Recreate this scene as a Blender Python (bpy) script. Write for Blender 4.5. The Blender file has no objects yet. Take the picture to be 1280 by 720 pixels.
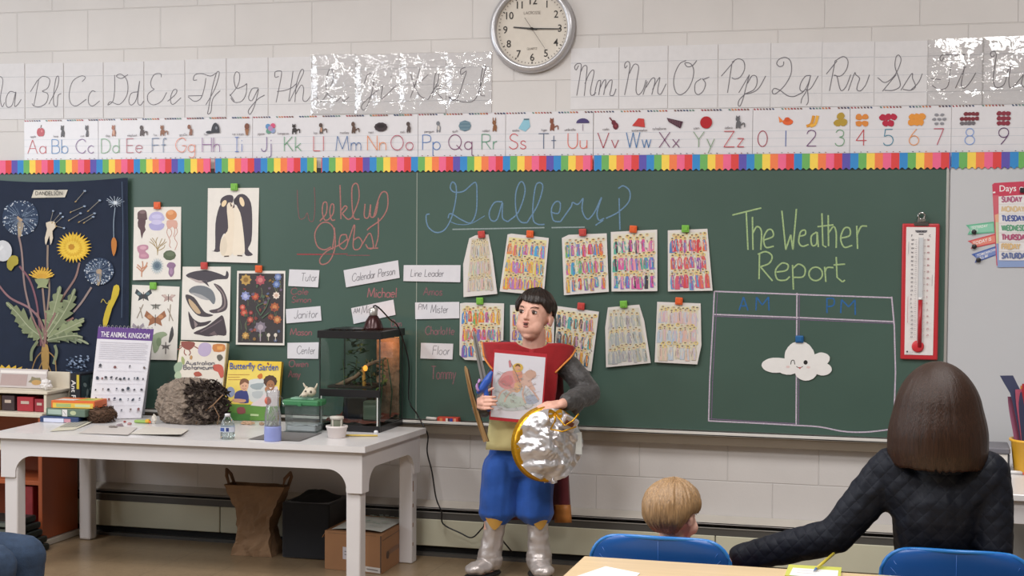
import bpy, bmesh, math, random
from mathutils import Vector, Matrix, noise as mnoise
S = bpy.context.scene
C = S.collection
PI = math.pi
# ---------------------------------------------------------------- camera, world, lights, exposure
FOC, PITCH, ROLL, YAW, CAMZ, CAMY = 1889.23, .03396, .00625, .26718, 1.51772, -6.84
cF = Vector((-math.sin(YAW)*math.cos(PITCH), math.cos(YAW)*math.cos(PITCH), -math.sin(PITCH)))
_R0 = Vector((math.cos(YAW), math.sin(YAW), 0)); _U0 = _R0.cross(cF)
cR = _R0*math.cos(ROLL)+_U0*math.sin(ROLL); cU = cR.cross(cF)
CAM = Vector((0, CAMY, CAMZ)); FH = Vector((-math.sin(YAW), math.cos(YAW), 0))
cd = bpy.data.cameras.new('camera'); cam = bpy.data.objects.new('camera', cd); C.objects.link(cam)
cd.sensor_width = 36; cd.lens = FOC*36/1280; cd.clip_start = .05
M4 = Matrix((cR, cU, -cF)).transposed().to_4x4(); M4.translation = CAM
cam.matrix_world = M4; S.camera = cam
S.view_settings.view_transform = 'Standard'; S.view_settings.look = 'None'
S.view_settings.gamma = 1; S.view_settings.use_curve_mapping = False
S.view_settings.exposure = -.10
wd = bpy.data.worlds.new('world'); S.world = wd; wd.use_nodes = True
wd.node_tree.nodes['Background'].inputs[0].default_value = (.82, .86, 1, 1)
wd.node_tree.nodes['Background'].inputs[1].default_value = .22
def area(name, loc, target, sx, sy, power, col=(1, 1, 1)):
    l = bpy.data.lights.new(name, 'AREA'); l.shape = 'RECTANGLE'; l.size = sx; l.size_y = sy
    l.energy = power; l.color = col
    o = bpy.data.objects.new(name, l); C.objects.link(o); o.location = loc
    o.rotation_euler = (Vector(target)-Vector(loc)).to_track_quat('-Z', 'Y').to_euler()
    return o
CEIL = 3.5
for yy, pw_ in ((-2.4, 54), (-4.6, 62)):            # rows of ceiling fluorescents
    for xx in (-4.7, -2.15, .4):
        area('ceiling_tube_light', (xx, yy, CEIL-.06), (xx, yy, 0), .6, 1.22, pw_, (1, .985, .975))
area('window_daylight', (-6.95, -3.9, 2.2), (0, -3.2, 1.0), 4.4, 1.0, 105, (.86, .93, 1))

# ---------------------------------------------------------------- pixel <-> place
def ray(px, py): return cF+cR*((px-640)/FOC)-cU*((py-360)/FOC)
def W(px, py, d=0):                      # on the wall, d metres in front of it
    r = ray(px, py); return CAM+r*((-CAMY-d)/r.y)
def G(px, py, z):                        # on a level plane
    r = ray(px, py); return CAM+r*((z-CAMZ)/r.z)
def V(px, py, Z):                        # at a distance from the camera
    r = ray(px, py); return CAM+r*(Z/r.dot(FH))
def depth(p): return (Vector(p)-CAM).dot(FH)
def lin(c): return c/12.92 if c <= .04045 else ((c+.055)/1.055)**2.4
def hx(h):
    if not isinstance(h, str): return h
    h = h.lstrip('#'); return tuple(lin(int(h[i:i+2], 16)/255) for i in (0, 2, 4))+(1,)

# ---------------------------------------------------------------- materials
_m = {}
def mat(name, col, rough=.55, metal=0., vary=.06, vscale=8., bump=0., bscale=60., stretch=None, spec=.5, coat=0., sheen=0., detail=4.):
    if name in _m: return _m[name]
    m = bpy.data.materials.new(name); m.use_nodes = True; nt = m.node_tree; N = nt.nodes; L = nt.links
    b = N['Principled BSDF']; b.inputs['Roughness'].default_value = rough; b.inputs['Metallic'].default_value = metal
    b.inputs['Specular IOR Level'].default_value = spec; b.inputs['Coat Weight'].default_value = coat
    b.inputs['Sheen Weight'].default_value = sheen
    tc = N.new('ShaderNodeTexCoord'); vec = tc.outputs['Object']
    if stretch:
        mp = N.new('ShaderNodeMapping'); mp.inputs['Scale'].default_value = stretch; L.new(vec, mp.inputs[0]); vec = mp.outputs[0]
    nz = N.new('ShaderNodeTexNoise'); nz.inputs['Scale'].default_value = vscale; nz.inputs['Detail'].default_value = detail; L.new(vec, nz.inputs['Vector'])
    mr = N.new('ShaderNodeMapRange'); mr.inputs['To Min'].default_value = 1-vary; mr.inputs['To Max'].default_value = 1+vary
    mr.inputs['From Min'].default_value = .25; mr.inputs['From Max'].default_value = .75
    L.new(nz.outputs[0], mr.inputs[0])
    mx = N.new('ShaderNodeMix'); mx.data_type = 'RGBA'; mx.blend_type = 'MULTIPLY'; mx.inputs[0].default_value = 1
    if col == 'VC':
        at = N.new('ShaderNodeAttribute'); at.attribute_name = 'Col'; L.new(at.outputs['Color'], mx.inputs[6])
    else: mx.inputs[6].default_value = hx(col)
    L.new(mr.outputs[0], mx.inputs[7]); L.new(mx.outputs[2], b.inputs['Base Color'])
    if bump:
        n2 = N.new('ShaderNodeTexNoise'); n2.inputs['Scale'].default_value = bscale; n2.inputs['Detail'].default_value = 5; L.new(vec, n2.inputs['Vector'])
        bp = N.new('ShaderNodeBump'); bp.inputs['Strength'].default_value = bump; bp.inputs['Distance'].default_value = .01
        L.new(n2.outputs[0], bp.inputs['Height']); L.new(bp.outputs[0], b.inputs['Normal'])
    _m[name] = m; return m
def glassy(name, tint, rough=.05, refl=.5, bump=0., bscale=20., stretch=None, film=0., const=None):
    """thin clear plastic or glass pane: see-through tint plus a clear-coat reflection"""
    if name in _m: return _m[name]
    m = bpy.data.materials.new(name); m.use_nodes = True; nt = m.node_tree; N = nt.nodes; L = nt.links
    N.remove(N['Principled BSDF']); out = N['Material Output']
    tr = N.new('ShaderNodeBsdfTransparent'); tr.inputs[0].default_value = hx(tint)
    gl = N.new('ShaderNodeBsdfGlossy'); gl.inputs['Roughness'].default_value = rough; gl.inputs[0].default_value = (1, 1, 1, 1)
    lw = N.new('ShaderNodeLayerWeight'); lw.inputs[0].default_value = .25
    mu = N.new('ShaderNodeMath'); mu.operation = 'MULTIPLY_ADD'; mu.inputs[1].default_value = refl; mu.inputs[2].default_value = .04*refl*2
    L.new(lw.outputs['Fresnel'], mu.inputs[0])
    mx = N.new('ShaderNodeMixShader'); (L.new(mu.outputs[0], mx.inputs[0]) if const is None else setattr(mx.inputs[0], 'default_value', const)); L.new(tr.outputs[0], mx.inputs[1]); L.new(gl.outputs[0], mx.inputs[2])
    last = mx
    if film:
        df = N.new('ShaderNodeBsdfDiffuse'); df.inputs[0].default_value = hx(tint)
        m2 = N.new('ShaderNodeMixShader'); m2.inputs[0].default_value = film
        L.new(mx.outputs[0], m2.inputs[1]); L.new(df.outputs[0], m2.inputs[2]); last = m2
    L.new(last.outputs[0], out.inputs[0])
    if bump:
        tc = N.new('ShaderNodeTexCoord'); mp = N.new('ShaderNodeMapping'); mp.inputs['Scale'].default_value = stretch or (1, 1, 1); L.new(tc.outputs['Object'], mp.inputs[0])
        n2 = N.new('ShaderNodeTexNoise'); n2.inputs['Scale'].default_value = bscale; n2.inputs['Detail'].default_value = 3; n2.inputs['Distortion'].default_value = 1.2; L.new(mp.outputs[0], n2.inputs['Vector'])
        bp = N.new('ShaderNodeBump'); bp.inputs['Strength'].default_value = bump; bp.inputs['Distance'].default_value = .02
        L.new(n2.outputs[0], bp.inputs['Height']); L.new(bp.outputs[0], gl.inputs['Normal']); L.new(bp.outputs[0], lw.inputs['Normal'])
    _m[name] = m; return m
PRINT = mat('printed_paper', 'VC', rough=.6, vary=.03, vscale=30)
LAMIN = mat('printed_laminate', 'VC', rough=.28, vary=.02, vscale=30, bump=.06, bscale=9)
CLOTHP = mat('printed_cloth', 'VC', rough=.85, vary=.1, vscale=14)
CHALK = mat('chalk', 'VC', rough=.95, vary=.3, vscale=160, detail=8)

# ---------------------------------------------------------------- mesh builder
class MB:
    def __init__(s):
        s.bm = bmesh.new(); s.cl = s.bm.loops.layers.float_color.new('Col'); s.mats = []
    def mi(s, m):
        if m not in s.mats: s.mats.append(m)
        return s.mats.index(m)
    def face(s, pts, m, col=None, smooth=False):
        f = s.bm.faces.new([s.bm.verts.new(p) for p in pts]); f.material_index = s.mi(m); f.smooth = smooth
        if col is not None:
            c = hx(col)
            for l in f.loops: l[s.cl] = c
        return f
    def mark(s, faces, m, col=None, smooth=False):
        k = s.mi(m); c = hx(col) if col is not None else None
        for f in faces:
            f.material_index = k; f.smooth = smooth
            if c is not None:
                for l in f.loops: l[s.cl] = c
    def box(s, c, size, m, bev=0, rot=None, col=None, seg=1):
        r = bmesh.ops.create_cube(s.bm, size=1)['verts']
        sx, sy, sz = size; mt = Matrix.Diagonal((sx, sy, sz, 1))
        if rot is not None: mt = rot.to_4x4() @ mt
        mt = Matrix.Translation(c) @ mt
        bmesh.ops.transform(s.bm, matrix=mt, verts=r)
        fs = list({f for v in r for f in v.link_faces})
        s.mark(fs, m, col)
        if bev:
            es = list({e for v in r for e in v.link_edges})
            o = bmesh.ops.bevel(s.bm, geom=es, offset=bev, segments=seg, affect='EDGES', profile=.5)
            s.mark(o['faces'], m, col, seg > 1)
    def grid(s, fn, nu, nv, m, col=None, smooth=True, closeu=False, closev=False):
        vs = [[s.bm.verts.new(fn(i/(nu if closeu else nu-1), j/(nv if closev else nv-1))) for j in range(nv)] for i in range(nu)]
        fs = []
        for i in range(nu if closeu else nu-1):
            for j in range(nv if closev else nv-1):
                a, b, c, d = vs[i][j], vs[(i+1) % nu][j], vs[(i+1) % nu][(j+1) % nv], vs[i][(j+1) % nv]
                try: fs.append(s.bm.faces.new((a, b, c, d)))
                except ValueError: pass
        s.mark(fs, m, col, smooth)
        if callable(col): pass
        return vs
    def lathe(s, prof, m, c=(0, 0, 0), n=20, col=None, mtx=None, smooth=True, cap=True):
        c = Vector(c); rings = []
        for r, z in prof:
            ring = []
            for k in range(n):
                a = 2*PI*k/n; p = Vector((r*math.cos(a), r*math.sin(a), z))
                if mtx is not None: p = mtx @ p
                ring.append(s.bm.verts.new(p+c))
            rings.append(ring)
        fs = []
        for a, b in zip(rings, rings[1:]):
            for k in range(n): fs.append(s.bm.faces.new((a[k], a[(k+1) % n], b[(k+1) % n], b[k])))
        s.mark(fs, m, col, smooth)
        if cap:
            ff = []
            if prof[0][0] > 1e-6: ff.append(s.bm.faces.new(rings[0][::-1]))
            if prof[-1][0] > 1e-6: ff.append(s.bm.faces.new(rings[-1]))
            s.mark(ff, m, col, False)
    def sphere(s, c, r, m, col=None, n=14, rot=None):
        o = bmesh.ops.create_uvsphere(s.bm, u_segments=n, v_segments=max(6, n*2//3), radius=1)['verts']
        r = (r, r, r) if isinstance(r, (int, float)) else r
        mt = Matrix.Diagonal((*r, 1))
        if rot is not None: mt = rot.to_4x4() @ mt
        bmesh.ops.transform(s.bm, matrix=Matrix.Translation(c) @ mt, verts=o)
        s.mark(list({f for v in o for f in v.link_faces}), m, col, True)
    def tube(s, pts, r, m, n=8, col=None, smooth=True, closed=False):
        pts = [Vector(p) for p in pts]; N = len(pts); rings = []
        for i, p in enumerate(pts):
            a = pts[i-1] if (i > 0 or closed) else p; b = pts[(i+1) % N] if (i < N-1 or closed) else p
            t = (b-a).normalized(); up = Vector((0, 0, 1)) if abs(t.z) < .9 else Vector((0, 1, 0))
            u = t.cross(up).normalized(); v = u.cross(t)
            rr = r[i] if isinstance(r, (list, tuple)) else r
            rings.append([s.bm.verts.new(p+(u*math.cos(2*PI*k/n)+v*math.sin(2*PI*k/n))*rr) for k in range(n)])
        fs = []
        for a, b in (list(zip(rings, rings[1:]))+([(rings[-1], rings[0])] if closed else [])):
            for k in range(n): fs.append(s.bm.faces.new((a[k], a[(k+1) % n], b[(k+1) % n], b[k])))
        s.mark(fs, m, col, smooth)
        if not closed: s.mark([s.bm.faces.new(rings[0][::-1]), s.bm.faces.new(rings[-1])], m, col, False)
    def slab(s, pts, back, m, col=None, sidecol=None):
        """polygon pts (3D) given thickness by the offset vector back"""
        pts = [Vector(p) for p in pts]; bk = [p+back for p in pts]
        s.face(pts, m, col)
        s.face(bk[::-1], m, sidecol or col)
        n = len(pts)
        for i in range(n): s.face([pts[(i+1) % n], pts[i], bk[i], bk[(i+1) % n]], m, sidecol or col)
    def ribbon(s, pts, w, m, col=None, nrm=Vector((0, -1, 0))):
        pts = [Vector(p) for p in pts]
        q = [pts[0]]
        for p in pts[1:]:
            if (p-q[-1]).length > 1e-5: q.append(p)
        if len(q) < 2: return
        for i in range(1, len(q)-1):        # a sharp corner starts a new stroke
            if (q[i]-q[i-1]).normalized().dot((q[i+1]-q[i]).normalized()) < .35:
                s.ribbon(q[:i+1], w, m, col, nrm); s.ribbon(q[i:], w, m, col, nrm); return
        L = []; R = []
        for i, p in enumerate(q):
            a = q[max(0, i-1)]; b = q[min(len(q)-1, i+1)]
            t = (b-a).normalized(); d = t.cross(nrm).normalized()*(w/2)
            L.append(s.bm.verts.new(p+d)); R.append(s.bm.verts.new(p-d))
        fs = [s.bm.faces.new((L[i], L[i+1], R[i+1], R[i])) for i in range(len(q)-1)]
        s.mark(fs, m, col)
    def build(s, name, parent=None, origin=None, recalc=True):
        if recalc: bmesh.ops.recalc_face_normals(s.bm, faces=s.bm.faces)
        me = bpy.data.meshes.new(name); s.bm.to_mesh(me); s.bm.free()
        for m in s.mats: me.materials.append(m)
        return link(name, me, parent, origin)
def link(name, me, parent=None, origin=None):
    o = bpy.data.objects.new(name, me); C.objects.link(o)
    if parent is not None:
        off = wloc(parent); o.parent = parent
    else:
        if origin is None and len(me.vertices):
            xs = [v.co for v in me.vertices]
            origin = (sum(min(v[i] for v in xs)+max(v[i] for v in xs) for i in (0,))/2,
                      (min(v[1] for v in xs)+max(v[1] for v in xs))/2, min(v[2] for v in xs))
        off = Vector(origin or (0, 0, 0)); o.location = off
    me.transform(Matrix.Translation(-off)); return o
def wloc(o):
    p = Vector(o.location)
    while o.parent: o = o.parent; p = p+o.location
    return p
def tag(o, label, cat, group=None, kind=None):
    o['label'] = label; o['category'] = cat
    if group: o['group'] = group
    if kind: o['kind'] = kind
    return o
def empty(name, loc, label, cat, group=None):
    o = bpy.data.objects.new(name, None); C.objects.link(o); o.location = loc; o.empty_display_size = .05
    return tag(o, label, cat, group)
def struct(o): o['kind'] = 'structure'; return o
def dup(root, name=None):
    r = root.copy(); C.objects.link(r)
    for ch in list(root.children):
        c = ch.copy(); C.objects.link(c); c.parent = r
        for g in list(ch.children):
            d = g.copy(); C.objects.link(d); d.parent = c
    return r
def crom(pts, n=6, closed=False):
    P = [Vector(p) for p in pts]
    if len(P) < 3: return P
    out = []; N = len(P)
    rng = range(N if closed else N-1)
    for i in rng:
        p0 = P[(i-1) % N] if (closed or i > 0) else P[0]*2-P[1]
        p1 = P[i]; p2 = P[(i+1) % N]
        p3 = P[(i+2) % N] if (closed or i < N-2) else P[-1]*2-P[-2]
        for k in range(n):
            t = k/n
            out.append(.5*((2*p1)+(p2-p0)*t+(2*p0-5*p1+4*p2-p3)*t*t+(3*p1-p0-3*p2+p3)*t**3))
    if not closed: out.append(P[-1])
    return out
def nums(s): return [tuple(float(v) for v in q.split(',')) for q in s.split()]
# ---------------------------------------------------------------- single-stroke lettering
FONT = {
'A': (8, '0,0 4,10 8,0|1.5,3.7 6.5,3.7'), 'B': (6.2, '0,0 0,10|~0,10 3,10 5.2,9 5.2,6.4 3,5.4 0,5.4|~0,5.4 3.5,5.4 6,4.2 6,1.2 3.5,0 0,0'),
'C': (8, '~8,8 6.5,9.6 4.5,10 1.5,8.5 0,5 1.5,1.5 4.5,0 6.5,.4 8,2'), 'D': (7.3, '0,0 0,10|~0,10 3,10 6,8.5 7.3,5 6,1.5 3,0 0,0'),
'E': (5.5, '5.5,10 0,10 0,0 5.5,0|0,5.2 5,5.2'), 'F': (5.5, '5.5,10 0,10 0,0|0,5.2 5,5.2'),
'G': (8, '~8,8 6.5,9.6 4.5,10 1.5,8.5 0,5 1.5,1.5 4.5,0 7,1 8,3 8,4.6|8,4.6 5,4.6'), 'H': (7, '0,0 0,10|7,0 7,10|0,5.2 7,5.2'),
'I': (3, '0,10 3,10|1.5,10 1.5,0|0,0 3,0'), 'J': (4, '~4,10 4,3 3.4,.8 2,0 .5,.6 0,2'), 'K': (6.5, '0,0 0,10|6,10 0,4.2|1.8,5.8 6.5,0'),
'L': (5, '0,10 0,0 5,0'), 'M': (10, '0,0 1.2,10 5,1 8.8,10 10,0'), 'N': (7, '0,0 0,10 7,0 7,10'), 'O': (9, 'o4.5,5,4.5,5'),
'P': (5.6, '0,0 0,10|~0,10 3.2,10 5.6,9 5.6,6 3.2,5 0,5'), 'Q': (9.5, 'o4.5,5,4.5,5|5.6,3 9.4,-.6'),
'R': (6.2, '0,0 0,10|~0,10 3.2,10 5.6,9 5.6,6 3.2,5 0,5|2.5,5 6.2,0'), 'S': (6, '~6,8.6 4.5,9.8 2.5,9.9 .8,8.6 .9,6.5 3,5.2 5.4,3.9 5.8,1.6 4.2,.2 2,.1 0,1.6'),
'T': (7, '0,10 7,10|3.5,10 3.5,0'), 'U': (6.4, '~0,10 0,3.5 1,1 3.2,0 5.4,1 6.4,3.5 6.4,10'), 'V': (7.4, '0,10 3.7,0 7.4,10'),
'W': (11, '0,10 2.8,0 5.5,10 8.2,0 11,10'), 'X': (7, '0,10 7,0|7,10 0,0'), 'Y': (7, '0,10 3.5,5 3.5,0|7,10 3.5,5'), 'Z': (6.8, '0,10 6.5,10 0,0 6.8,0'),
'a': (5.2, 'o2.6,2.6,2.6,2.6|5.2,5.3 5.2,0'), 'b': (5.2, '0,10 0,0|o2.6,2.6,2.6,2.6'), 'c': (4.6, '~4.6,4.4 3.4,5.2 2,5.2 .4,4 0,2.6 .4,1.2 2,0 3.4,0 4.6,.8'),
'd': (5.2, 'o2.6,2.6,2.6,2.6|5.2,10 5.2,0'), 'e': (5, '0,2.9 5,2.9|~5,2.9 4.6,4.4 2.6,5.3 .5,4.4 0,2.6 .6,.8 2.6,0 4.6,1'),
'f': (3.8, '~4,9 3,10 2,9.6 1.5,8 1.5,0|0,5.3 3.6,5.3'), 'g': (5.2, 'o2.6,2.6,2.6,2.6|~5.2,5.3 5.2,-1.5 4.4,-3.4 2.6,-4 .6,-3.2'),
'h': (4.6, '0,10 0,0|~0,3 .8,4.7 2.5,5.3 4.1,4.6 4.6,3 4.6,0'), 'i': (1, '.5,5.3 .5,0|.5,7.2 .5,7.9'), 'j': (2, '~1.6,5.3 1.6,-2 1,-3.6 -.4,-4|1.6,7.2 1.6,7.9'),
'k': (4.4, '0,10 0,0|4,5.3 0,2.2|1.4,3.2 4.4,0'), 'l': (1, '.5,10 .5,0'),
'm': (7.6, '0,5.3 0,0|~0,3 .7,4.7 2.2,5.3 3.4,4.6 3.8,3 3.8,0|~3.8,3 4.5,4.7 6,5.3 7.2,4.6 7.6,3 7.6,0'), 'n': (4.6, '0,5.3 0,0|~0,3 .8,4.7 2.5,5.3 4.1,4.6 4.6,3 4.6,0'),
'o': (5.2, 'o2.6,2.6,2.6,2.6'), 'p': (5.2, '0,5.3 0,-4|o2.6,2.6,2.6,2.6'), 'q': (6, 'o2.6,2.6,2.6,2.6|~5.2,5.3 5.2,-3 5.6,-3.9 6.6,-4'),
'r': (2.6, '0,5.3 0,0|~0,3 .8,4.6 2.6,5.3'), 's': (3.7, '~3.6,4.4 2.4,5.3 1,5.1 .3,4 1,3 2.6,2.4 3.7,1.5 3.2,.3 1.8,0 .5,.3 0,1'),
't': (3.2, '1.6,8.5 1.6,0|0,5.3 3.2,5.3'), 'u': (4.6, '~0,5.3 0,2 .6,.5 2.2,0 3.8,.6 4.6,2.2|4.6,5.3 4.6,0'), 'v': (4.6, '0,5.3 2.3,0 4.6,5.3'),
'w': (7.2, '0,5.3 1.8,0 3.6,5.3 5.4,0 7.2,5.3'), 'x': (4.4, '0,5.3 4.4,0|4.4,5.3 0,0'), 'y': (4.8, '0,5.3 2.4,0|4.8,5.3 .8,-4'), 'z': (4.2, '0,5.3 4,5.3 0,0 4.2,0'),
'0': (6, 'o3,5,3,5'), '1': (2, '1,10 1,0'), '2': (6, '~.2,7.6 1,9.4 3,10 5.2,9 5.4,6.8 4,4.6 0,0|0,0 6,0'),
'3': (5.6, '~.4,8.4 1.6,9.8 3.2,10 5,8.8 4.8,6.4 2.6,5.4|~2.6,5.4 5,4.6 5.6,2.6 4.4,.5 2.4,0 .8,.5 0,1.8'), '4': (6.4, '4.6,0 4.6,10 0,3.2 6.4,3.2'),
'5': (5.8, '5.4,10 1,10 .5,5.6|~.5,5.6 2.6,6.3 4.8,5.6 5.8,3.2 4.8,.8 2.6,0 .8,.4 0,1.6'), '6': (5.8, 'o2.9,2.9,2.9,2.9|~4.4,10 2,7 .4,4.4 .1,2.9'),
'7': (5.8, '0,10 5.8,10 2,0'), '8': (5.8, 'o2.9,2.7,2.9,2.7|o2.9,7.6,2.3,2.3'), '9': (5.8, 'o2.9,7.1,2.9,2.9|~5.7,7.1 5.4,5.6 3.8,3 1.4,0'),
'-': (3, '0,4 3,4'), '.': (1, '.5,0 .5,.8'), "'": (1, '.5,10 .5,8'), ' ': (3.5, ''), '!': (1, '.5,10 .5,3|.5,.8 .5,0'), ':': (1, '.5,4.6 .5,5.3|.5,0 .5,.8'),
}
_fc = {}
def glyph(ch):
    if ch in _fc: return _fc[ch]
    w, d = FONT[ch]; out = []
    for st in d.split('|'):
        if not st: continue
        if st[0] == 'o':
            cx, cy, rx, ry = (float(v) for v in st[1:].split(','))
            out.append([(cx+rx*math.cos(2*PI*k/18), cy+ry*math.sin(2*PI*k/18)) for k in range(19)])
        elif st[0] == '~': out.append([(p.x, p.y) for p in crom([(*q, 0) for q in nums(st[1:])], 4)])
        else: out.append(nums(st))
    _fc[ch] = (w, out); return _fc[ch]
def textw(t, gap=1.6): return sum(glyph(c)[0]+gap for c in t)-gap
def strokes(t, gap=1.6):
    x = 0; out = []
    for c in t:
        w, ss = glyph(c); out += [[(px+x, py) for px, py in s] for s in ss]; x += w+gap
    return out
_bf = {}
def fatpolys(t):
    """heavy lettering from the built-in typeface -> (polygons, width), cap height 1"""
    if t in _bf: return _bf[t]
    cu = bpy.data.curves.new('lettering', 'FONT'); cu.body = t; cu.size = 1.37; cu.resolution_u = 3; cu.offset = .012
    o = bpy.data.objects.new('lettering', cu); C.objects.link(o)
    dg = bpy.context.evaluated_depsgraph_get(); me = bpy.data.meshes.new_from_object(o.evaluated_get(dg))
    ps = [[(me.vertices[i].co.x, me.vertices[i].co.y) for i in p.vertices] for p in me.polygons]
    w = max((q[0] for p in ps for q in p), default=0); bpy.data.objects.remove(o); bpy.data.curves.remove(cu); bpy.data.meshes.remove(me)
    _bf[t] = (ps, w); return _bf[t]

class Art:
    """marks on a flat thing; f(x,y,lift) takes drawing coordinates to a point in the room"""
    def __init__(s, mb, f, m, nrm=Vector((0, -1, 0))):
        s.mb = mb; s.f = f; s.m = m; s.k = 1; s.nrm = nrm; s.step = .00025
    def up(s): s.k += 1; return s
    def poly(s, pts, col, smooth=0):
        if isinstance(pts, str): pts = nums(pts)
        if smooth: pts = [(p.x, p.y) for p in crom([(*q, 0) for q in pts], smooth, True)]
        s.k += .2
        s.mb.face([s.f(x, y, s.step*s.k) for x, y in pts], s.m, col)
    def blob(s, cx, cy, rx, ry, col, rot=0, jag=0, n=16, rnd=None):
        c, sn = math.cos(rot), math.sin(rot); pts = []
        for k in range(n):
            a = 2*PI*k/n; j = 1-(jag if k % 2 else 0)
            if rnd: j *= 1+rnd.uniform(-.15, .15)
            x, y = rx*math.cos(a)*j, ry*math.sin(a)*j
            pts.append((cx+x*c-y*sn, cy+x*sn+y*c))
        s.poly(pts, col)
    def line(s, pts, w, col, smooth=0, closed=False):
        if isinstance(pts, str): pts = nums(pts)
        if smooth: pts = [(p.x, p.y) for p in crom([(*q, 0) for q in pts], smooth, closed)]
        s.k += .1
        s.mb.ribbon([s.f(x, y, s.step*s.k+i*8e-6) for i, (x, y) in enumerate(pts)], w, s.m, col, s.nrm)
    def text(s, t, x, y, h, w, col, gap=1.6, align='l', squeeze=1., slant=0., rise=0.):
        """thin lettering; baseline at x,y; h = capital height; y grows downward; w = pen width in metres"""
        k = h/10; tw = textw(t, gap)*k*squeeze
        if align == 'c': x -= tw/2
        s.k += .3
        for st in strokes(t, gap):
            s.k += .12
            s.mb.ribbon([s.f(x+(px+py*slant)*k*squeeze, y-py*k+rise*(px*k*squeeze), s.step*s.k+i*8e-6) for i, (px, py) in enumerate(st)], w, s.m, col, s.nrm)
        return tw
    def fat(s, t, x, y, h, col, align='l', squeeze=1., rise=0.):
        ps, w = fatpolys(t); s.k += .4
        if align == 'c': x -= w*h*squeeze/2
        for p in ps: s.mb.face([s.f(x+px*h*squeeze, y-py*h+rise*px*h*squeeze, s.step*s.k) for px, py in p], s.m, col)
        return w*h*squeeze
def fatfit(a, t, x0, x1, y, h, col, rise=0.):
    ps, w = fatpolys(t); a.fat(t, x0, y, h, col, squeeze=(x1-x0)/(w*h), rise=rise)
def onwall(d0, x0=0, y0=0, sc=1., lean=None):
    """drawing coordinates = a crop of the photograph (origin x0,y0, sc times enlarged), laid on the wall plane"""
    def f(x, y, l=0):
        p = W(x/sc+x0, y/sc+y0)
        return Vector((p.x, -(d0+l+(lean(p.x, p.z) if lean else 0)), p.z))
    return f

# ---------------------------------------------------------------- the room
def wall_mat():
    m = mat('painted_block_wall', '#d0ccca', rough=.5, vary=.05, vscale=3.)
    nt = m.node_tree; N = nt.nodes; L = nt.links; b = N['Principled BSDF']
    ge = N.new('ShaderNodeNewGeometry'); sp = N.new('ShaderNodeSeparateXYZ'); L.new(ge.outputs['Position'], sp.inputs[0])
    def add(o, v):
        a = N.new('ShaderNodeMath'); a.operation = 'ADD'; L.new(o, a.inputs[0]); a.inputs[1].default_value = v; return a.outputs[0]
    cb = N.new('ShaderNodeCombineXYZ'); L.new(add(sp.outputs['X'], 3.6976+.4064*20), cb.inputs[0]); L.new(add(sp.outputs['Z'], -2.6495+.2032*20), cb.inputs[1])
    br = N.new('ShaderNodeTexBrick'); br.inputs['Scale'].default_value = 1; br.inputs['Brick Width'].default_value = .4064; br.inputs['Row Height'].default_value = .2032
    br.inputs['Mortar Size'].default_value = .0034; br.inputs['Mortar Smooth'].default_value = .6; br.offset = .5; br.squash = 1
    L.new(cb.outputs[0], br.inputs['Vector'])
    sub = N.new('ShaderNodeMath'); sub.operation = 'SUBTRACT'; sub.inputs[0].default_value = 1; L.new(br.outputs['Fac'], sub.inputs[1])
    bp = N.new('ShaderNodeBump'); bp.inputs['Strength'].default_value = .55; bp.inputs['Distance'].default_value = .004; L.new(sub.outputs[0], bp.inputs['Height'])
    n2 = N.new('ShaderNodeTexNoise'); n2.inputs['Scale'].default_value = 90; n2.inputs['Detail'].default_value = 4; L.new(ge.outputs['Position'], n2.inputs['Vector'])
    b2 = N.new('ShaderNodeBump'); b2.inputs['Strength'].default_value = .12; b2.inputs['Distance'].default_value = .004
    L.new(n2.outputs[0], b2.inputs['Height']); L.new(bp.outputs[0], b2.inputs['Normal']); L.new(b2.outputs[0], b.inputs['Normal'])
    src = b.inputs['Base Color'].links[0].from_socket
    mx = N.new('ShaderNodeMix'); mx.data_type = 'RGBA'; L.new(br.outputs['Fac'], mx.inputs[0]); L.new(src, mx.inputs[6]); mx.inputs[7].default_value = hx('#a8a4a2')
    mm = N.new('ShaderNodeMath'); mm.operation = 'MULTIPLY'; mm.inputs[1].default_value = .22; L.new(br.outputs['Fac'], mm.inputs[0]); L.new(mm.outputs[0], mx.inputs[0])
    L.new(mx.outputs[2], b.inputs['Base Color'])
    return m
def floor_mat():
    m = mat('speckled_floor_tile', '#8a765d', rough=.32, vary=.10, vscale=26, detail=8)
    nt = m.node_tree; N = nt.nodes; L = nt.links; b = N['Principled BSDF']
    ge = N.new('ShaderNodeNewGeometry')
    br = N.new('ShaderNodeTexBrick'); br.inputs['Scale'].default_value = 1; br.inputs['Brick Width'].default_value = .305; br.inputs['Row Height'].default_value = .305
    br.inputs['Mortar Size'].default_value = .0015; br.offset = 0
    L.new(ge.outputs['Position'], br.inputs['Vector'])
    vo = N.new('ShaderNodeTexVoronoi'); vo.inputs['Scale'].default_value = 55; L.new(ge.outputs['Position'], vo.inputs['Vector'])
    gr = N.new('ShaderNodeMapRange'); gr.inputs['From Min'].default_value = .1; gr.inputs['From Max'].default_value = .4; gr.inputs['To Min'].default_value = .35; gr.inputs['To Max'].default_value = 0
    L.new(vo.outputs['Distance'], gr.inputs[0])
    src = b.inputs['Base Color'].links[0].from_socket
    mx = N.new('ShaderNodeMix'); mx.data_type = 'RGBA'; L.new(gr.outputs[0], mx.inputs[0]); L.new(src, mx.inputs[6]); mx.inputs[7].default_value = hx('#65533f')
    m2 = N.new('ShaderNodeMix'); m2.data_type = 'RGBA'; L.new(br.outputs['Fac'], m2.inputs[0]); L.new(mx.outputs[2], m2.inputs[6]); m2.inputs[7].default_value = hx('#675742')
    L.new(m2.outputs[2], b.inputs['Base Color'])
    return m
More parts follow.
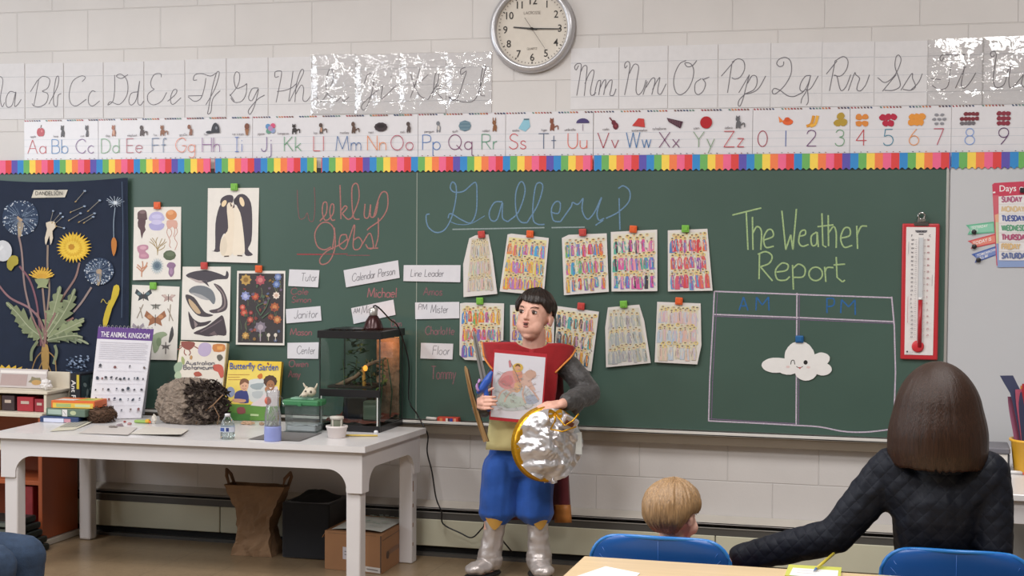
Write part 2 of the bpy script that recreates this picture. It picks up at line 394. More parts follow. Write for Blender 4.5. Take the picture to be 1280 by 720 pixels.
WALL = wall_mat(); PLAIN = mat('painted_plaster', '#a39d96', rough=.7, vary=.03)
X0, X1, Y0 = -7.0, 3.2, -9.2
mb = MB(); mb.box(((X0+X1)/2, .1, CEIL/2), (X1-X0+.4, .2, CEIL), WALL); struct(mb.build('wall_back'))
mb = MB(); mb.box(((X0+X1)/2, Y0/2, -.05), (X1-X0+.4, -Y0+.6, .1), floor_mat()); struct(mb.build('floor'))
mb = MB(); mb.box(((X0+X1)/2, Y0/2, CEIL+.05), (X1-X0+.4, -Y0+.6, .1), mat('ceiling_tile', '#d8d6d2', rough=.9, bump=.3, bscale=40)); struct(mb.build('ceiling'))
mb = MB(); mb.box((X1+.1, Y0/2, CEIL/2), (.2, -Y0, CEIL), PLAIN); struct(mb.build('wall_right'))
mb = MB(); mb.box(((X0+X1)/2, Y0-.1, CEIL/2), (X1-X0+.4, .2, CEIL), PLAIN); struct(mb.build('wall_front'))
mb = MB()                                   # left wall, with the window band left open for daylight
mb.box((X0-.1, Y0/2, .8), (.2, -Y0, 1.6), PLAIN); mb.box((X0-.1, Y0/2, (2.8+CEIL)/2), (.2, -Y0, CEIL-2.8), PLAIN)
mb.box((X0-.1, -.8, 2.2), (.2, 1.6, 1.2), PLAIN); mb.box((X0-.1, (Y0-6.2)/2, 2.2), (.2, -Y0-6.2, 1.2), PLAIN); struct(mb.build('wall_left'))
mb = MB(); ALU = mat('window_aluminium', '#9a9c9e', rough=.4, metal=.8)
for y in (-1.6, -3.13, -4.67, -6.2): mb.box((X0-.1, y, 2.2), (.06, .05, 1.2), ALU)
for z in (1.62, 2.78): mb.box((X0-.1, -3.9, z), (.06, 4.6, .04), ALU)
struct(mb.build('window_1'))
# ---------------------------------------------------------------- baseboard heater
CREAM = mat('cream_heater_enamel', '#c3c0aa', rough=.45, vary=.05, vscale=5); DARKM = mat('dark_heater_louvre', '#4a4845', rough=.5); BLK = mat('black_slot', '#100f0f', rough=.8)
hz = lambda y: W(880, y, .06).z
xa, xb = -4.9, 1.9
ht = empty('baseboard_heater', ((xa+xb)/2, -.03, 0), 'long cream baseboard heater with black slot running along foot of block wall', 'heater')
for a, b in ((xa, W(275, 640, .06).x-.002), (W(275, 640, .06).x+.002, -.9), (-.896, xb)):
    mb = MB(); z0, z1 = hz(704), hz(669)
    mb.box(((a+b)/2, -.055, (z0+z1)/2), (b-a, .012, z1-z0), CREAM, bev=.003); mb.build('cover_panel', ht)
mb = MB(); mb.box(((xa+xb)/2, -.05, (hz(669)+hz(660))/2), (xb-xa, .012, hz(660)-hz(669)), DARKM)
mb.box(((xa+xb)/2, -.057, hz(659.5)), (xb-xa, .006, .004), mat('louvre_edge', '#8d8a84', rough=.4)); mb.build('louvre', ht)
mb = MB(); mb.box(((xa+xb)/2, -.02, .11), (xb-xa, .036, .2), BLK)
mb.box(((xa+xb)/2, -.045, .008), (xb-xa, .05, .016), DARKM); mb.build('core', ht)
mb = MB(); zt = hz(654.5); mb.slab([(xa, -.062, zt), (xb, -.062, zt), (xb, -.062, zt+.006), (xa, -.062, zt+.006)], Vector((0, .002, 0)), WALL)
mb.slab([(xa, -.062, zt+.006), (xb, -.062, zt+.006), (xb, -.001, zt+.03), (xa, -.001, zt+.03)], Vector((0, 0, -.004)), mat('heater_top', '#bdb7ae', rough=.5)); mb.build('top_cap', ht)

# ---------------------------------------------------------------- chalkboard and whiteboard
def board_mat():
    m = mat('green_chalkboard', '#435a51', rough=.42, vary=.10, vscale=1.4, detail=8, spec=.45)
    return m
GB = board_mat(); BT, BB = 1.835, .645; XS = -2.339; XR = .0925; XL = -5.2
ALUM = mat('aluminium_trim', '#c8c6c2', rough=.35, metal=.6, vary=.03)
cb = empty('chalkboard', (-2.5, 0, BB), 'wide green chalkboard with pale chalk tray across the back wall', 'chalkboard')
for a, b in ((XL, XS-.0018), (XS+.0018, XR-.012)):
    mb = MB(); mb.box(((a+b)/2, -.009, (BT+BB)/2), (b-a, .018, BT-BB), GB); mb.build('writing_panel', cb)
mb = MB(); mb.box((XS, -.0085, (BT+BB)/2), (.0036, .0188, BT-BB), mat('seam_strip', '#93998f', rough=.5)); mb.build('seam_strip', cb)
mb = MB(); mb.box((XR-.006, -.011, (BT+BB)/2), (.012, .022, BT-BB), ALUM, bev=.002); mb.build('edge_trim', cb)
mb = MB(); TR = mat('tray_face', '#8f8578', rough=.5, vary=.05)
mb.box(((XL+XR)/2, -.042, .632), (XR-XL, .084, .010), mat('tray_lip', '#d6d3ce', rough=.4), bev=.003)
mb.box(((XL+XR)/2, -.081, .637), (XR-XL, .006, .018), mat('tray_lip', '#d6d3ce'), bev=.002)
mb.slab([(XL, -.074, .6275), (XR, -.074, .6275), (XR, -.052, .583), (XL, -.052, .583)], Vector((0, .01, 0)), TR); mb.build('chalk_tray', cb)
BD = .0182
def chalk(name, tr, items, w, col):
    mb = MB(); a = Art(mb, onwall(BD, *tr), CHALK)
    for st in items.split('|'):
        st = st.strip()
        c, ww = col, w
        if st[0] == '*': c = st[1:8]; st = st[8:].strip()
        if st[0] == '^': ww = w*.6; st = st[1:].strip()
        if st[0] == 'o':
            cx, cy, rx, ry = (float(v) for v in st[1:].split(',')); a.line([(cx+rx*math.cos(k*PI/10), cy+ry*math.sin(k*PI/10)) for k in range(21)], ww, c)
        elif st[0] == '~': a.line(st[1:], ww, c, smooth=5)
        else: a.line(st, ww, c)
    return mb.build(name, cb)
chalk('red_chalk_heading', (360, 215, 5.7625), '*#80575a^~78,130 82,250 95,335 130,330 150,295 165,350 195,345 205,230 200,110|~240,355 285,300 290,225 265,225 258,290 275,345 300,345|~300,345 335,300 340,240 322,235 312,290 325,345 350,345|385,95 392,340|~392,280 420,245 435,260 400,300|~400,300 440,340 470,330|'
 '~470,330 520,200 515,100 490,85 470,130 475,280 490,335 525,340|~565,230 560,320 590,325 605,235 605,320 640,310 660,215|~625,330 660,200 690,145 725,160 725,260 680,340 600,400 580,420|~660,330 660,460 640,540|'
 '~345,400 350,540 310,640 255,665 240,630 290,570 380,525 440,480|~330,560 345,430 310,370 250,370 205,440 220,530 270,560 320,540|~430,450 390,460 380,530 415,555 440,510 430,450|~440,510 490,380 480,540 520,555 545,510 520,470 485,490|~545,520 600,440 625,540 590,550 570,520|590,550 660,548|'
 '*#94474b 75,592 255,594|*#94474b^ 250,592 440,590|*#80575a^ 430,600 600,600', .0062, '#a3706b')
chalk('blue_chalk_heading', (520, 215, 4.571), '~85,240 65,250 75,310 120,345 170,330 210,260 235,150 235,80 215,58 203,90 225,115 280,110 345,60 355,130 350,230 320,290 270,275 205,238 190,265|^~205,285 250,300 320,295 400,250|~500,170 455,175 425,230 435,275 470,270 500,175 500,260 530,285|'
 '~530,285 590,230 628,120 620,65 598,62 575,130 580,240 605,285 640,290|~640,290 700,190 730,90 715,62 690,80 675,180 675,270 700,298 740,300|~775,230 820,235 830,180 805,170 780,210 790,275 830,285|~830,285 890,200 900,175 930,185 960,150|'
 '~960,150 955,220 985,270 1025,230 1065,145 1040,230 1050,275 1080,265|~1030,305 1075,275|~1090,265 1160,230 1220,170 1225,110 1190,80 1160,95|1165,150 1170,330|*#8b9a9a 215,328 740,318|*#8b9a9a 780,318 970,315', .0062, '#6887a2')
chalk('green_chalk_heading', (900, 240, 4.5), '72,130 235,90|150,110 160,325|185,140 188,325|~188,230 210,195 235,220 232,325|~250,270 300,250 295,215 270,215 248,260 260,310 305,305|350,105 372,325 400,240 412,325 432,95|~445,250 480,240 480,215 455,225 445,280 465,305 500,295|~545,225 515,250 520,300 545,290 548,225 555,310|'
 '575,120 580,300 600,310|550,195 640,185|610,130 612,305|~612,230 640,195 655,230 655,315|~680,260 730,245 730,205 700,205 680,260 700,310 745,300|770,190 775,320|~773,240 795,195 828,192|'
 '225,345 222,490|~215,350 260,335 295,360 280,400 230,420|230,420 298,500|~320,450 375,440 385,410 350,400 315,440 325,490 370,495 395,475|410,410 415,548|~412,430 445,405 480,430 470,475 415,480|o540,460,38,38|590,420 597,505|~592,450 605,425 640,425|655,365 660,480 690,505 705,495|640,410 705,405', .0068, '#9db582')
chalk('blue_chalk_lettering', (900, 240, 4.5), ' 110,665 135,590 160,665| 118,640 150,640| 205,665 208,590 240,635 275,590 278,665', .0064, '#30639a')
chalk('blue_chalk_lettering', (900, 240, 4.5), ' 603,680 603,595|~603,598 640,600 640,635 603,645| 680,680 685,605 725,645 760,605 762,690', .0064, '#30639a')
chalk('white_chalk_chart', (0, 0, 1), '893.6,364 996.6,367.8 1115.6,372|893.6,392.8 996.6,396.6 1116.6,401.8|893.6,364 892,400 887.9,474 886.5,526|~886.5,525.5 940,528 995,531 1025,533 1054,538.5 1080,539.5 1106,537 1117,535|996.6,366 995.6,530|1114.7,370.6 1118,408 1119.5,465 1117,536|'
 '*#75637e^ 897.5,366 895.5,400 891.5,474 890,524|*#75637e^ 999.5,368 998.5,530|*#75637e^ 893.6,395 996.6,399 1116.6,404|*#75637e^ 888,523 940,526 995,529', .0062, '#bdb0c0')
for t, x, y, h, w_, c in (('Cole', 65, 203, 34, 90, '#855c60'), ('Simon', 70, 245, 32, 100, '#855c60'), ('Michael', 470, 218, 50, 152, '#9c686c'), ('Amos', 765, 207, 42, 98, '#7d5c60'), ('Mason', 62, 418, 36, 112, '#8f6064'), ('Charlotte', 775, 415, 44, 152, '#7d6064'), ('Tommy', 805, 650, 68, 130, '#806064'), ('Owen', 55, 585, 36, 100, '#855c60'), ('Amy', 52, 640, 36, 62, '#855c60'), ('Dan', 596, 372, 36, 52, '#7d5c60')):
    mb = MB(); a = Art(mb, onwall(BD, 350, 320, 4.233), CHALK); a.text(t, x, y, h, .005, c, squeeze=w_/(textw(t)*h/10), slant=.1); mb.build('chalk_name', cb)
mb = MB(); mb.box(((XR+2.1)/2+.003, -.0095, (1.835+.56)/2), (2.1-XR, .016, 1.835-.56), mat('whiteboard_steel', '#c3c4c7', rough=.3, vary=.02, vscale=2), bev=.002)
wb = tag(mb.build('whiteboard'), 'plain pale grey whiteboard mounted at the right of the green chalkboard', 'whiteboard')

# ---------------------------------------------------------------- rainbow border strips
zt, zb = W(700, 195.0).z, W(700, 213.2).z
CY = ['#5b4fa8', '#2f86c8', '#69ad5c', '#f2cf52', '#ee7d4a', '#e9648c', '#d8403f', '#2f86c8', '#69ad5c', '#f2cf52', '#ee7d4a', '#e9648c', '#d8403f']
SWW = (W(865, 200).x-W(808, 200).x)/6; SC = SWW*.76
segs = [(-45, 266, W(17.7, 205).x, 0), (271, 398, W(271.5, 205).x, 7), (404, 742, W(405, 205).x, 7), (743.5, 1188, W(799.8, 205).x-6*SWW, 7), (1189, 1325, W(1188, 205).x, 7)]
names = ['leftmost, above the dandelion hanging', 'short one above the penguin print and red chalk heading', 'the one above the blue chalk heading', 'the one above the green weather heading', 'rightmost, on the whiteboard']
for (xa_, xb_, x0, ph), nm in zip(segs, names):
    mb = MB(); a, b = W(xa_, 205).x, W(xb_, 205).x; d = .0235 if nm[0] != 's' else .0225
    cuts = {a, b}; k = math.ceil((a-x0)/SWW)
    while x0+k*SWW < b: cuts.add(x0+k*SWW); k += 1
    cuts = sorted(cuts)
    for u, v in zip(cuts, cuts[1:]):
        if v-u < 1e-4: continue
        idx = math.floor(((u+v)/2-x0)/SWW); col = CY[(ph+idx) % 13]
        n = max(2, int((v-u)/.0035)); xs = [u+(v-u)*i/n for i in range(n+1)]
        lo = [(x, -d, zb+.0045*math.cos(2*PI*x/SC)) for x in xs]; hi = [(x, -d, zt) for x in xs[::-1]]
        mb.slab(lo+hi, Vector((0, .0012, 0)), PRINT, col)
    tag(mb.build('rainbow_border_strip'), 'scalloped rainbow striped border strip, '+nm, 'border strip', 'rainbow border strips')
mb = MB(); mb.box(((XL+XR)/2, -.0105, BT-.002), (XR-XL, .021, .022), mat('black_top_rail', '#1c1c1c', rough=.6)); mb.build('top_rail', cb)

# ---------------------------------------------------------------- alphabet and number strip
z1s, z0s = W(700, 139.5).z, W(700, 194.5).z
hpx = 18.3
pan = [(31, 123.2, 'Aa 46.9 c2474f apple 52,164|Bb 76 4a86bd bear 79.6,162|Cc 107 7d5a8e cat 110,160.6'), (123.8, 316, 'Dd 139 7fae86 dog 143.7,162|Ee 170 b0606c elephant 179.6,160.6|Ff 201.5 4d6a8e fox 205.5,159|Gg 234 e2896e giraffe 241,161|Hh 266 86528e hat 270,158|Ii 300 4a6ab0 icecream 310,159'),
 (316.6, 522.6, 'Jj 334.5 6a4d8a jigsaw 339.5,158|Kk 368 5d9a70 kangaroo 370,159|Ll 401 c2474f lion 404,157|Mm 438 4d6fa0 monkey 444.4,158|Nn 473 e08a4e nest 478,158|Oo 504 b0405a owl 512,155.5'), (523.2, 632, 'Pp 540 4a78b8 penguin 549,155.5|Qq 577 7a3f6a quilt 582,155|Rr 612.6 5d9a80 rabbit 619,155'),
 (632.6, 741.5, 'Ss 647.5 c83f48 socks 656,154|Tt 685 4a5f7e tiger 691,154|Uu 722.5 e0705e umbrella 729,149'), (742.5, 940.6, 'Vv 761 a83448 violin 768,152|Ww 799.8 3f76ac watermelon 800.6,149|Xx 838.4 6a2f5e xylophone 845,150|Yy 881.4 7f9a7a yarn 884,149|Zz 918.4 c0404a zebra 923.5,150'),
 (941.2, 1062, '0 953.6 a02f48 - 0,0|1 982.8 4a66a8 fish 983.7,150|2 1015 6a3f70 bananas 1016,149|3 1050 6fa07a p3 1051,149'), (1062.6, 1188.6, '4 1077 c2474f p4 1077.5,148|5 1111 3f86a0 p5 1110.5,147|6 1143 e59a62 p6 1146,147|7 1173.5 b8455e p7 1174,146'), (1189.2, 1318, '8 1212.5 7f9fd8 p8 1213,145|9 1255 5e3a66 p9 1254.5,144')]
pl = ['reading Aa Bb Cc', 'reading Dd to Ii', 'reading Jj to Oo', 'reading Pp Qq Rr', 'reading Ss Tt Uu', 'reading Vv to Zz', 'with the numerals 0 to 3', 'with the numerals 4 to 7', 'with the numerals 8 and 9']
PICS = {'apple': ('#b02a35', .9, 1), 'bear': ('#3a2f2c', .8, 1.3), 'cat': ('#4a4446', .5, 1.25), 'dog': ('#a0644a', .75, 1.2), 'elephant': ('#4c3c38', .9, 1.2), 'fox': ('#8a5a3c', 1, 1), 'giraffe': ('#8a5c48', .6, 1.2), 'hat': ('#35353c', 1.2, .95),
 'icecream': ('#9a6a48', .5, 1.1), 'jigsaw': ('#5f8fc0', 1, 1), 'kangaroo': ('#3a3434', 1, .8), 'lion': ('#5a4a44', .6, 1.1), 'monkey': ('#5f4a40', .75, 1.3), 'nest': ('#40363a', 1.3, .85), 'owl': ('#584c4a', .7, 1.1), 'penguin': ('#7e8188', .75, 1.15), 'quilt': ('#64808f', 1.2, 1),
 'rabbit': ('#8a5f42', .75, 1.15), 'socks': ('#8fc0d2', .8, 1.3), 'tiger': ('#84503e', .8, 1.3), 'umbrella': ('#4a3f70', 1.2, .6), 'violin': ('#6a2230', .7, 1.2), 'watermelon': ('#c23c38', 1, .9), 'xylophone': ('#4a2a3a', 1.4, .7), 'yarn': ('#b02028', 1.05, 1.05), 'zebra': ('#66666a', .9, 1.2), 'fish': ('#e0683a', 1.2, .85), 'bananas': ('#e0a040', 1.2, .9)}
rnd = random.Random(4)
def zx(x): return W(x, 170).x
for (xa_, xb_, spec), nm in zip(pan, pl):
    mb = MB(); a, b = zx(xa_), zx(xb_); d = .0045
    mb.slab([(a, -d, z0s), (b, -d, z0s), (b, -d, z1s), (a, -d, z1s)], Vector((0, .002, 0)), LAMIN, '#dcdade')
    pm = (b-a)/(xb_-xa_)                  # metres per photograph pixel here
    def f(x, y, l=0, a=a, pm=pm, d=d): return Vector((a+x*pm, -(d+l), y))   # x in pixels from the left end, y in metres up
    ar = Art(mb, f, LAMIN); cap = .0700; base = z0s+.0325
    for z in (base, base+cap, base+cap*.52): ar.line([(0, z), (xb_-xa_, z)], .0012, '#b3bcc6')
    n = int((b-a)/.0135)
    for k in range(n):                    # dashes along the top edge and small ones at the foot
        if k % 9 in (7, 8): continue
        x = (k+.5)/n*(xb_-xa_); c = ['#a0484e', '#7d5a52', '#4d3f52', '#3e4f70', '#6a8a80', '#c07a4a'][(k//2) % 6]
        ar.poly([(x-1.7, z1s-.001), (x+.6, z1s-.001), (x+1.7, z1s-.008), (x-.6, z1s-.008)], c)
        if k % 2: ar.poly([(x-1, z0s+.006), (x+.6, z0s+.006), (x+1.1, z0s+.003), (x-.6, z0s+.003)], c)
    for it in spec.split('|'):
        t, cx, col, pic, pp = it.split(); cx = float(cx)-xa_; col = '#'+col
        px_, py_ = (float(v) for v in pp.split(','))
        k = cap/10; wpx = textw(t, 1.8)*k/pm; kx = min(1, 31/wpx)
        for st in strokes(t, 1.8): ar.line([(cx-wpx*kx/2+u*k/pm*kx, base+v*k) for u, v in st], .0034, col)
        if pic == '-': continue
        X = px_-xa_; zc = base+cap+.041
        R = .026
        if pic[0] == 'p' and pic[1:].isdigit():
            n = int(pic[1:]); cols = {3: '#b3953f', 4: '#d98a44', 5: '#b52a45', 6: '#e2953e', 7: '#8d8d94', 8: '#7a2a36', 9: '#8a2f40'}
            lay = {3: [(0, 1), (-.6, -.4), (.6, -.4)], 4: [(-.7, .7), (.7, .7), (-.7, -.7), (.7, -.7)], 5: [(-1.2, .6), (0, .6), (1.2, .6), (-.6, -.7), (.6, -.7)], 6: [(-.9, .6), (.1, .6), (1.1, .6), (-1.1, -.6), (-.1, -.6), (.9, -.6)],
                   7: [(-.6, .9), (.6, .9), (-1.1, 0), (0, 0), (1.1, 0), (-.6, -.9), (.6, -.9)], 8: [(-1, 1), (-.2, 1), (.6, 1), (1.4, 1), (-1.8, 0), (-1, 0), (-.2, 0), (.6, 0), (1.4, 0), (-1.8, -.9), (-1, -.9), (-.2, -.9), (.6, -.9)], 9: [(i, j) for i in (-1, 0, 1) for j in (-1, 0, 1)]}
            rr = {3: .016, 4: .013, 5: .014, 6: .014, 7: .008, 8: .0085, 9: .0095}[n]
            for u, v in lay[n]: ar.blob(X+u*.019/pm*(1 if n < 9 else .95), zc+v*.021, rr*1.15/pm, rr*(.75 if n == 7 else 1), cols[n] if not (n == 8 and v < 0) else '#6f6a70', n=10, rnd=rnd)
            continue
        c, sx, sy = PICS[pic]; rx, rz = R*sx/pm, R*sy
        E_ = lambda u, v, a_, b_, cc=c: ar.blob(X+u*R/pm, zc+v*R, a_*R/pm, b_*R, cc, n=12)
        if pic == 'yarn': ar.blob(X, zc, rx, rz, c, n=20)
        elif pic == 'apple': E_(-.25, -.1, .62, .85); E_(.25, -.1, .62, .85); ar.line([(X, zc+.02), (X+.8, zc+.034)], .004, '#4a3226'); E_(.25, .1, .18, .25, '#d06a70')
        elif pic == 'umbrella': ar.poly([(X+math.cos(t_*PI/10)*rx, zc+.005+math.sin(t_*PI/10)*.022) for t_ in range(11)], c); ar.line([(X, zc), (X, zc-.03)], .003, '#9a8a9a')
        elif pic == 'hat': ar.poly([(X+math.cos(t_*PI/10)*.9*R/pm+1.5, zc-.018+math.sin(t_*PI/10)*.05) for t_ in range(11)], c); E_(-1.0, -.55, .75, .28); E_(.45, .25, .22, .3, '#7f8088')
        elif pic == 'violin': E_(.35, -.4, .5, .62); E_(0, .2, .4, .45); ar.line([(X-.2*R/pm, zc+.4*R), (X-.75*R/pm, zc+1.1*R)], .006, c); E_(.35, -.4, .2, .25, '#8a3a40')
        elif pic == 'xylophone': ar.poly([(X-1.4*R/pm, zc+.9*R), (X-1.1*R/pm, zc+.2*R), (X+1.0*R/pm, zc-1*R), (X+1.45*R/pm, zc+.2*R)], c); [ar.line([(X+(-1.1+.32*q)*R/pm, zc+(.8-.1*q)*R), (X+(-.95+.3*q)*R/pm, zc+(.15-.13*q)*R)], .002, '#7a5a60') for q in range(7)]
        elif pic == 'nest': ar.blob(X, zc, rx, rz, c, n=20, jag=.07); E_(0, .15, .8, .35, '#2a2226')
        elif pic == 'quilt': ar.blob(X, zc, rx, rz, c, n=8); [ar.line([(X-.9*rx, zc+q*.3*R), (X+.9*rx, zc+q*.3*R)], .002, '#8fa6b0') for q in (-2, 0, 2)]
        elif pic == 'jigsaw': [E_(u, v, .5, .5, q) for u, v, q in ((-.5, .4, '#5f8fc0'), (.5, .5, '#d0567a'), (-.4, -.5, '#6a9a86'), (.5, -.4, '#8a9ac0'), (0, 0, '#b08ab0'))]
        elif pic == 'bananas': [ar.line([(X+(u-.7)*R/pm, zc-.9*R), (X+(u+.1)*R/pm, zc-.5*R), (X+(u+.5)*R/pm, zc+.9*R)], .013, q, smooth=4) for u, q in ((-.3, '#d8963c'), (.35, '#e8b04c'))]
        elif pic == 'fish': E_(.2, -.1, .9, .55); ar.poly([(X-.5*R/pm, zc), (X-1.4*R/pm, zc+.9*R), (X-1.2*R/pm, zc-.2*R)], '#e88a4a'); E_(.1, .3, .5, .4, '#d05a30')
        elif pic == 'watermelon': ar.poly([(X-1.3*R/pm, zc-.4*R), (X-.2*R/pm, zc+.9*R), (X+.8*R/pm, zc+.8*R), (X+1*R/pm, zc-.7*R)], c)
        elif pic == 'socks': ar.poly([(X-.1*R/pm, zc+1*R), (X+.9*R/pm, zc+1*R), (X+1.1*R/pm, zc-.3*R), (X+.2*R/pm, zc-1.2*R), (X-1.1*R/pm, zc-.6*R)], c); ar.line([(X-.1*R/pm, zc+1*R), (X+.9*R/pm, zc+1*R)], .007, '#50707a')
        elif pic == 'icecream': ar.poly([(X-.45*R/pm, zc), (X+.45*R/pm, zc), (X+.2*R/pm, zc-1.2*R), (X-.2*R/pm, zc-1.2*R)], c); E_(0, .45, .5, .6, '#7a4a38')
        else:                              # small animals: body, head, ears, legs, tail
            E_(.05, -.35, .5*sx, .62*sy*.8); E_(-.1 if pic != 'giraffe' else -.35, .55*sy*.8, .36, .36*sy)
            if pic in ('rabbit', 'cat', 'fox', 'tiger', 'kangaroo', 'zebra', 'bear', 'dog'):
                for u in (-.3, .15): E_(u, (1.05 if pic == 'rabbit' else .9)*sy*.85, .1, .42 if pic == 'rabbit' else .2)
            for u in (-.32, .3): ar.line([(X+u*R*sx/pm, zc-.5*R), (X+u*R*sx*1.1/pm, zc-1.1*R)], .0065, c)
            if pic in ('fox', 'kangaroo', 'tiger', 'monkey', 'zebra', 'lion', 'elephant'): ar.line([(X+.4*R/pm, zc-.5*R), (X+1.0*R/pm, zc-.2*R), (X+1.1*R/pm, zc-.9*R)], .005, c, smooth=3)
            if pic in ('penguin', 'dog', 'lion'): E_(.0, -.35, .3*sx, .42*sy, '#c9c2bc' if pic == 'penguin' else '#c89a80')
        wd_ = {'icecream': 'ice cream'}.get(pic, pic); h_ = .011/10
        if cx > 0 and not pic in ('fish', 'bananas'):
            tw = textw(wd_, 2)*h_/pm
            xx = max(1, X-R*sx/pm-tw-1) if pic not in ('watermelon',) else X-tw/2
            zz = base+cap+.012 if pic != 'watermelon' else base+cap+.005
            for st in strokes(wd_, 2): ar.line([(xx+u*h_/pm, zz+v*h_) for u, v in st], .0018, '#8b868a')
    tag(mb.build('alphabet_strip'), 'white picture alphabet strip panel '+nm, 'alphabet strip', 'alphabet strip panels')
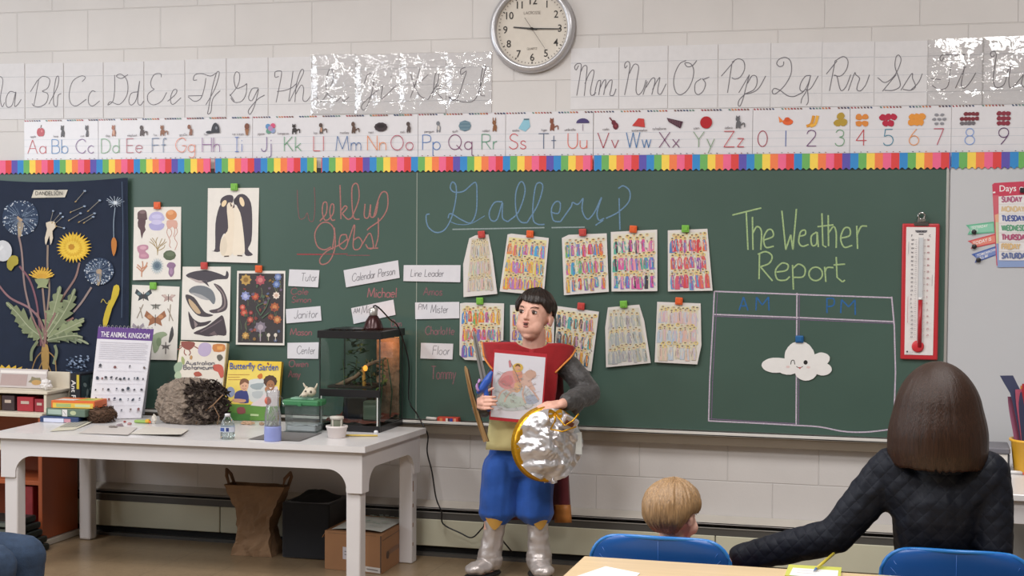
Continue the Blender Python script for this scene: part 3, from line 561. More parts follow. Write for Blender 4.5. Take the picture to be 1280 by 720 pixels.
# ---------------------------------------------------------------- handwriting cards
SLEEVE = glassy('laminate_sleeve', '#fdfdfd', rough=.08, const=.14, bump=.35, bscale=12, stretch=(1, 1, 1.6))
c1, c2, c3, c5, c6, c7 = (0, 70, 4.8), (180, 60, 4.5), (360, 60, 4.5), (700, 50, 6.4), (890, 45, 6.4), (1080, 40, 4.115)
CARDS = [('Aa', (-26, 31.2), (80, 149.5), [(c1, '~-60,300 -20,180 0,125 20,150 5,250 15,305 30,280|~95,220 60,215 38,260 45,305 75,295 98,215 90,300 110,290 130,260')], 0),
('Bb', (32.2, 79.6), (79.3, 148.5), [(c1, '185,215 225,150|235,140 205,300|~225,150 260,122 300,140 290,190 255,212|~255,212 290,230 280,280 240,305 205,300 195,285|~295,290 345,190 355,130 340,130 325,220 325,290 345,300 350,240 370,225')], 0),
('Cc', (80.4, 129.2), (78.5, 148), [(c1, '~495,155 515,130 490,120 440,150 418,220 425,280 460,300 520,260|~575,215 555,210 535,240 535,285 560,300 600,270')], 0),
('Dd', (130, 179.8), (77.5, 147.7), [(c1, '~690,115 690,200 680,270 650,295 665,275 720,290 765,230 765,150 730,110 700,120 730,135 770,112|~830,215 790,225 775,270 790,295 820,260 840,150|~840,150 828,270 845,295 865,270')], 0),
('Ee', (180.8, 231), (76, 147.4), [(c2, '~100,165 95,145 60,150 40,190 45,220 60,232|~60,232 25,260 25,300 55,320 100,300 130,250|~135,300 180,260 185,235 165,240 150,290 165,318 210,280')], 0),
('Ff', (232, 282.8), (74, 146.5), [(c2, '~300,180 280,180 290,150 330,145 375,158 410,140|~350,170 340,230 320,285 285,300 250,275|250,270 330,268|~350,320 400,230 425,145 410,140 385,230 365,340 360,370 378,360 385,300 400,270 430,240')], 0),
('Gg', (283.8, 335), (72.5, 146), [(c2, '~485,270 530,210 540,150 520,135 508,170 520,225 560,215 580,200|~580,200 575,260 550,300 510,305 490,280|485,260 510,300|~645,225 610,230 590,280 610,295 645,230 625,320 600,372 590,350 640,290 680,265')], 0),
('Hh', (336, 389.6), (71.5, 145.4), [(c2, '~760,160 740,165 740,135 770,130 775,150 760,230 745,305|~750,245 790,240 830,225 860,200'), (c3, '30,130 20,200 5,300|~10,300 60,200 90,135 75,125 50,200 40,305|~45,260 75,210 90,230 85,290 105,300 130,270')], 0),
('Ii', (390.4, 444.6), (68.6, 142.6), [(c3, '~155,265 185,300 220,260 255,180 250,125 230,130 215,200 225,260 255,280|~265,270 275,300 305,270 |~305,270 315,300 345,275')], 1),
('Jj', (445.4, 500.1), (68.6, 142.4), [(c3, '~430,200 450,150 480,150 480,220 450,320 425,350 418,320 480,260 535,215|~535,215 525,285 560,260 610,210|580,160 584,166')], 1),
('Kk', (500.9, 557.5), (66.4, 141.6), [(c3, '690,140 710,215|~745,110 725,180 690,280|~790,150 735,200 715,215 745,270 790,290|~790,290 840,200 850,150 830,150 815,280|~820,230 850,210 865,225 830,240 870,285')], 1),
('Ll', (558.4, 614.5), (66, 141.2), [(c3, '~1000,110 975,120 975,150 1005,130 990,180 960,270 930,295 905,275 940,290 1000,305 1060,280 1110,120 1100,105 1085,180 1085,260 1110,270')], 1),
('Mm', (713.8, 773), (60, 136.5), [(c5, '~150,205 130,240 118,215 140,190 170,195 165,260 135,445|~165,260 190,210 215,210 215,260 195,448|~200,350 235,270 265,240 272,270 245,400 255,445 290,420|~275,445 300,340 325,325 322,370 310,440|~315,400 345,335 365,320 365,360 350,440|~360,390 395,330 418,325 410,390 400,440 430,440 450,390')], 0),
('Nn', (774.6, 834.2), (58, 136), [(c5, '~540,205 522,225 520,190 545,172 560,200 550,280 518,440|~555,270 590,200 620,198 630,230 615,330 610,410 630,438 665,400 690,320|~665,438 700,330|~690,380 735,310 760,310 755,360 735,438|~740,400 770,340 800,300 785,380 785,425 810,430 850,350')], 0),
('Oo', (835.8, 896.6), (56.4, 135.3), [(c5, '~1010,165 960,190 920,270 910,350 930,420 970,437 1020,400 1060,320 1070,240 1045,190 1000,185 1020,215 1060,205 1095,165|~1130,310 1085,345 1080,410 1105,437 1145,410 1165,350 1140,310 1150,315 1195,297')], 0),
('Pp', (898.6, 962.6), (54.6, 134.4), [(c6, '75,322 180,200|160,220 125,455|~160,210 210,183 255,205 260,270 225,330 185,345 160,335|215,455 300,310|~300,310 275,400 250,500 225,560 210,550 220,510 270,460|~285,380 320,320 355,325 360,380 335,430 285,455 260,465 330,450 380,410 430,320')], 0),
('Qq', (964, 1026.8), (53.4, 133.6), [(c6, '~575,205 570,235 540,245 518,220 540,185 590,172 630,205 635,290 600,370 550,430 500,465 482,445 500,420 545,435 600,475 650,485 700,465 740,440|~785,315 745,325 710,380 705,430 735,440 770,380 790,315|~790,315 760,430 720,500 712,540|~765,430 770,520 755,555|~745,430 790,420 850,320')], 0),
('Rr', (1028.2, 1092), (52.6, 132.8), [(c6, '915,305 1000,200|985,200 940,440|~985,200 1050,165 1088,200 1075,270 1030,320 975,315 1000,325 1020,410 1040,438 1075,400 1110,310|~1090,438 1140,300 1150,310 1180,340 1165,390 1160,430 1190,438 1230,390 1260,310')], 0),
('Ss', (1093.6, 1159.4), (51.6, 132), [(c7, '~70,235 110,260 160,220 190,150 180,120 165,130 160,180 180,240 185,280 150,300 105,300|95,305 165,220|~190,300 245,215 250,240 265,280 240,300 200,295|~240,300 280,260 300,215')], 0),
('Tt', (1160.4, 1228), (49.6, 131), [(c7, '~410,130 400,150 390,135 410,115 460,120 520,115|~450,150 440,220 430,280 390,298 350,275|345,240 395,245|470,290 520,180|~515,190 500,270 515,290 545,260 575,210|505,180 528,180')], 1),
('Uu', (1229, 1298), (47, 130), [(c7, '~672,118 660,130 650,110 668,100 680,120 670,190 665,250 680,285 720,270 740,200 760,150|~760,150 745,240 750,285 770,280 820,220|~820,220 810,270 840,285 870,230')], 1)]
for t, (xa_, xb_), (ya, yb), sts, lam in CARDS:
    xm = (xa_+xb_)/2; z1, z0 = W(xm, ya).z, W(xm, yb).z; a, b = W(xa_, ya).x, W(xb_, yb).x
    lab = 'handwriting card with cursive letters '+t+(' in a shiny crinkled plastic sleeve' if lam else ' on ruled white paper')
    mb = MB(); mb.slab([(a, -.003, z0), (b, -.003, z0), (b, -.003, z1), (a, -.003, z1)], Vector((0, .0022, 0)), PRINT, '#d6d4d6')
    f = lambda x, y, l=0: Vector((a+(b-a)*x, -(.003+l), z0+(z1-z0)*y))
    ar = Art(mb, f, PRINT)
    for y, c in ((.76, '#aeb0b6'), (.475, '#bcbec4'), (.205, '#aeb0b6')): ar.line([(.01, y), (.99, y)], .0018, c)
    for tr, s in sts:
        a2 = Art(mb, onwall(.003, *tr), PRINT); a2.k = 4
        for st in s.split('|'):
            st = st.strip()
            if st[0] == '~': a2.line(st[1:], .0034, '#6b686f', smooth=5)
            else: a2.line(st, .0034, '#6b686f')
    mb2 = MB(); o = tag(mb.build('handwriting_card'), lab, 'card', 'cursive handwriting cards')
    if lam:                                # the sleeve stands off the card in shallow crinkles
        rr = random.Random(ord(t[0])); ph = rr.uniform(0, 9)
        def sl(u, v, ph=ph):
            x = a-.004+(b-a+.008)*u; z = z0-.004+(z1-z0+.008)*v
            e = min(u, 1-u, v, 1-v)*6; k = min(1, e)
            return Vector((x, -.0065-k*(.006+.006*mnoise.noise(Vector((x*15, ph, z*11)))+.0034*abs(mnoise.noise(Vector((x*48, ph, z*22))))), z))
        mb2.grid(sl, 26, 34, SLEEVE); mb2.build('plastic_sleeve', o)

# ---------------------------------------------------------------- wall clock
cc = W(666.3, 36.5); R = (W(719.8, 36).x-W(613, 36).x)/2
ck = empty('wall_clock', (cc.x, 0, cc.z-R), 'round silver rimmed wall clock showing quarter past nine', 'clock')
SIL = mat('brushed_silver_rim', '#c4c3c6', rough=.32, metal=.55, vary=.04)
rot = Matrix.Rotation(PI/2, 3, 'X')        # lathe axis -> -Y
mb = MB(); mb.lathe([(R*.80, .002), (R*.99, .004), (R, .018), (R*.97, .034), (R*.90, .042), (R*.845, .040), (R*.835, .026), (R*.835, .012)], SIL, (cc.x, 0, cc.z), 64, mtx=rot, cap=False); mb.build('rim', ck)
mb = MB(); mb.lathe([(0, .014), (R*.84, .014)], PRINT, (cc.x, 0, cc.z), 64, col='#d3cbc0', mtx=rot, cap=False)
f = lambda x, y, l=0: Vector((cc.x+x*R, -(.0145+l), cc.z+y*R)); g = lambda x, y, l=0: f(x, -y, l)
ar = Art(mb, f, PRINT); ag = Art(mb, g, PRINT)
for k in range(60):
    an = k*PI/30; l = .05 if k % 5 == 0 else .028; wv = .0048 if k % 5 == 0 else .0028
    ar.line([((.79-l)*math.sin(an), (.79-l)*math.cos(an)), (.79*math.sin(an), .79*math.cos(an))], wv, '#37322f')
for k in range(1, 13):
    an = k*PI/6; ag.fat(str(k), .635*math.sin(an), -.635*math.cos(an)+.085, .17, '#2c2826', 'c', .95)
ag.text('LACROSSE', 0, -.33, .06, .0016, '#8f877e', align='c'); ag.text('QUARTZ', 0, .47, .045, .0014, '#8f877e', align='c'); mb.build('dial', ck)
INK = mat('black_hand', '#1d1a18', rough=.4)
def hand(name, ang, l, tail, w, d, m=INK):
    mb = MB(); s_, c_ = math.sin(ang), math.cos(ang); n = (c_, -s_)
    P_ = lambda r_, o_: (cc.x+(s_*r_+n[0]*o_)*R, -d, cc.z+(c_*r_+n[1]*o_)*R)
    mb.slab([P_(-tail, w), P_(-tail, -w), P_(l, -w*.6), P_(l, w*.6)], Vector((0, .002, 0)), m); return mb.build(name, ck)
hand('hour_hand', math.radians(276), .44, .12, .022, .019); hand('minute_hand', math.radians(92), .66, .12, .016, .022); hand('second_hand', math.radians(146), .55, .30, .006, .025, mat('grey_hand', '#6a635b', rough=.4))
mb = MB(); mb.lathe([(.03*R, .014), (.03*R, .028), (0, .029)], INK, (cc.x, 0, cc.z), 14, mtx=rot); mb.build('hub', ck)
# ---------------------------------------------------------------- paper things on the boards
def sheet(name, quad, tr, label, cat, group=None, col='#e2ddd6', d=.0195, lean=.012, m=None, draw=None, thick=.001, rim=None):
    """flat paper whose corners are read off the photograph (crop coordinates tr); hangs slightly off the board at its foot"""
    m = m or PRINT
    ps = [W(x/tr[2]+tr[0], y/tr[2]+tr[1]) for x, y in quad]; zt_ = max(p.z for p in ps); zb_ = min(p.z for p in ps)
    ln = lambda X, Z: lean*(zt_-Z)/max(.01, zt_-zb_)
    f = onwall(d, *tr, lean=ln)
    mb = MB(); mb.slab([f(x, y) for x, y in quad][::-1], Vector((0, thick, 0)), m, col)
    ar = Art(mb, f, m); ar.step = .0002
    if draw: draw(ar)
    return tag(mb.build(name), label, cat, group)
MAG = {'r': ('red', '#c0453f'), 'o': ('orange', '#dd5f2c'), 'g': ('green', '#77b545')}
def magnet(px, py, k, where, size=.036, ang=0):
    cn, col = MAG[k]; p = W(px, py)
    mb = MB(); mb.box((p.x, -.028, p.z), (size, .013, size*.98), mat('magnet_'+cn, col, rough=.4), bev=.003, rot=Matrix.Rotation(ang, 3, 'Y'), seg=2)
    mb.box((p.x, -.0355, p.z), (size*.62, .003, size*.6), mat('magnet_'+cn, col), bev=.001, rot=Matrix.Rotation(ang, 3, 'Y'))
    tag(mb.build('square_magnet'), f'square {cn} magnet holding up {where}', 'magnet', 'square magnets on the chalkboard')
P6 = (150, 210, 2.88)
# jellyfish print, in the 160,250 x7.2 crop
TJ = (160, 250, 7.2)
def d_jelly(a):
    a.poly('105,150 108,110 145,90 180,100 190,150 185,180 110,175', '#5f4a4c', 3); a.poly('115,170 178,170 172,240 180,270 160,300 145,350 130,270 110,240', '#5a4348', 2); a.blob(148, 110, 28, 14, '#7d6668')
    a.poly('212,185 225,125 280,105 330,125 342,185', '#b5b0d6', 3); a.poly('220,210 335,210 345,240 320,268 280,275 235,268 212,240', '#a9a4d0', 3); a.blob(278, 200, 50, 22, '#c6c0e0'); a.blob(278, 150, 45, 20, '#c4c0e2')
    a.blob(408, 135, 50, 46, '#d08a58', n=18); a.blob(400, 115, 28, 20, '#dda070'); a.poly('370,185 455,185 465,240 440,262 420,240 395,262 372,245', '#d2a596', 2)
    for s in ('380,250 370,290 385,330 400,370 395,410 410,430', '440,250 440,290 430,330', '455,245 465,290 440,340 465,390 445,450', '405,260 415,300 395,340'): a.line(s, .0032, '#c08a7c', smooth=4)
    for s in ('290,495 285,440 250,400 215,375', '290,480 300,430 340,400 370,375', '288,460 280,400 240,340', '292,440 310,390 330,345', '270,420 250,380 225,350', '310,410 345,380 355,350', '285,430 275,370 290,335', '300,455 345,430 355,405'): a.line(s, .0035, '#a08858', smooth=3)
    a.poly('108,420 150,402 200,408 205,440 180,460 210,490 205,525 130,525 125,480 112,460', '#b9879a', 3); a.blob(160, 430, 30, 16, '#cfa3b2'); a.blob(165, 500, 28, 14, '#c796a6')
    a.blob(398, 497, 58, 46, '#56624a', n=18, jag=.05); a.blob(405, 485, 38, 22, '#65725a')
    a.blob(288, 595, 62, 78, '#b9c2c6', n=36, jag=.35); a.blob(288, 592, 44, 46, '#6f818c', n=30, jag=.2); a.blob(288, 590, 22, 22, '#57697a')
    for s in ('150,690 148,620 110,580', '150,630 160,590 155,550', '150,620 185,595 200,560', '150,650 200,590', '148,640 105,600'): a.line(s, .006, '#c28a6e', smooth=3)
    a.poly('378,580 400,560 440,565 455,590 440,615 440,660 415,692 392,660 395,615 378,600', '#8d6f8e', 3); a.blob(416, 640, 16, 28, '#a586a4')
sheet('sea_life_print', [(72, 66), (495, 62), (500, 712), (72, 720)], TJ, 'white print of jellyfish, coral and sea urchins on the chalkboard', 'print', 'animal prints on the chalkboard', draw=d_jelly)
magnet(200, 257, 'o', 'the jellyfish print')
def d_peng(a):
    D = '#463f48'
    a.poly('352,290 352,200 365,140 385,118 408,128 415,160 408,215 395,262 385,235 372,260 370,300 340,298', D, 3); a.poly('370,130 372,110 392,98 412,100 415,118 400,135', D, 3)
    a.poly('418,122 430,98 455,96 478,125 484,190 482,262 470,292 488,312 462,315 455,285 452,225 440,180 430,140', D, 3)
    a.poly('392,135 412,128 420,180 418,250 415,308 385,318 370,300 372,262 385,240 398,215', '#e6d8c4', 3); a.poly('420,140 440,160 452,225 458,285 455,308 425,315 415,300 420,220', '#e9ddcb', 3)
    a.poly('372,270 386,245 396,280 388,310 375,312', '#dccfbb', 2); a.blob(382, 128, 8, 13, '#e8cfa8', .5); a.blob(446, 122, 8, 18, '#ead3b0', -.3); a.blob(425, 120, 9, 13, '#3a353c'); a.poly('402,118 412,138 406,140', '#5c4a48'); a.poly('418,128 412,146 420,142', '#5c4a48')
    a.line('432,315 450,316', .006, '#5a4c44'); a.line('385,318 402,317', .006, '#5a4c44')
sheet('penguin_print', [(323, 73), (507, 72), (505, 342), (323, 337)], P6, 'white print of two black penguins leaning their heads together', 'print', 'animal prints on the chalkboard', draw=d_peng)
magnet(296, 234, 'g', 'the penguin print')
def d_moth(a):
    def fly(x, y, s, c, c2=None, up=1):
        a.poly([(x, y-.15*s), (x-.9*s, y-.9*s*up), (x-1.1*s, y-.35*s), (x-.55*s, y+.1*s), (x-.7*s, y+.65*s), (x, y+.3*s), (x+.7*s, y+.65*s), (x+.55*s, y+.1*s), (x+1.1*s, y-.35*s), (x+.9*s, y-.9*s*up)], c)
        if c2: a.blob(x-.55*s, y-.3*s, .25*s, .2*s, c2); a.blob(x+.55*s, y-.3*s, .25*s, .2*s, c2)
        a.line([(x, y-.5*s), (x, y+.6*s)], .004, '#4a3a36')
    fly(92, 460, 28, '#3b4146', '#5a7078'); fly(182, 466, 24, '#b39a94', '#c9b4ac', .5); fly(136, 545, 36, '#9a6648', '#c08a62'); fly(137, 497, 18, '#8a8a84', None, .2); fly(75, 575, 20, '#9a8f98')
    for s in ('70,540 92,490', '80,500 90,540', '180,505 200,550', '190,490 186,550'): a.line(s, .005, '#96897a')
    a.poly('185,625 190,590 198,568 203,600 192,625', '#4c4a4c', 2); a.poly('130,600 165,588 180,600 160,612 150,650 135,665 128,640', '#93a284', 3); a.blob(150, 625, 9, 16, '#7b8d6e'); fly(175, 640, 18, '#6e6a68', None, .3); a.line('175,625 175,668', .005, '#5a5050')
sheet('insect_print', [(51, 420), (221, 427), (215, 690), (45, 687)], P6, 'white print of butterflies, moths and beetles below the jellyfish print', 'print', 'animal prints on the chalkboard', draw=d_moth)
magnet(195, 357, 'g', 'the butterfly and moth print')
def d_whale(a):
    D = '#47424a'
    a.poly('245,385 270,373 320,368 365,380 385,388 390,370 398,380 394,398 375,400 350,402 320,412 285,410 255,395', D, 3); a.poly('255,393 290,404 320,405 310,415 280,410', '#b7a9a6', 2); a.poly('300,405 330,428 318,405', D)
    a.poly('256,440 275,425 310,424 340,440 352,470 345,490 325,470 295,462 265,452', '#73787e', 3); a.poly('262,448 300,455 330,475 300,470', '#a7a6a8', 2)
    a.poly('345,415 372,428 392,465 395,500 380,516 345,522 330,512 360,505 375,490 372,455 355,432', '#544a50', 3); a.line('350,420 380,455 385,495 360,515', .008, '#8a7c7c', smooth=4)
    a.poly('245,455 275,465 300,500 318,520 345,528 325,535 290,530 265,505 250,480', '#4a4348', 3); a.poly('256,470 280,490 300,520 285,522 262,495', '#c2a888', 3)
    a.poly('255,515 272,540 300,555 338,548 320,565 285,572 272,580 262,560', '#453d43', 3); a.poly('275,545 290,562 280,575', '#8d7f80')
    a.poly('275,592 320,570 360,540 378,530 388,560 392,600 360,600 330,605 300,600', '#473d44', 3); a.poly('330,598 350,585 362,602', '#6c5c60'); a.line('300,590 345,565 375,545', .006, '#6e6066', smooth=3)
sheet('whale_print', [(232, 355), (405, 355), (404, 622), (230, 617)], P6, 'white print of dark whales and a walrus', 'print', 'animal prints on the chalkboard', draw=d_whale)
magnet(258.5, 332, 'r', 'the whale print')
def d_flow(a):
    a.poly('434,379 596,380 596,629 434,627', '#3b3638')
    rnd = random.Random(8)
    for i in range(26): x, y = rnd.uniform(445, 585), rnd.uniform(400, 600); a.line([(x, y+28), (x+rnd.uniform(-6, 6), y+10), (x+rnd.uniform(-12, 12), y-8)], .0028, rnd.choice(['#5d6a4c', '#4c5c4a', '#6d7458']), smooth=3)
    for x, y, r, c, c2 in ((460, 402, 21, '#b99654', '#8a6a3a'), (512, 403, 20, '#a8505a', '#c97a78'), (575, 392, 14, '#6d7fb0', '#9aa6c8'), (570, 418, 15, '#5f74a8', '#8fa0c8'), (460, 460, 18, '#8c93c4', '#b4b8dc'), (495, 462, 15, '#a84a3c', '#c9704c'), (570, 458, 14, '#e3d3c6', '#cfae9a'), (455, 520, 14, '#b3483c', '#d07a60'), (478, 545, 13, '#a04a3e', '#cf7a66'), (565, 500, 18, '#a3593a', '#c98456'), (575, 545, 16, '#b06a44', '#d09a62'), (552, 535, 12, '#8a4a34', '#b5734a'), (515, 572, 23, '#7d7480', '#a79aa4'), (462, 602, 14, '#b58a4c', '#d6b06a'), (515, 600, 8, '#5b6a50', '#7e8e68'), (450, 500, 11, '#c0564a', '#d88a78'), (480, 520, 9, '#8a3a3a', '#b06060')):
        a.blob(x, y, r, r, c, n=16, jag=.25); a.blob(x, y, r*.45, r*.45, c2, n=10)
    for k in range(30): x, y = rnd.uniform(440, 590), rnd.uniform(385, 622); a.blob(x, y, rnd.uniform(4, 8), rnd.uniform(4, 8), rnd.choice(['#7d3f3a', '#8a6a3c', '#5d6a8a', '#4f6450', '#93544a', '#6a5a70']), rnd.uniform(0, 3), .3, 12)
    a.line('515,580 516,622', .006, '#a79aa4')
    for x in (545, 570): a.blob(x, 600, 6, 7, '#d9cfc2'); a.line([(x, 605), (x, 620)], .004, '#c9bfb0')
    for s in ('515,530 535,500 545,470', '515,530 500,500 525,485', '520,540 545,520'): a.line(s, .006, '#4f6450', smooth=3)
sheet('flower_print', [(428, 370), (601, 370), (601, 637), (427, 634)], P6, 'black print crowded with bright flowers in a white margin', 'print', 'animal prints on the chalkboard', draw=d_flow)
magnet(326.5, 336, 'o', 'the black flower print')

# ---------------------------------------------------------------- dandelion wall hanging (5: crop 0,210 x3.43; roots in crop 0,390 x4.235)
TA, TB = (0, 210, 3.43), (0, 390, 4.235)
def fold(X, Z):
    return .026+.010*math.sin(X*9+1.2)+.006*math.sin(X*17+Z*6)+.012*max(0, (1.75-Z))*.35
def clothp(tr):
    def f(x, y, l=0):
        p = W(x/tr[2]+tr[0], y/tr[2]+tr[1]); return Vector((p.x, -(BD+fold(p.x, p.z)+.003+l), p.z))
    return f
mb = MB(); pa, pb, pz = W(-26, 230).x, W(165, 225), W(165, 497).z
def tap(u, v):
    X = pa+(pb.x-pa)*u; top = 1.80-.02*math.sin(PI*min(1, u*1.02)); Z = top+(pz-top)*(1-v)
    return Vector((X, -(BD+fold(X, Z)), Z))
mb.grid(tap, 60, 40, CLOTHP, '#172339')
a = Art(mb, clothp(TA), CLOTHP); a.step = .0001
rnd = random.Random(3)
def stem(a, s, w, c):
    a.line(s, w, c, smooth=6)
for s, c in (('100,285 115,360 130,520 175,690 185,760', '#8e7a78'), ('105,420 150,480 180,570 195,680 200,760', '#7c5560'), ('0,485 60,555 150,600 200,660 215,760', '#8c6a70'), ('225,330 225,420 235,520 225,640', '#8f7e72'), ('205,505 215,590 225,680 225,760', '#907a70'), ('370,405 350,470 295,550 255,640 225,760', '#8a6f6a'), ('420,510 380,570 340,615', '#8f7f7c'), ('340,640 290,670 240,720', '#8a6660')): stem(a, s, .011, c)
def clock_head(cx, cy, r):
    a.blob(cx, cy, r, r, '#2b3b55', n=30)
    a.poly([(cx-r*.16, cy+r*.05), (cx, cy-r*.1), (cx+r*.2, cy+.05*r), (cx+.06*r, cy+r*.95), (cx-.12*r, cy+r*.95)], '#a8977f', 3); a.blob(cx, cy-.0*r, .2*r, .18*r, '#b59a80')
    for k in range(210):
        an, q = rnd.uniform(0, 2*PI), r*(.3+.7*math.sqrt(rnd.random())); x, y = cx+q*math.cos(an), cy+q*math.sin(an)
        if k % 3 == 0: a.line([(cx+.25*(x-cx), cy+.25*(y-cy)), (x, y)], .0011, '#7f90a8')
        if k % 2: a.blob(x, y, rnd.uniform(3, 5), rnd.uniform(2.5, 4), rnd.choice(['#c3cbd6', '#a3b2c6', '#8fa0b8', '#d5dae2']), rnd.uniform(0, 3), .5, 8)
clock_head(108, 215, 76); clock_head(450, 442, 58)
a.blob(35, 355, 40, 45, '#c9cbd0', n=20); a.blob(28, 345, 24, 26, '#d8dade'); a.poly('55,395 75,375 100,380 102,410 85,420 70,440 52,425', '#a3963e', 2)
a.poly('220,235 260,230 265,255 250,270 252,300 240,330 235,290 220,330 215,300 225,262', '#d2c6b4', 2)
for s in ('240,235 255,185', '262,240 300,210', '268,250 305,258', '250,235 290,195', '355,145 390,100', '335,190 390,165', '405,185 450,140', '328,225 375,195', '370,232 430,195', '390,235 425,210'):
    q = nums(s); a.line(q, .0022, '#9a9486'); a.blob(q[1][0], q[1][1], 7, 5, '#8fa0b8', jag=.4, n=10); a.blob(q[0][0], q[0][1], 5, 2.5, '#a58b5c', -.7)
a.blob(345, 340, 78, 68, '#d9b03a', n=56, jag=.3); a.blob(345, 340, 68, 58, '#e0bd44', .06, .28, 50); a.blob(344, 340, 50, 43, '#d4aa38', .1, .3, 44); a.blob(342, 339, 36, 31, '#e2c04c', 0, .25, 36); a.blob(338, 338, 16, 14, '#b9852c', n=14, jag=.2)
[a.poly([(205, 478), (205+r_*math.cos(t_-.045), 478-r_*.95*math.sin(t_-.045)), (205+(r_+4)*math.cos(t_), 478-(r_+4)*.95*math.sin(t_)), (205+r_*math.cos(t_+.045), 478-r_*.95*math.sin(t_+.045))], ('#d0a640', '#dcb44c', '#c4953a')[q_ % 3]) for q_ in range(30) for t_, r_ in ((.35+q_*.085, 48+10*math.sin(q_*2.3)),)]; a.poly('175,475 235,475 225,505 240,515 205,510 185,515 190,500', '#8d9670', 2); a.blob(205, 462, 30, 12, '#c99a3c', n=24, jag=.3)
[a.line([(515, 152), (515+46*math.cos(k*.42)*(.6+.4*rnd.random()), 150+30*math.sin(k*.42)*(.6+.4*rnd.random())-6)], .0026, '#a9b6c6') for k in range(15)]; a.blob(515, 150, 12, 10, '#d5dbe2', n=14, jag=.4); a.line('515,170 508,230 508,300', .004, '#8fa0b0', smooth=4); a.poly('498,315 508,295 520,315 518,350 508,378 500,350', '#b8763a', 2)
a.poly('510,505 530,503 530,540 505,600 490,660 475,690 470,650 485,590 500,560', '#c9b23c', 2); a.line('462,575 470,560 485,580 495,565', .004, '#b0a04a', smooth=3)
def lobed(a, mid, wid, n, c, c2, seed):
    """toothed dandelion leaf along a curved midrib"""
    rr = random.Random(seed); P_ = [(p.x, p.y) for p in crom([(*q, 0) for q in nums(mid)], 8)]; m_ = len(P_)
    L, R = [], []
    for i, (x, y) in enumerate(P_):
        q0, q1 = P_[max(0, i-1)], P_[min(m_-1, i+1)]; tx, ty = q1[0]-q0[0], q1[1]-q0[1]; l = math.hypot(tx, ty) or 1; nx, ny = -ty/l, tx/l
        t = i/(m_-1); w = wid*(.25+.75*math.sin(PI*min(1, t*.9+.08)))*(1-.6*t**3); ph = (t*n) % 1; tooth = .38+.62*ph
        o = w*(tooth if ph < .93 else .3)
        L.append((x+nx*o-tx/l*o*.5*ph*-1, y+ny*o-ty/l*o*.5*ph*-1)); R.append((x-nx*o*rr.uniform(.8, 1.1), y-ny*o*rr.uniform(.8, 1.1)))
    for i in range(m_-1):
        a.poly([L[i], L[i+1], P_[i+1], P_[i]], c); a.poly([P_[i], P_[i+1], R[i+1], R[i]], c if i % 5 else '#8a9474')
    a.line(P_, .005, c2)
for s, w, n, c, sd in (('215,725 150,680 95,620 48,575', 46, 5, '#7d8767', 1), ('228,720 250,650 270,570 285,505', 52, 6, '#838d6c', 2), ('235,720 290,640 330,570 352,515', 46, 6, '#768062', 3), ('240,725 310,690 360,665 392,650', 36, 5, '#88926f', 4), ('235,735 300,720 350,715 385,722', 26, 5, '#707b5e', 5)):
    lobed(a, s, w, n, c, '#a3a98c', sd)
b = Art(mb, clothp(TB), CLOTHP); b.step = .0001; b.k = 60
for s, w, n, c, sd in (('240,140 190,100 140,50 100,0', 50, 6, '#7d8767', 6), ('290,150 350,110 420,60 482,30', 42, 6, '#7f896a', 7), ('300,150 380,130 450,140 505,165', 34, 5, '#76806a', 8), ('262,140 300,80 330,30 345,0', 40, 4, '#6d785c', 9)):
    lobed(b, s, w, n, c, '#a3a98c', sd)
for s in ('230,0 270,90 275,180', '205,20 250,120 270,180', '330,0 290,90 275,170', '280,0 278,80 275,160'): b.line(s, .010, '#8a6a66', smooth=4)
b.poly('262,170 292,170 300,230 295,300 285,360 270,360 262,300 255,230', '#a8874e', 2)
for s in ('265,200 225,240 200,300 190,360', '290,200 330,240 340,320', '265,250 240,300 225,360', '290,260 310,310 330,340'): b.line(s, .006, '#98784a', smooth=4)
for s in ('235,150 200,200 195,255', '330,170 340,210 325,270'): b.line(s, .016, '#7d8668', smooth=4)
b.blob(60, 352, 170, 78, '#d9b23e', n=60, jag=.22); b.blob(50, 345, 120, 50, '#e0be4c', n=50, jag=.25)
for k in range(70): x = rnd.uniform(395, 505); y = rnd.uniform(225, 340); b.line([(x-5, y), (x+5, y+3)], .006, rnd.choice(['#6d7d98', '#44546c', '#93a3bd']))
t = Art(mb, clothp(TA), CLOTHP); t.step = .0003; t.k = 6; t.poly('163,96 320,95 308,127 152,129', '#c9c3b6'); t.k += 8; t.text('DANDELION', 172, 117, 15, .0028, '#5a5a58', squeeze=1.05, gap=2.6)
a.line('548,60 550,260 545,640', .004, '#4a5a70')
tag(mb.build('dandelion_hanging', recalc=False), 'large navy cloth hanging printed with yellow dandelions, seed heads and roots', 'wall hanging')

# ---------------------------------------------------------------- job cards
TC = (350, 320, 4.233)
def jobs(q, lines, lab):
    def dr(a):
        for t, x, y, h, rise, w_ in lines: a.text(t, x, y, h, .0028, '#77757b', squeeze=w_/(textw(t)*h/10), slant=.15, rise=rise)
    sheet('job_card', q, TC, lab, 'card', 'job cards on the chalkboard', col='#d3d1d6', draw=dr, lean=.006)
jobs([(58, 70), (217, 75), (212, 165), (55, 158)], [('Tutor', 120, 132, 42, 0, 82)], 'white job card reading Tutor, top of the left column')
jobs([(345, 75), (632, 22), (642, 115), (360, 165)], [('Calendar Person', 390, 135, 42, -.17, 225)], 'white job card reading Calendar Person, tilted upward')
jobs([(662, 48), (962, 48), (962, 138), (662, 132)], [('Line Leader', 700, 108, 38, 0, 172)], 'long white job card reading Line Leader')
jobs([(40, 280), (222, 264), (230, 340), (45, 355)], [('Janitor', 85, 330, 44, -.05, 122)], 'white job card reading Janitor, middle of the left column')
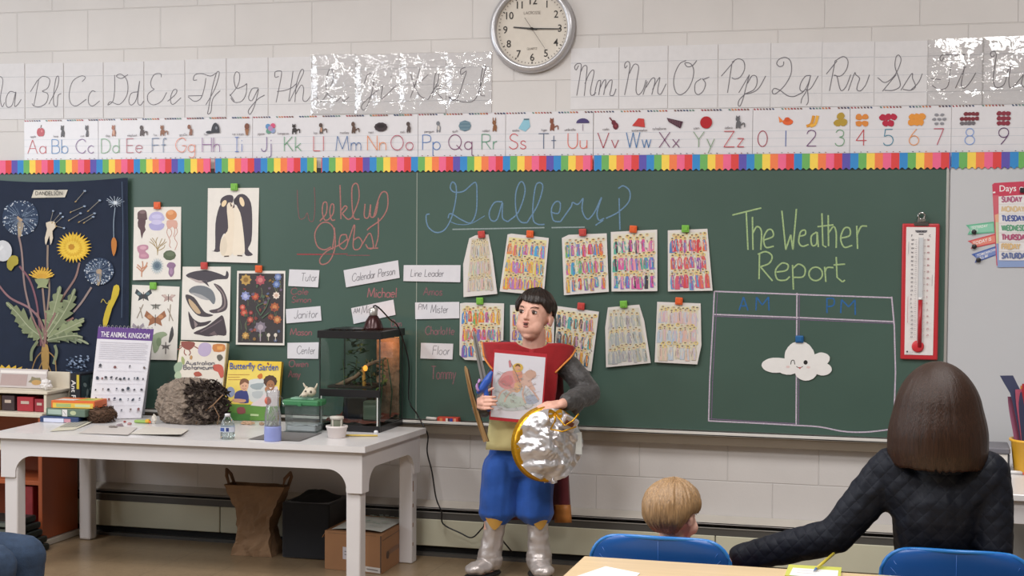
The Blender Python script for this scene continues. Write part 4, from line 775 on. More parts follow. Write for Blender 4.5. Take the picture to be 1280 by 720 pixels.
jobs([(385, 275), (607, 230), (620, 310), (400, 358)], [('AM', 398, 303, 26, -.15, 32), ('Mister', 440, 306, 42, -.18, 92)], 'tilted white job card directly above the tank lamp')
jobs([(722, 245), (955, 242), (957, 328), (725, 333)], [('PM', 740, 283, 30, 0, 44), ('Mister', 805, 300, 44, 0, 90)], 'white job card starting with PM')
jobs([(48, 458), (213, 455), (213, 542), (50, 540)], [('Center', 98, 516, 42, 0, 95)], 'white job card reading Center, just left of the glass tank')
jobs([(753, 458), (923, 463), (921, 545), (752, 540)], [('Floor', 815, 520, 46, 0, 88)], 'small white job card reading Floor')

# ---------------------------------------------------------------- gallery of coloured-in crowd pictures
ALLC = ['#c8403c', '#3f7fc0', '#6aa35c', '#e0b23c', '#d9722e', '#c45a96', '#7a5aa8', '#4aa3b0', '#b98a5a']
PAL = {'pale': ['#c9a08c', '#a9b8a0', '#b39fb8', '#c7b28a', '#9aa8b4', '#c4909c', '#b5a792'], 'mix': ALLC, 'pink': ['#d04a90', '#8a5ab0', '#c45a96', '#4aa390', '#3f7fc0', '#d98a9a', '#2f2c38'], 'red': ['#c8343c', '#3f6fb0', '#8a4a9a', '#d9603a', '#c8506a', '#4f8fc0'], 'warm': ['#d9822e', '#5a4a50', '#2f5a70', '#8a5a4a', '#c9983a', '#4aa3a0', '#b58aa8'], 'yellow': ['#d8b83c', '#3f8fc8', '#d9824a', '#c85a70', '#4a9fd0', '#e0a03c', '#b06ab0'], 'grey': ['#8f94a0', '#a0a08a', '#9a90a4', '#a5a8ac', '#8a9a9c'], 'bluep': ['#9fb4d0', '#c9a3ae', '#d4a89a', '#a8b8cc', '#c0b09a', '#b9a8c4']}
def inq(Q, u, v):                          # u right, v down in the quad
    a_, b_, c_, d_ = Q; x = (a_[0]*(1-u)+b_[0]*u)*(1-v)+(d_[0]*(1-u)+c_[0]*u)*v; y = (a_[1]*(1-u)+b_[1]*u)*(1-v)+(d_[1]*(1-u)+c_[1]*u)*v
    return x, y
def crowd(Q, pal, seed, fade=0.):
    def dr(a):
        a.step = .00003; a.k = 8
        rnd = random.Random(seed); cs = PAL[pal]
        sk = '#d9b08c' if pal not in ('pale', 'grey', 'bluep') else '#cfb8a0'; halo = '#d8c273' if pal not in ('pale', 'grey') else '#c9bc98'
        w_, h_ = .155, .155
        def P_(u, v): return inq(Q, .045+.91*u, .045+.90*v)
        def pol(us, c): a.poly([P_(*q) for q in us], c)
        def bl(u, v, ru, rv, c, n=9): pol([(u+ru*math.cos(2*PI*k/n), v+rv*math.sin(2*PI*k/n)) for k in range(n)], c)
        pol([(0, 0), (1, 0), (1, 1), (0, 1)], {'yellow': '#d9cf9c', 'grey': '#c9c6ba', 'pale': '#ccc0b2'}.get(pal, '#d6d0c0'))
        mixc = lambda c, k: '#'+''.join('%02x' % int(int(c[i:i+2], 16)*(1-k)+int('#d6d0c0'[i:i+2], 16)*k) for i in (1, 3, 5))
        soft = .28 if pal in ('pale', 'grey', 'bluep') else .08
        for k in range(170):
            u0, v0 = rnd.uniform(.03, .97), rnd.uniform(.03, .95); a.line([P_(u0, v0), P_(min(1, max(0, u0+rnd.uniform(-.05, .05))), min(1, v0+rnd.uniform(.03, .08)))], rnd.uniform(.003, .007), mixc(rnd.choice(cs+['#d8c273', '#d8c273']), .45+soft*.5))
        for row in range(3):
            v0 = .02+row*.325; n = rnd.choice((6, 7, 8))
            for back in (1, 0):
                for k in range(n):
                    u = (k+.5+.5*back)/n*.98+rnd.uniform(-.02, .02); v = v0+(.0 if back else .05)+rnd.uniform(-.018, .018)
                    if u > .97: continue
                    bl(u+rnd.uniform(-.01, .01), v+.03, .058, .036, rnd.choice([halo, '#d9cfa0', '#d0c08a', '#cfc9b0']))
                    if not back:
                        c = mixc(rnd.choice(cs), soft*rnd.uniform(.3, 1.5)); c2 = mixc(rnd.choice(cs), soft*rnd.uniform(.5, 2)); hw = .06+rnd.uniform(-.018, .016); bt = v+rnd.uniform(.25, .31)
                        pol([(u-.03, v+.055), (u+.03, v+.055), (u+hw*.9, v+.11), (u+hw*rnd.uniform(.7, 1.1), bt), (u-hw*rnd.uniform(.7, 1.1), bt), (u-hw*.9, v+.11)], c)
                        pol([(u-.025, v+.06), (u+.02, v+.06), (u+.045, bt-.01), (u+.0, bt-.02)], c2)
                        for q in range(5):
                            u0 = u+rnd.uniform(-.05, .05); a.line([P_(u0, v+rnd.uniform(.07, .13)), P_(u0+rnd.uniform(-.03, .03), v+rnd.uniform(.17, .25))], rnd.uniform(.0012, .0034), mixc(rnd.choice(cs+['#6d6460', '#5a5450', '#d6d0c0', '#cfc8b8']), soft))
                        bl(u+.03, v+.13, .014, .010, sk, 6)
                    bl(u, v+.03, .030, .024, sk, 8); bl(u, v+.016, .031, .012, mixc(rnd.choice(['#4a382e', '#6b5240', '#8a7a6a', '#3a3030']), soft), 7)
                    if not back: bl(u, v+.050, .016, .010, rnd.choice(['#5a463a', '#8d7d70', sk, sk]), 6)
        a.line([P_(.5, .02), P_(.52, .0)], .001, '#8a8478')
    return dr
GAL = [([(588, 298), (596, 294), (612, 293), (617, 317), (624, 367), (582, 371), (581, 330)], [(590, 295), (612, 294), (622, 366), (584, 369)], 'pale', 'trimmed to a narrow tapering shape'),
 ([(636, 293), (641, 292), (687.5, 297.5), (682, 369), (627, 364)],) + ([(636, 293), (687.5, 297.5), (682, 369), (627, 364)], 'yellow', 'mostly yellow, directly above the boy'),
 ([(703.6, 297.5), (712, 293.5), (759.4, 291.7), (762.8, 364.4), (707, 368.6)], [(703.6, 296), (759.4, 291.7), (762.8, 364.4), (707, 368.6)], 'mix', 'third in the top row with one dark brown robe at its foot'),
 ([(764.7, 290), (822.5, 287), (823.3, 363.6), (766.4, 364)], [(764.7, 290), (822.5, 287), (823.3, 363.6), (766.4, 364)], 'pink', 'with magenta and purple robes in its bottom row'),
 ([(835.6, 288), (885, 286), (892, 363), (836.4, 364)], [(835.6, 288), (885, 286), (892, 363), (836.4, 364)], 'red', 'with red robes, rightmost of the top row'),
 ([(576.7, 379), (583, 378), (631.7, 379), (631, 451), (584, 449), (577, 443)], [(576.7, 378), (631.7, 379), (631, 451), (577, 449)], 'mix', 'leftmost of the bottom row, behind the toy sword'),
 ([(639, 381), (694.5, 381), (694, 452), (640, 449)], [(639, 381), (694.5, 381), (694, 452), (640, 449)], 'mix', 'almost hidden behind the head of the boy'),
 ([(696, 382), (750, 389.4), (741, 463.6), (700, 452)], [(696, 382), (750, 389.4), (741, 463.6), (692, 452)], 'warm', 'tilted, to the right of the boy with an orange robe'),
 ([(757.8, 409), (761, 384), (800, 380.5), (806.5, 401), (815, 453), (759.4, 458.5)], [(760, 384), (801, 381), (815, 453), (759.4, 458)], 'grey', 'in faint grey pencil, trimmed at its top right'),
 ([(822.5, 377), (876.7, 379), (878, 431), (873, 454.7), (820, 452)], [(822.5, 377), (876.7, 379), (875, 454), (820, 452)], 'bluep', 'in pale pink and blue, rightmost of the bottom row')]
for i, (q, Q, pal, nm) in enumerate(GAL):
    sheet('gallery_picture', q, (0, 0, 1), 'coloured-in crowd picture '+nm, 'drawing', 'gallery pictures', col='#d6d0cc', d=.0195+.0022*(i % 2), lean=.014, draw=crowd(Q, pal, 20+i))
for x, y, k, nm in ((604, 293, 'r', 'the narrow tapering crowd picture'), (664.5, 292.5, 'o', 'the yellow crowd picture above the boy'), (730, 290.5, 'r', 'the third crowd picture of the top row'), (793, 286.5, 'o', 'the crowd picture with magenta robes'), (858, 286, 'g', 'the crowd picture with red robes'), (602, 376, 'g', 'the crowd picture behind the toy sword'), (728, 382.5, 'r', 'the tilted crowd picture right of the boy'), (781, 380, 'g', 'the faint grey crowd picture'), (850, 376, 'o', 'the pale pink and blue crowd picture')):
    magnet(x, y, k, nm, .034, random.Random(int(x)).uniform(-.1, .1))

# ---------------------------------------------------------------- cloud, thermometer, days chart
cq = []
for k in range(120):                       # outline of overlapping round lobes
    an = 2*PI*k/120; best = 4; ox, oy = 1001, 454
    for ex_, ey_, ra, rb in ((970, 456, 17.5, 9.5), (1000, 446, 19, 20), (1027, 448, 11, 8), (1029, 461, 11.5, 8), (1008, 464, 14, 11.5), (986, 459, 14, 9)):
        t = 1.
        while t < 60:
            x, y = ox+t*math.cos(an), oy+t*math.sin(an)
            if ((x-ex_)/ra)**2+((y-ey_)/rb)**2 <= 1: best = max(best, t)
            t += .5
    cq.append((ox+best*math.cos(an), oy+best*math.sin(an)))
def d_cloud(a):
    a.line('989,455 990,450.5 993,450 994,455', .0035, '#2c2a2a', smooth=3); a.blob(1007.5, 452.5, 2.6, 2.8, '#1d1b1b'); a.line('996,457.5 1000,459.5 1004,457.5', .003, '#3a2a2a', smooth=3); a.poly('998,458.5 1002.5,458.3 1000.5,461', '#b35a5a'); a.blob(985.5, 458, 2.4, 1.5, '#e2c9c6'); a.blob(1011, 458.5, 2.4, 1.5, '#e2c9c6')
sheet('cloud_cutout', cq, (0, 0, 1), 'white smiling cloud cutout with winking face on the weather chart', 'cutout', draw=d_cloud, col='#e8e6e4', thick=.004, lean=0, d=.024)
p = W(1000, 423.5); mb = MB(); mb.box((p.x, -.026, p.z), (.036, .014, .032), mat('magnet_blue', '#23629a', rough=.4), bev=.004, seg=2); mb.box((p.x, -.0345, p.z), (.022, .004, .02), mat('magnet_blue', '#23629a'), bev=.001)
tag(mb.build('square_magnet'), 'square blue magnet above the smiling cloud', 'magnet', 'square magnets on the chalkboard')
TT = (1110, 260, 3.6); RED = mat('red_plastic', '#c03038', rough=.35, vary=.03)
p0, p1 = W(1128, 279.5), W(1172, 449.5); x0, x1, z1, z0 = p0.x, p1.x, p0.z, p1.z
th = empty('classroom_thermometer', ((x0+x1)/2, -.02, z0), 'giant red framed thermometer with red column at the right of the chalkboard', 'thermometer')
mb = MB(); mb.box(((x0+x1)/2, -.027, (z0+z1)/2), (x1-x0, .017, z1-z0), RED, bev=.006, seg=3); mb.build('backing', th)
mb = MB(); f = lambda x, y, l=0: Vector((x0+(x1-x0)*(x-62)/(225-62), -(.0372+l), z1+(z0-z1)*(y-68)/(688-68)))
mb.slab([f(80, 84), f(208, 84), f(204, 666), f(80, 666)][::-1], Vector((0, .002, 0)), PRINT, '#e4dfdd'); ar = Art(mb, f, PRINT)
ar.poly('118,98 172,98 165,110 126,110', '#77747a'); ar.fat('THERMOMETER', 145, 108, 9, '#3c3a3e', 'c', .62); ar.poly('134,114 156,114 154,119 136,119', '#3c3a3e'); ar.text('F', 103, 128, 9, .0016, '#55525a'); ar.text('C', 180, 128, 9, .0016, '#55525a')
for k in range(47):
    y = 142+k*9.6; lw = 16 if k % 2 == 0 else 10
    ar.line([(128, y), (128-lw*.6, y)], .0012, '#8a878c')
    if k % 2 == 0: ar.text(str(120-4*k) if 120-4*k >= 0 else '-'+str(abs(120-4*k)), 103, y+3, 6.5, .0014, '#77747a')
    if k % 3 == 0: ar.line([(158, y), (166, y)], .0012, '#b08a8c'); ar.text(str(50-5*(k//3)) if k <= 30 else '-'+str(5*(k//3)-50), 172, y+3, 6.5, .0014, '#b0787c')
ar.line('136,130 136,610', .0016, '#a9a6aa'); ar.line('155,130 155,610', .0016, '#a9a6aa'); ar.poly('137,132 154,132 154,405 137,405', '#c9cccf'); ar.line('92,150 92,205', .002, '#a3a0a4'); ar.line('92,400 92,520', .002, '#d09a9c'); ar.line('196,300 196,350', .002, '#a3a0a4'); ar.poly('88,648 96,648 96,655 88,655', '#3c3a3e'); ar.line('100,653 118,653', .002, '#a3a0a4'); mb.build('scale_plate', th)
mb = MB(); LQ = mat('red_column', '#b01f2a', rough=.35); pts = [f(145, 630), f(146, 415)]
mb.tube([q+Vector((0, -.003, 0)) for q in pts], .0105, LQ, 10); c = f(138, 627); mb.lathe([(.026, 0), (.026, .006), (.02, .009), (0, .010)], mat('red_bulb', '#cf343c', rough=.35), c, 20, mtx=rot); mb.build('column', th)
mb = MB(); mb.tube([f(146, 414)+Vector((0, -.003, 0)), f(146, 404)+Vector((0, -.003, 0))], .0105, mat('white_tip', '#e8e4e2'), 10); mb.build('column_cap', th)
mb = MB(); hp = Vector(((x0+x1)/2+.002, -.035, z1+.003)); STEEL = mat('polished_steel', '#b5b3b0', rough=.22, metal=.9)
mb.box(hp+Vector((0, 0, -.004)), (.062, .014, .018), mat('dark_steel', '#6f6b68', rough=.3, metal=.8), bev=.003); mb.box(hp+Vector((0, -.002, .012)), (.034, .014, .018), STEEL, bev=.004)
mb.tube([hp+Vector((.014*math.cos(t_*PI/8), -.004, .030+.014*math.sin(t_*PI/8))) for t_ in range(16)], .0045, STEEL, 8, closed=True); mb.build('clip', th)
TD = (1160, 200, 4.5)
def d_days(a):
    a.poly('360,138 700,118 700,190 375,212 366,260', '#c9485f'); a.poly('362,200 398,198 396,300 374,312', '#d06a76'); a.poly('374,310 396,302 396,350 378,350', '#e2b090'); a.poly('378,350 396,350 396,470 382,470', '#c9cfa6'); a.poly('382,470 396,470 398,560 700,566 700,600 390,603', '#8fa3cc')
    a.poly('396,206 700,186 700,566 398,562', '#e6e3e2'); a.fat('Days of', 398, 178, 36, '#f2eeee', rise=-.03); a.line('364,184 378,182', .006, '#f2eeee')
    for t, y, c in (('SUNDAY', 236, '#b06a86'), ('MONDAY', 290, '#d9c09a'), ('TUESDAY', 342, '#5a68a0'), ('WEDNESDAY', 396, '#6aa384'), ('THURSDAY', 448, '#b05a7a'), ('FRIDAY', 500, '#d9b98a'), ('SATURDAY', 552, '#6a76a0')):
        a.text(t, 414, y, 28, .006, c, squeeze=.8); a.line([(398, y+14), (700, y+8)], .0012, '#cfc6c4')
sheet('days_chart', [(360, 140), (372, 130), (700, 112), (700, 606), (392, 600), (384, 590)], TD, 'days of the week chart with a pink heading on the whiteboard', 'chart', d=.018, lean=.004, m=LAMIN, col='#c9485f', draw=d_days)
for q, c, c2, t, nm, mp in (([(212, 366), (372, 346), (390, 378), (376, 408), (222, 420), (236, 392)], '#6cb594', '#8fcbb0', ('YESTERDAY', 'WAS'), 'green arrow tag reading yesterday, top of the three', (258, 405)), ([(222, 456), (384, 412), (404, 440), (390, 466), (240, 498), (252, 472)], '#d2545c', '#e08a7a', ('TODAY IS', ''), 'red arrow tag reading today, middle of the three', (259, 487)), ([(244, 530), (392, 480), (416, 500), (402, 528), (262, 578), (272, 552)], '#4a64a8', '#7a8cc0', ('TOMORROW', 'WILL BE'), 'blue arrow tag reading tomorrow, lowest of the three', (283, 562))):
    x_, y_ = q[0]; rs = (q[1][1]-q[0][1])/(q[1][0]-q[0][0])
    def dr(a, q=q, t=t, rs=rs, c2=c2):
        a.poly([inq([q[0], q[1], q[3], q[4]], u, v) for u, v in ((.12, .12), (.95, .15), (.95, .88), (.1, .88))], c2)
        for i, s in enumerate(t):
            if s: a.fat(s, q[0][0]+30, q[0][1]+(26 if t[1] else 32)+i*19+30*rs, 15 if t[1] else 20, '#f4f0ee', rise=rs, squeeze=.85)
    sheet('arrow_tag', q, TD, nm, 'tag', 'arrow tags on the whiteboard', d=.0175, lean=.003, m=LAMIN, col=c, draw=dr, thick=.0012)
    p = W(mp[0]/4.5+1160, mp[1]/4.5+200); mb = MB(); mb.lathe([(.0105, 0), (.0105, .007), (.008, .009), (0, .009)], mat('black_magnet', '#26262a', rough=.4), (p.x, -.022, p.z), 16, mtx=rot)
    tag(mb.build('round_magnet'), 'small round black magnet on the '+nm.split(',')[0], 'magnet', 'round black magnets')
p = W(1279, 238); mb = MB(); mb.box((p.x, -.028, p.z), (.03, .012, .02), mat('black_magnet', '#26262a'), bev=.002); tag(mb.build('bar_magnet'), 'black bar magnet at the heading of the days chart', 'magnet')
# things lying on the chalk tray
p = W(545, 521, .055); mb = MB(); mb.tube([W(533, 522.5, .05), W(546, 523.5, .05)], .007, mat('chalk_stick', '#dcd8d4', rough=.9), 10); tag(mb.build('chalk_stick'), 'white chalk stick on the chalk tray left of the red box', 'chalk')
p = W(561, 521.5, .05); mb = MB(); mb.box((p.x, -.05, .651), (.104, .04, .026), mat('red_marker_box', '#c64232', rough=.5), bev=.002)
f = lambda x, y, l=0: Vector((p.x+x, -(.0702+l), .651+y)); ar = Art(mb, f, PRINT)
for x, w_, c in ((-.032, .014, '#d98a5a'), (-.004, .01, '#e6e0d8'), (.006, .008, '#2f2f3a'), (.018, .014, '#2f46a0'), (.036, .012, '#e0a080')): ar.poly([(x-w_/2, -.008), (x+w_/2, -.008), (x+w_/2, .009), (x-w_/2, .009)], c)
tag(mb.build('marker_box'), 'small red box with blue mark lying on the chalk tray', 'box')
# ---------------------------------------------------------------- big white table at the left
TH = .622; EZ_ = Vector((0, 0, 1))
WP = mat('white_table_paint', '#d3cfcf', rough=.4, vary=.04, vscale=3, bump=.05, bscale=20); WTOP = mat('white_table_top', '#d6d3d3', rough=.28, vary=.07, vscale=5)
FRc, RRc, RLc, FLc = (Vector((*q, 0)) for q in ((-2.284, -.842), (-2.242, -.155), (-4.07, -.115), (-4.045, -.905)))
tb = empty('display_table', (-3.16, -.5, 0), 'long white painted table with curved brackets, covered in nature finds', 'table')
up = lambda p, z: Vector((p.x, p.y, z))
mb = MB(); mb.slab([up(p, TH) for p in (FLc, FRc, RRc, RLc)], Vector((0, 0, -.026)), WTOP); mb.build('tabletop', tb)
cen = (FRc+RRc+RLc+FLc)/4
ins = lambda p, d: p+Vector((d if p.x < cen.x else -d, d if p.y < cen.y else -d, 0))
def apron(p, q, name):
    """board under the top from corner p to q with rounded brackets at both ends"""
    p, q = ins(p, .022), ins(q, .022); L_ = (q-p).length; t = (q-p)/L_; n = Vector((-t.y, t.x, 0)); n = n if n.dot(cen-p) > 0 else -n
    z1, z0, zb_ = TH-.0262, TH-.105, TH-.205; fw, r = .070, .085
    def P_(s, z): return p+t*s+Vector((0, 0, z))
    out = [P_(0, z1), P_(L_, z1), P_(L_, zb_), P_(L_-fw, zb_), P_(L_-fw-.002, zb_+.012)]
    arc = [(L_-fw-r*(1-math.cos(a)), zb_+.012+(z0-zb_-.012)*math.sin(a)) for a in (k*PI/18 for k in range(1, 10))]
    out += [P_(s, z) for s, z in arc]; out += [P_(L_-s, z) for s, z in arc[::-1]]
    out += [P_(fw+.002, zb_+.012), P_(fw, zb_), P_(0, zb_)]
    mb = MB(); mb.slab(out, n*.02, WP); return mb.build(name, tb)
for a, b in ((FLc, FRc), (FRc, RRc), (RRc, RLc), (RLc, FLc)): apron(a, b, 'apron')
WORN = mat('worn_wood_chip', '#8d6a52', rough=.8)
for i, p in enumerate((FRc, RRc, RLc, FLc)):
    c = ins(p, .066); mb = MB(); mb.box((c.x, c.y, (TH-.026)/2), (.066, .066, TH-.026), WP, bev=.006 if p is not RLc else .014, seg=2 if p is not RLc else 4)
    if i == 1:
        for z, h in ((.36, .05), (.27, .018), (.18, .02), (.09, .016)): mb.box((c.x+.0325, c.y-.022, z), (.003, .010, h), WORN, bev=.001)
    mb.build('leg', tb)
def on(px, py, lift=0): p = G(px, py, TH); return Vector((p.x, p.y, TH+.0005+lift))
def RZ(a): return Matrix.Rotation(a, 3, 'Z')
def artbox(c, size, rotm, m):              # art on the -Y face of a box, x right 0..1, y down 0..1
    sx, sy, sz = size
    def f(x, y, l=0): return Vector(c)+rotm @ Vector((-sx/2+x*sx, -sy/2-.0004-l, sz/2-y*sz))
    return f

# ---------------------------------------------------------------- bookcase behind the left end
OR = mat('orange_brown_veneer', '#a0522f', rough=.45, vary=.12, vscale=4, stretch=(1, 1, .15)); CRE = mat('cream_board', '#d2c8b6', rough=.5)
bx0, bx1, by0, by1 = -5.0, -4.115, -.41, -.09
bc = empty('bookcase', ((bx0+bx1)/2, (by0+by1)/2, 0), 'low orange brown bookcase with cream shelf edges beside left end of white table', 'bookcase')
for x in (bx1-.011, bx0+.011):
    mb = MB(); mb.box((x, (by0+by1)/2, .33), (.022, by1-by0, .6), OR, bev=.002); mb.build('side_panel', bc)
mb = MB(); mb.box(((bx0+bx1)/2, by1-.005, .33), (bx1-bx0-.044, .01, .6), OR); mb.build('back_panel', bc)
mb = MB(); mb.box(((bx0+bx1)/2, (by0+by1)/2-.01, .014), (bx1-bx0+.03, by1-by0+.03, .028), mat('white_plinth', '#cfc9c0', rough=.5), bev=.003); mb.build('plinth', bc)
for z, m in ((.05, OR), (.305, OR), (.47, CRE)):
    mb = MB(); mb.box(((bx0+bx1)/2, (by0+by1)/2, z), (bx1-bx0-.046, by1-by0-.02, .022), m, bev=.002); mb.build('shelf', bc)
mb = MB(); mb.box(((bx0+bx1)/2, (by0+by1)/2, .637), (bx1-bx0+.01, by1-by0+.01, .02), CRE, bev=.002); mb.build('top_board', bc)
rk = empty('display_rack', ((bx0+bx1)/2, -.2, .6475), 'cream wooden display rack with raised back standing on bookcase', 'rack')
mb = MB(); mb.box(((bx0+bx1)/2+.005, -.27, .742), (bx1-bx0, .20, .014), CRE, bev=.002); mb.build('ledge', rk)
mb = MB(); mb.box(((bx0+bx1)/2+.005, -.165, .7385), (bx1-bx0, .012, .18), CRE, bev=.002); mb.build('rack_back', rk)
for x in (bx1-.01, bx0+.02): mb = MB(); mb.box((x, -.27, .6915), (.014, .19, .086), CRE); mb.build('rack_end', rk)
for i, (x, w, h, c, nm) in enumerate(((-4.16, .055, .062, '#8d2430', 'dark red book lying at the right end of the rack'), (-4.24, .09, .07, '#a02a34', 'bright red book in the rack under the ledge'), (-4.335, .07, .074, '#3a2a2c', 'brown black book in the rack left of the red one'), (-4.40, .04, .072, '#7a5a34', 'thin tan book in the display rack'), (-4.47, .08, .07, '#2c2f52', 'navy book at left in the display rack'))):
    mb = MB(); mb.box((x, -.30, .6485+h/2), (w, .12, h), mat('cover_'+c, c, rough=.5), bev=.002); o = mb.build('book')
    mb = MB(); mb.box((x, -.3605, .6485+h*.62), (w*.5, .002, h*.2), mat('spine_label', '#b9a79a', rough=.6)); mb.build('spine_label', o); tag(o, nm, 'book', 'books in the display rack')
mb = MB(); c = Vector((-4.33, -.24, .797)); R_ = Matrix.Rotation(-.25, 3, 'X'); mb.box(c, (.27, .006, .095), mat('magazine_cover', '#b5aaa6', rough=.4), rot=R_)
ar = Art(mb, artbox(c, (.27, .006, .095), R_, None), PRINT, Vector((0, -1, 0))); ar.poly([(.02, .1), (.98, .1), (.98, .25), (.02, .25)], '#dcd6d2'); ar.poly([(.05, .3), (.6, .3), (.6, .9), (.05, .9)], '#a5908c'); ar.blob(.76, .6, .14, .25, '#7d7458', n=9, jag=.4); ar.blob(.8, .7, .1, .14, '#b08a50')
tag(mb.build('magazine'), 'pale magazine leaning on ledge of the cream display rack', 'magazine')
mb = MB()
def crump(seed, c, r, m):
    rn = random.Random(seed)
    o = bmesh.ops.create_icosphere(mb.bm, subdivisions=3, radius=1)['verts']
    for v in o:
        n_ = mnoise.noise(v.co*2.3+Vector((seed, 0, 0)))*.45+mnoise.noise(v.co*6+Vector((seed, 3, 0)))*.2
        v.co = Vector(c)+Vector((v.co.x*r[0], v.co.y*r[1], v.co.z*r[2]))*(1+n_)
    mb.mark(list({f for v in o for f in v.link_faces}), m)
pt = W(62, 489, .27); crump(5, (pt.x, -.30, .775), (.028, .02, .026), mat('white_tissue', '#dcd8d6', rough=.9)); tag(mb.build('crumpled_tissue'), 'crumpled white tissue on the right end of cream rack', 'tissue')
for k in range(5):                          # binders in front of the lower shelf
    w = .17-.012*k; x = -4.155-.018*k; z = .0295+.032*k if False else .002+.033*k
    mb = MB(); mb.box((x-.02, -.56+.012*(k % 2), z+.015), (.26, .20, .030), mat('black_binder', '#1f2625', rough=.45), bev=.004); o = mb.build('binder')
    mb = MB(); mb.box((x-.02, -.56+.012*(k % 2), z+.015), (.255, .206, .018), mat('binder_pages', '#5d635c', rough=.8)); mb.build('page_block', o)
    tag(o, 'black binder in the floor stack beside the bookcase, '+('bottom', 'second from bottom', 'middle', 'second from top', 'top')[k]+' of five', 'binder', 'black binders on the floor')
mb = MB(); mb.box((-4.235, -.30, .185), (.11, .18, .20), mat('red_folder', '#8f2a2e', rough=.6, vary=.2, vscale=20), bev=.003); tag(mb.build('red_folder_box'), 'red patterned folder box on the lower bookcase shelf', 'box')

# ---------------------------------------------------------------- things on the white table
def book(c, size, ang, cover, name, label, cat, pages='#cfc8ba', group=None):
    mb = MB(); R_ = RZ(ang); mb.box(c, size, mat('cover_'+cover, cover, rough=.5, vary=.08), bev=.002, rot=R_); o = mb.build(name)
    return tag(o, label, cat, group), R_
p = on(62, 527); c = p+Vector((.062, .05, .0135)); o, R_ = book(c, (.20, .15, .027), .06, '#2c3f68', 'picture_book', 'blue book, bottom of the stack on the left end of the table', 'book', group='books stacked on the table')
mb = MB(); ar = Art(mb, artbox(c, (.20, .15, .027), R_, None), PRINT); ar.poly([(.1, .25), (.62, .25), (.62, .95), (.1, .95)], '#c9cde0'); ar.poly([(.63, .3), (.8, .3), (.8, .9), (.63, .9)], '#c08a98'); mb.build('spine_label', o)
c = c+Vector((.035, .015, .0335)); o, R_ = book(c, (.22, .15, .036), -.08, '#5d7060', 'game_box', 'grey green box in the middle of the table stack', 'box', group='books stacked on the table')
mb = MB(); ar = Art(mb, artbox(c, (.22, .15, .036), R_, None), PRINT); ar.poly([(.05, .15), (.4, .15), (.4, .8), (.05, .8)], '#a3b5a8'); ar.poly([(.42, .1), (.55, .1), (.55, 1), (.42, 1)], '#d8d4d0'); ar.line([(.45, .3), (.52, .8)], .003, '#7a6f74'); ar.blob(.7, .5, .08, .3, '#b0b890'); mb.build('front_label', o)
c = c+Vector((.016, .012, .037)); o, R_ = book(c, (.22, .14, .036), .10, '#d5682f', 'card_box', 'orange and yellow box on top of the table stack', 'box', group='books stacked on the table')
mb = MB(); ar = Art(mb, artbox(c, (.22, .14, .036), R_, None), PRINT); ar.poly([(.04, .3), (.97, .3), (.97, .96), (.04, .96)], '#dcb84a'); ar.poly([(.12, .4), (.46, .4), (.46, .85), (.12, .85)], '#9fb070'); ar.poly([(.55, .45), (.9, .45), (.9, .8), (.55, .8)], '#c9cf9a'); mb.build('front_label', o)
mb = MB(); at_ = Art(mb, lambda x, y, l=0: c+R_ @ Vector((-.11+x*.22, -.07+y*.14, .0185+l)), PRINT, EZ_); at_.poly([(.05, .1), (.5, .08), (.55, .5), (.1, .6)], '#d8d4cc'); at_.poly([(.55, .1), (.95, .1), (.95, .9), (.6, .9)], '#c9b84a'); at_.poly([(.62, .3), (.85, .3), (.85, .7), (.62, .7)], '#9aa95a'); mb.build('top_print', o)
mb = MB()
a1, b1, c1_, d1 = on(62, 540), on(92, 538), on(128, 524), on(98, 521)
def lf(u, v):
    q = (a1*(1-u)+b1*u)*(1-v)+(d1*(1-u)+c1_*u)*v; return q+Vector((0, 0, .002+.012*v*v*u))
mb.grid(lf, 10, 10, PRINT, '#cbc6b4'); 
for k in range(9): u = .15+.08*k; mb.ribbon([lf(u, .25)+Vector((0, 0, .001)), lf(u, .9)+Vector((0, 0, .001))], .012, PRINT, ('#8f8f88', '#a5a298')[k % 2], Vector((0, 0, 1)))
tag(mb.build('leaflet'), 'open grey printed leaflet lying in front of the book stack', 'leaflet')
# ant box
AB = mat('black_card_box', '#1c1d26', rough=.4); q = G(86, 519, TH); c = Vector((-4.005, -.19, TH+.106)); R_ = RZ(-.18)
mb = MB(); mb.box(c, (.062, .16, .21), AB, bev=.002, rot=R_); o = tag(mb.build('ant_farm_box'), 'black box with Ant Farm lettering on its spine behind the book stack', 'box')
mb = MB(); sz = (.062, .16, .21); g0 = artbox(c, sz, R_, None)
def gv(x, y, l=0): return g0(1-y, x, l)   # lettering runs down the spine
ar = Art(mb, gv, PRINT); ar.fat('Ant Farm', .16, .86, .46, '#e6e2de', squeeze=.30)
ar.poly([(.03, .08), (.36, .08), (.36, .34), (.03, .34)], '#c9b43c')
def gs(x, y, l=0): return c+R_ @ Vector((.031+.0006+l, -.08+x*.16, .105-y*.21))
a2 = Art(mb, gs, PRINT, Vector((1, 0, 0))); rn = random.Random(6)
a2.poly([(.05, .05), (.95, .05), (.95, .95), (.05, .95)], '#2f4248')
for k in range(26): a2.blob(rn.uniform(.15, .85), rn.uniform(.12, .9), .09, .05, rn.choice(['#5d7278', '#3f565a', '#7d8f90', '#28383e']), rn.uniform(0, 3), n=8)
mb.build('printed_label', o)
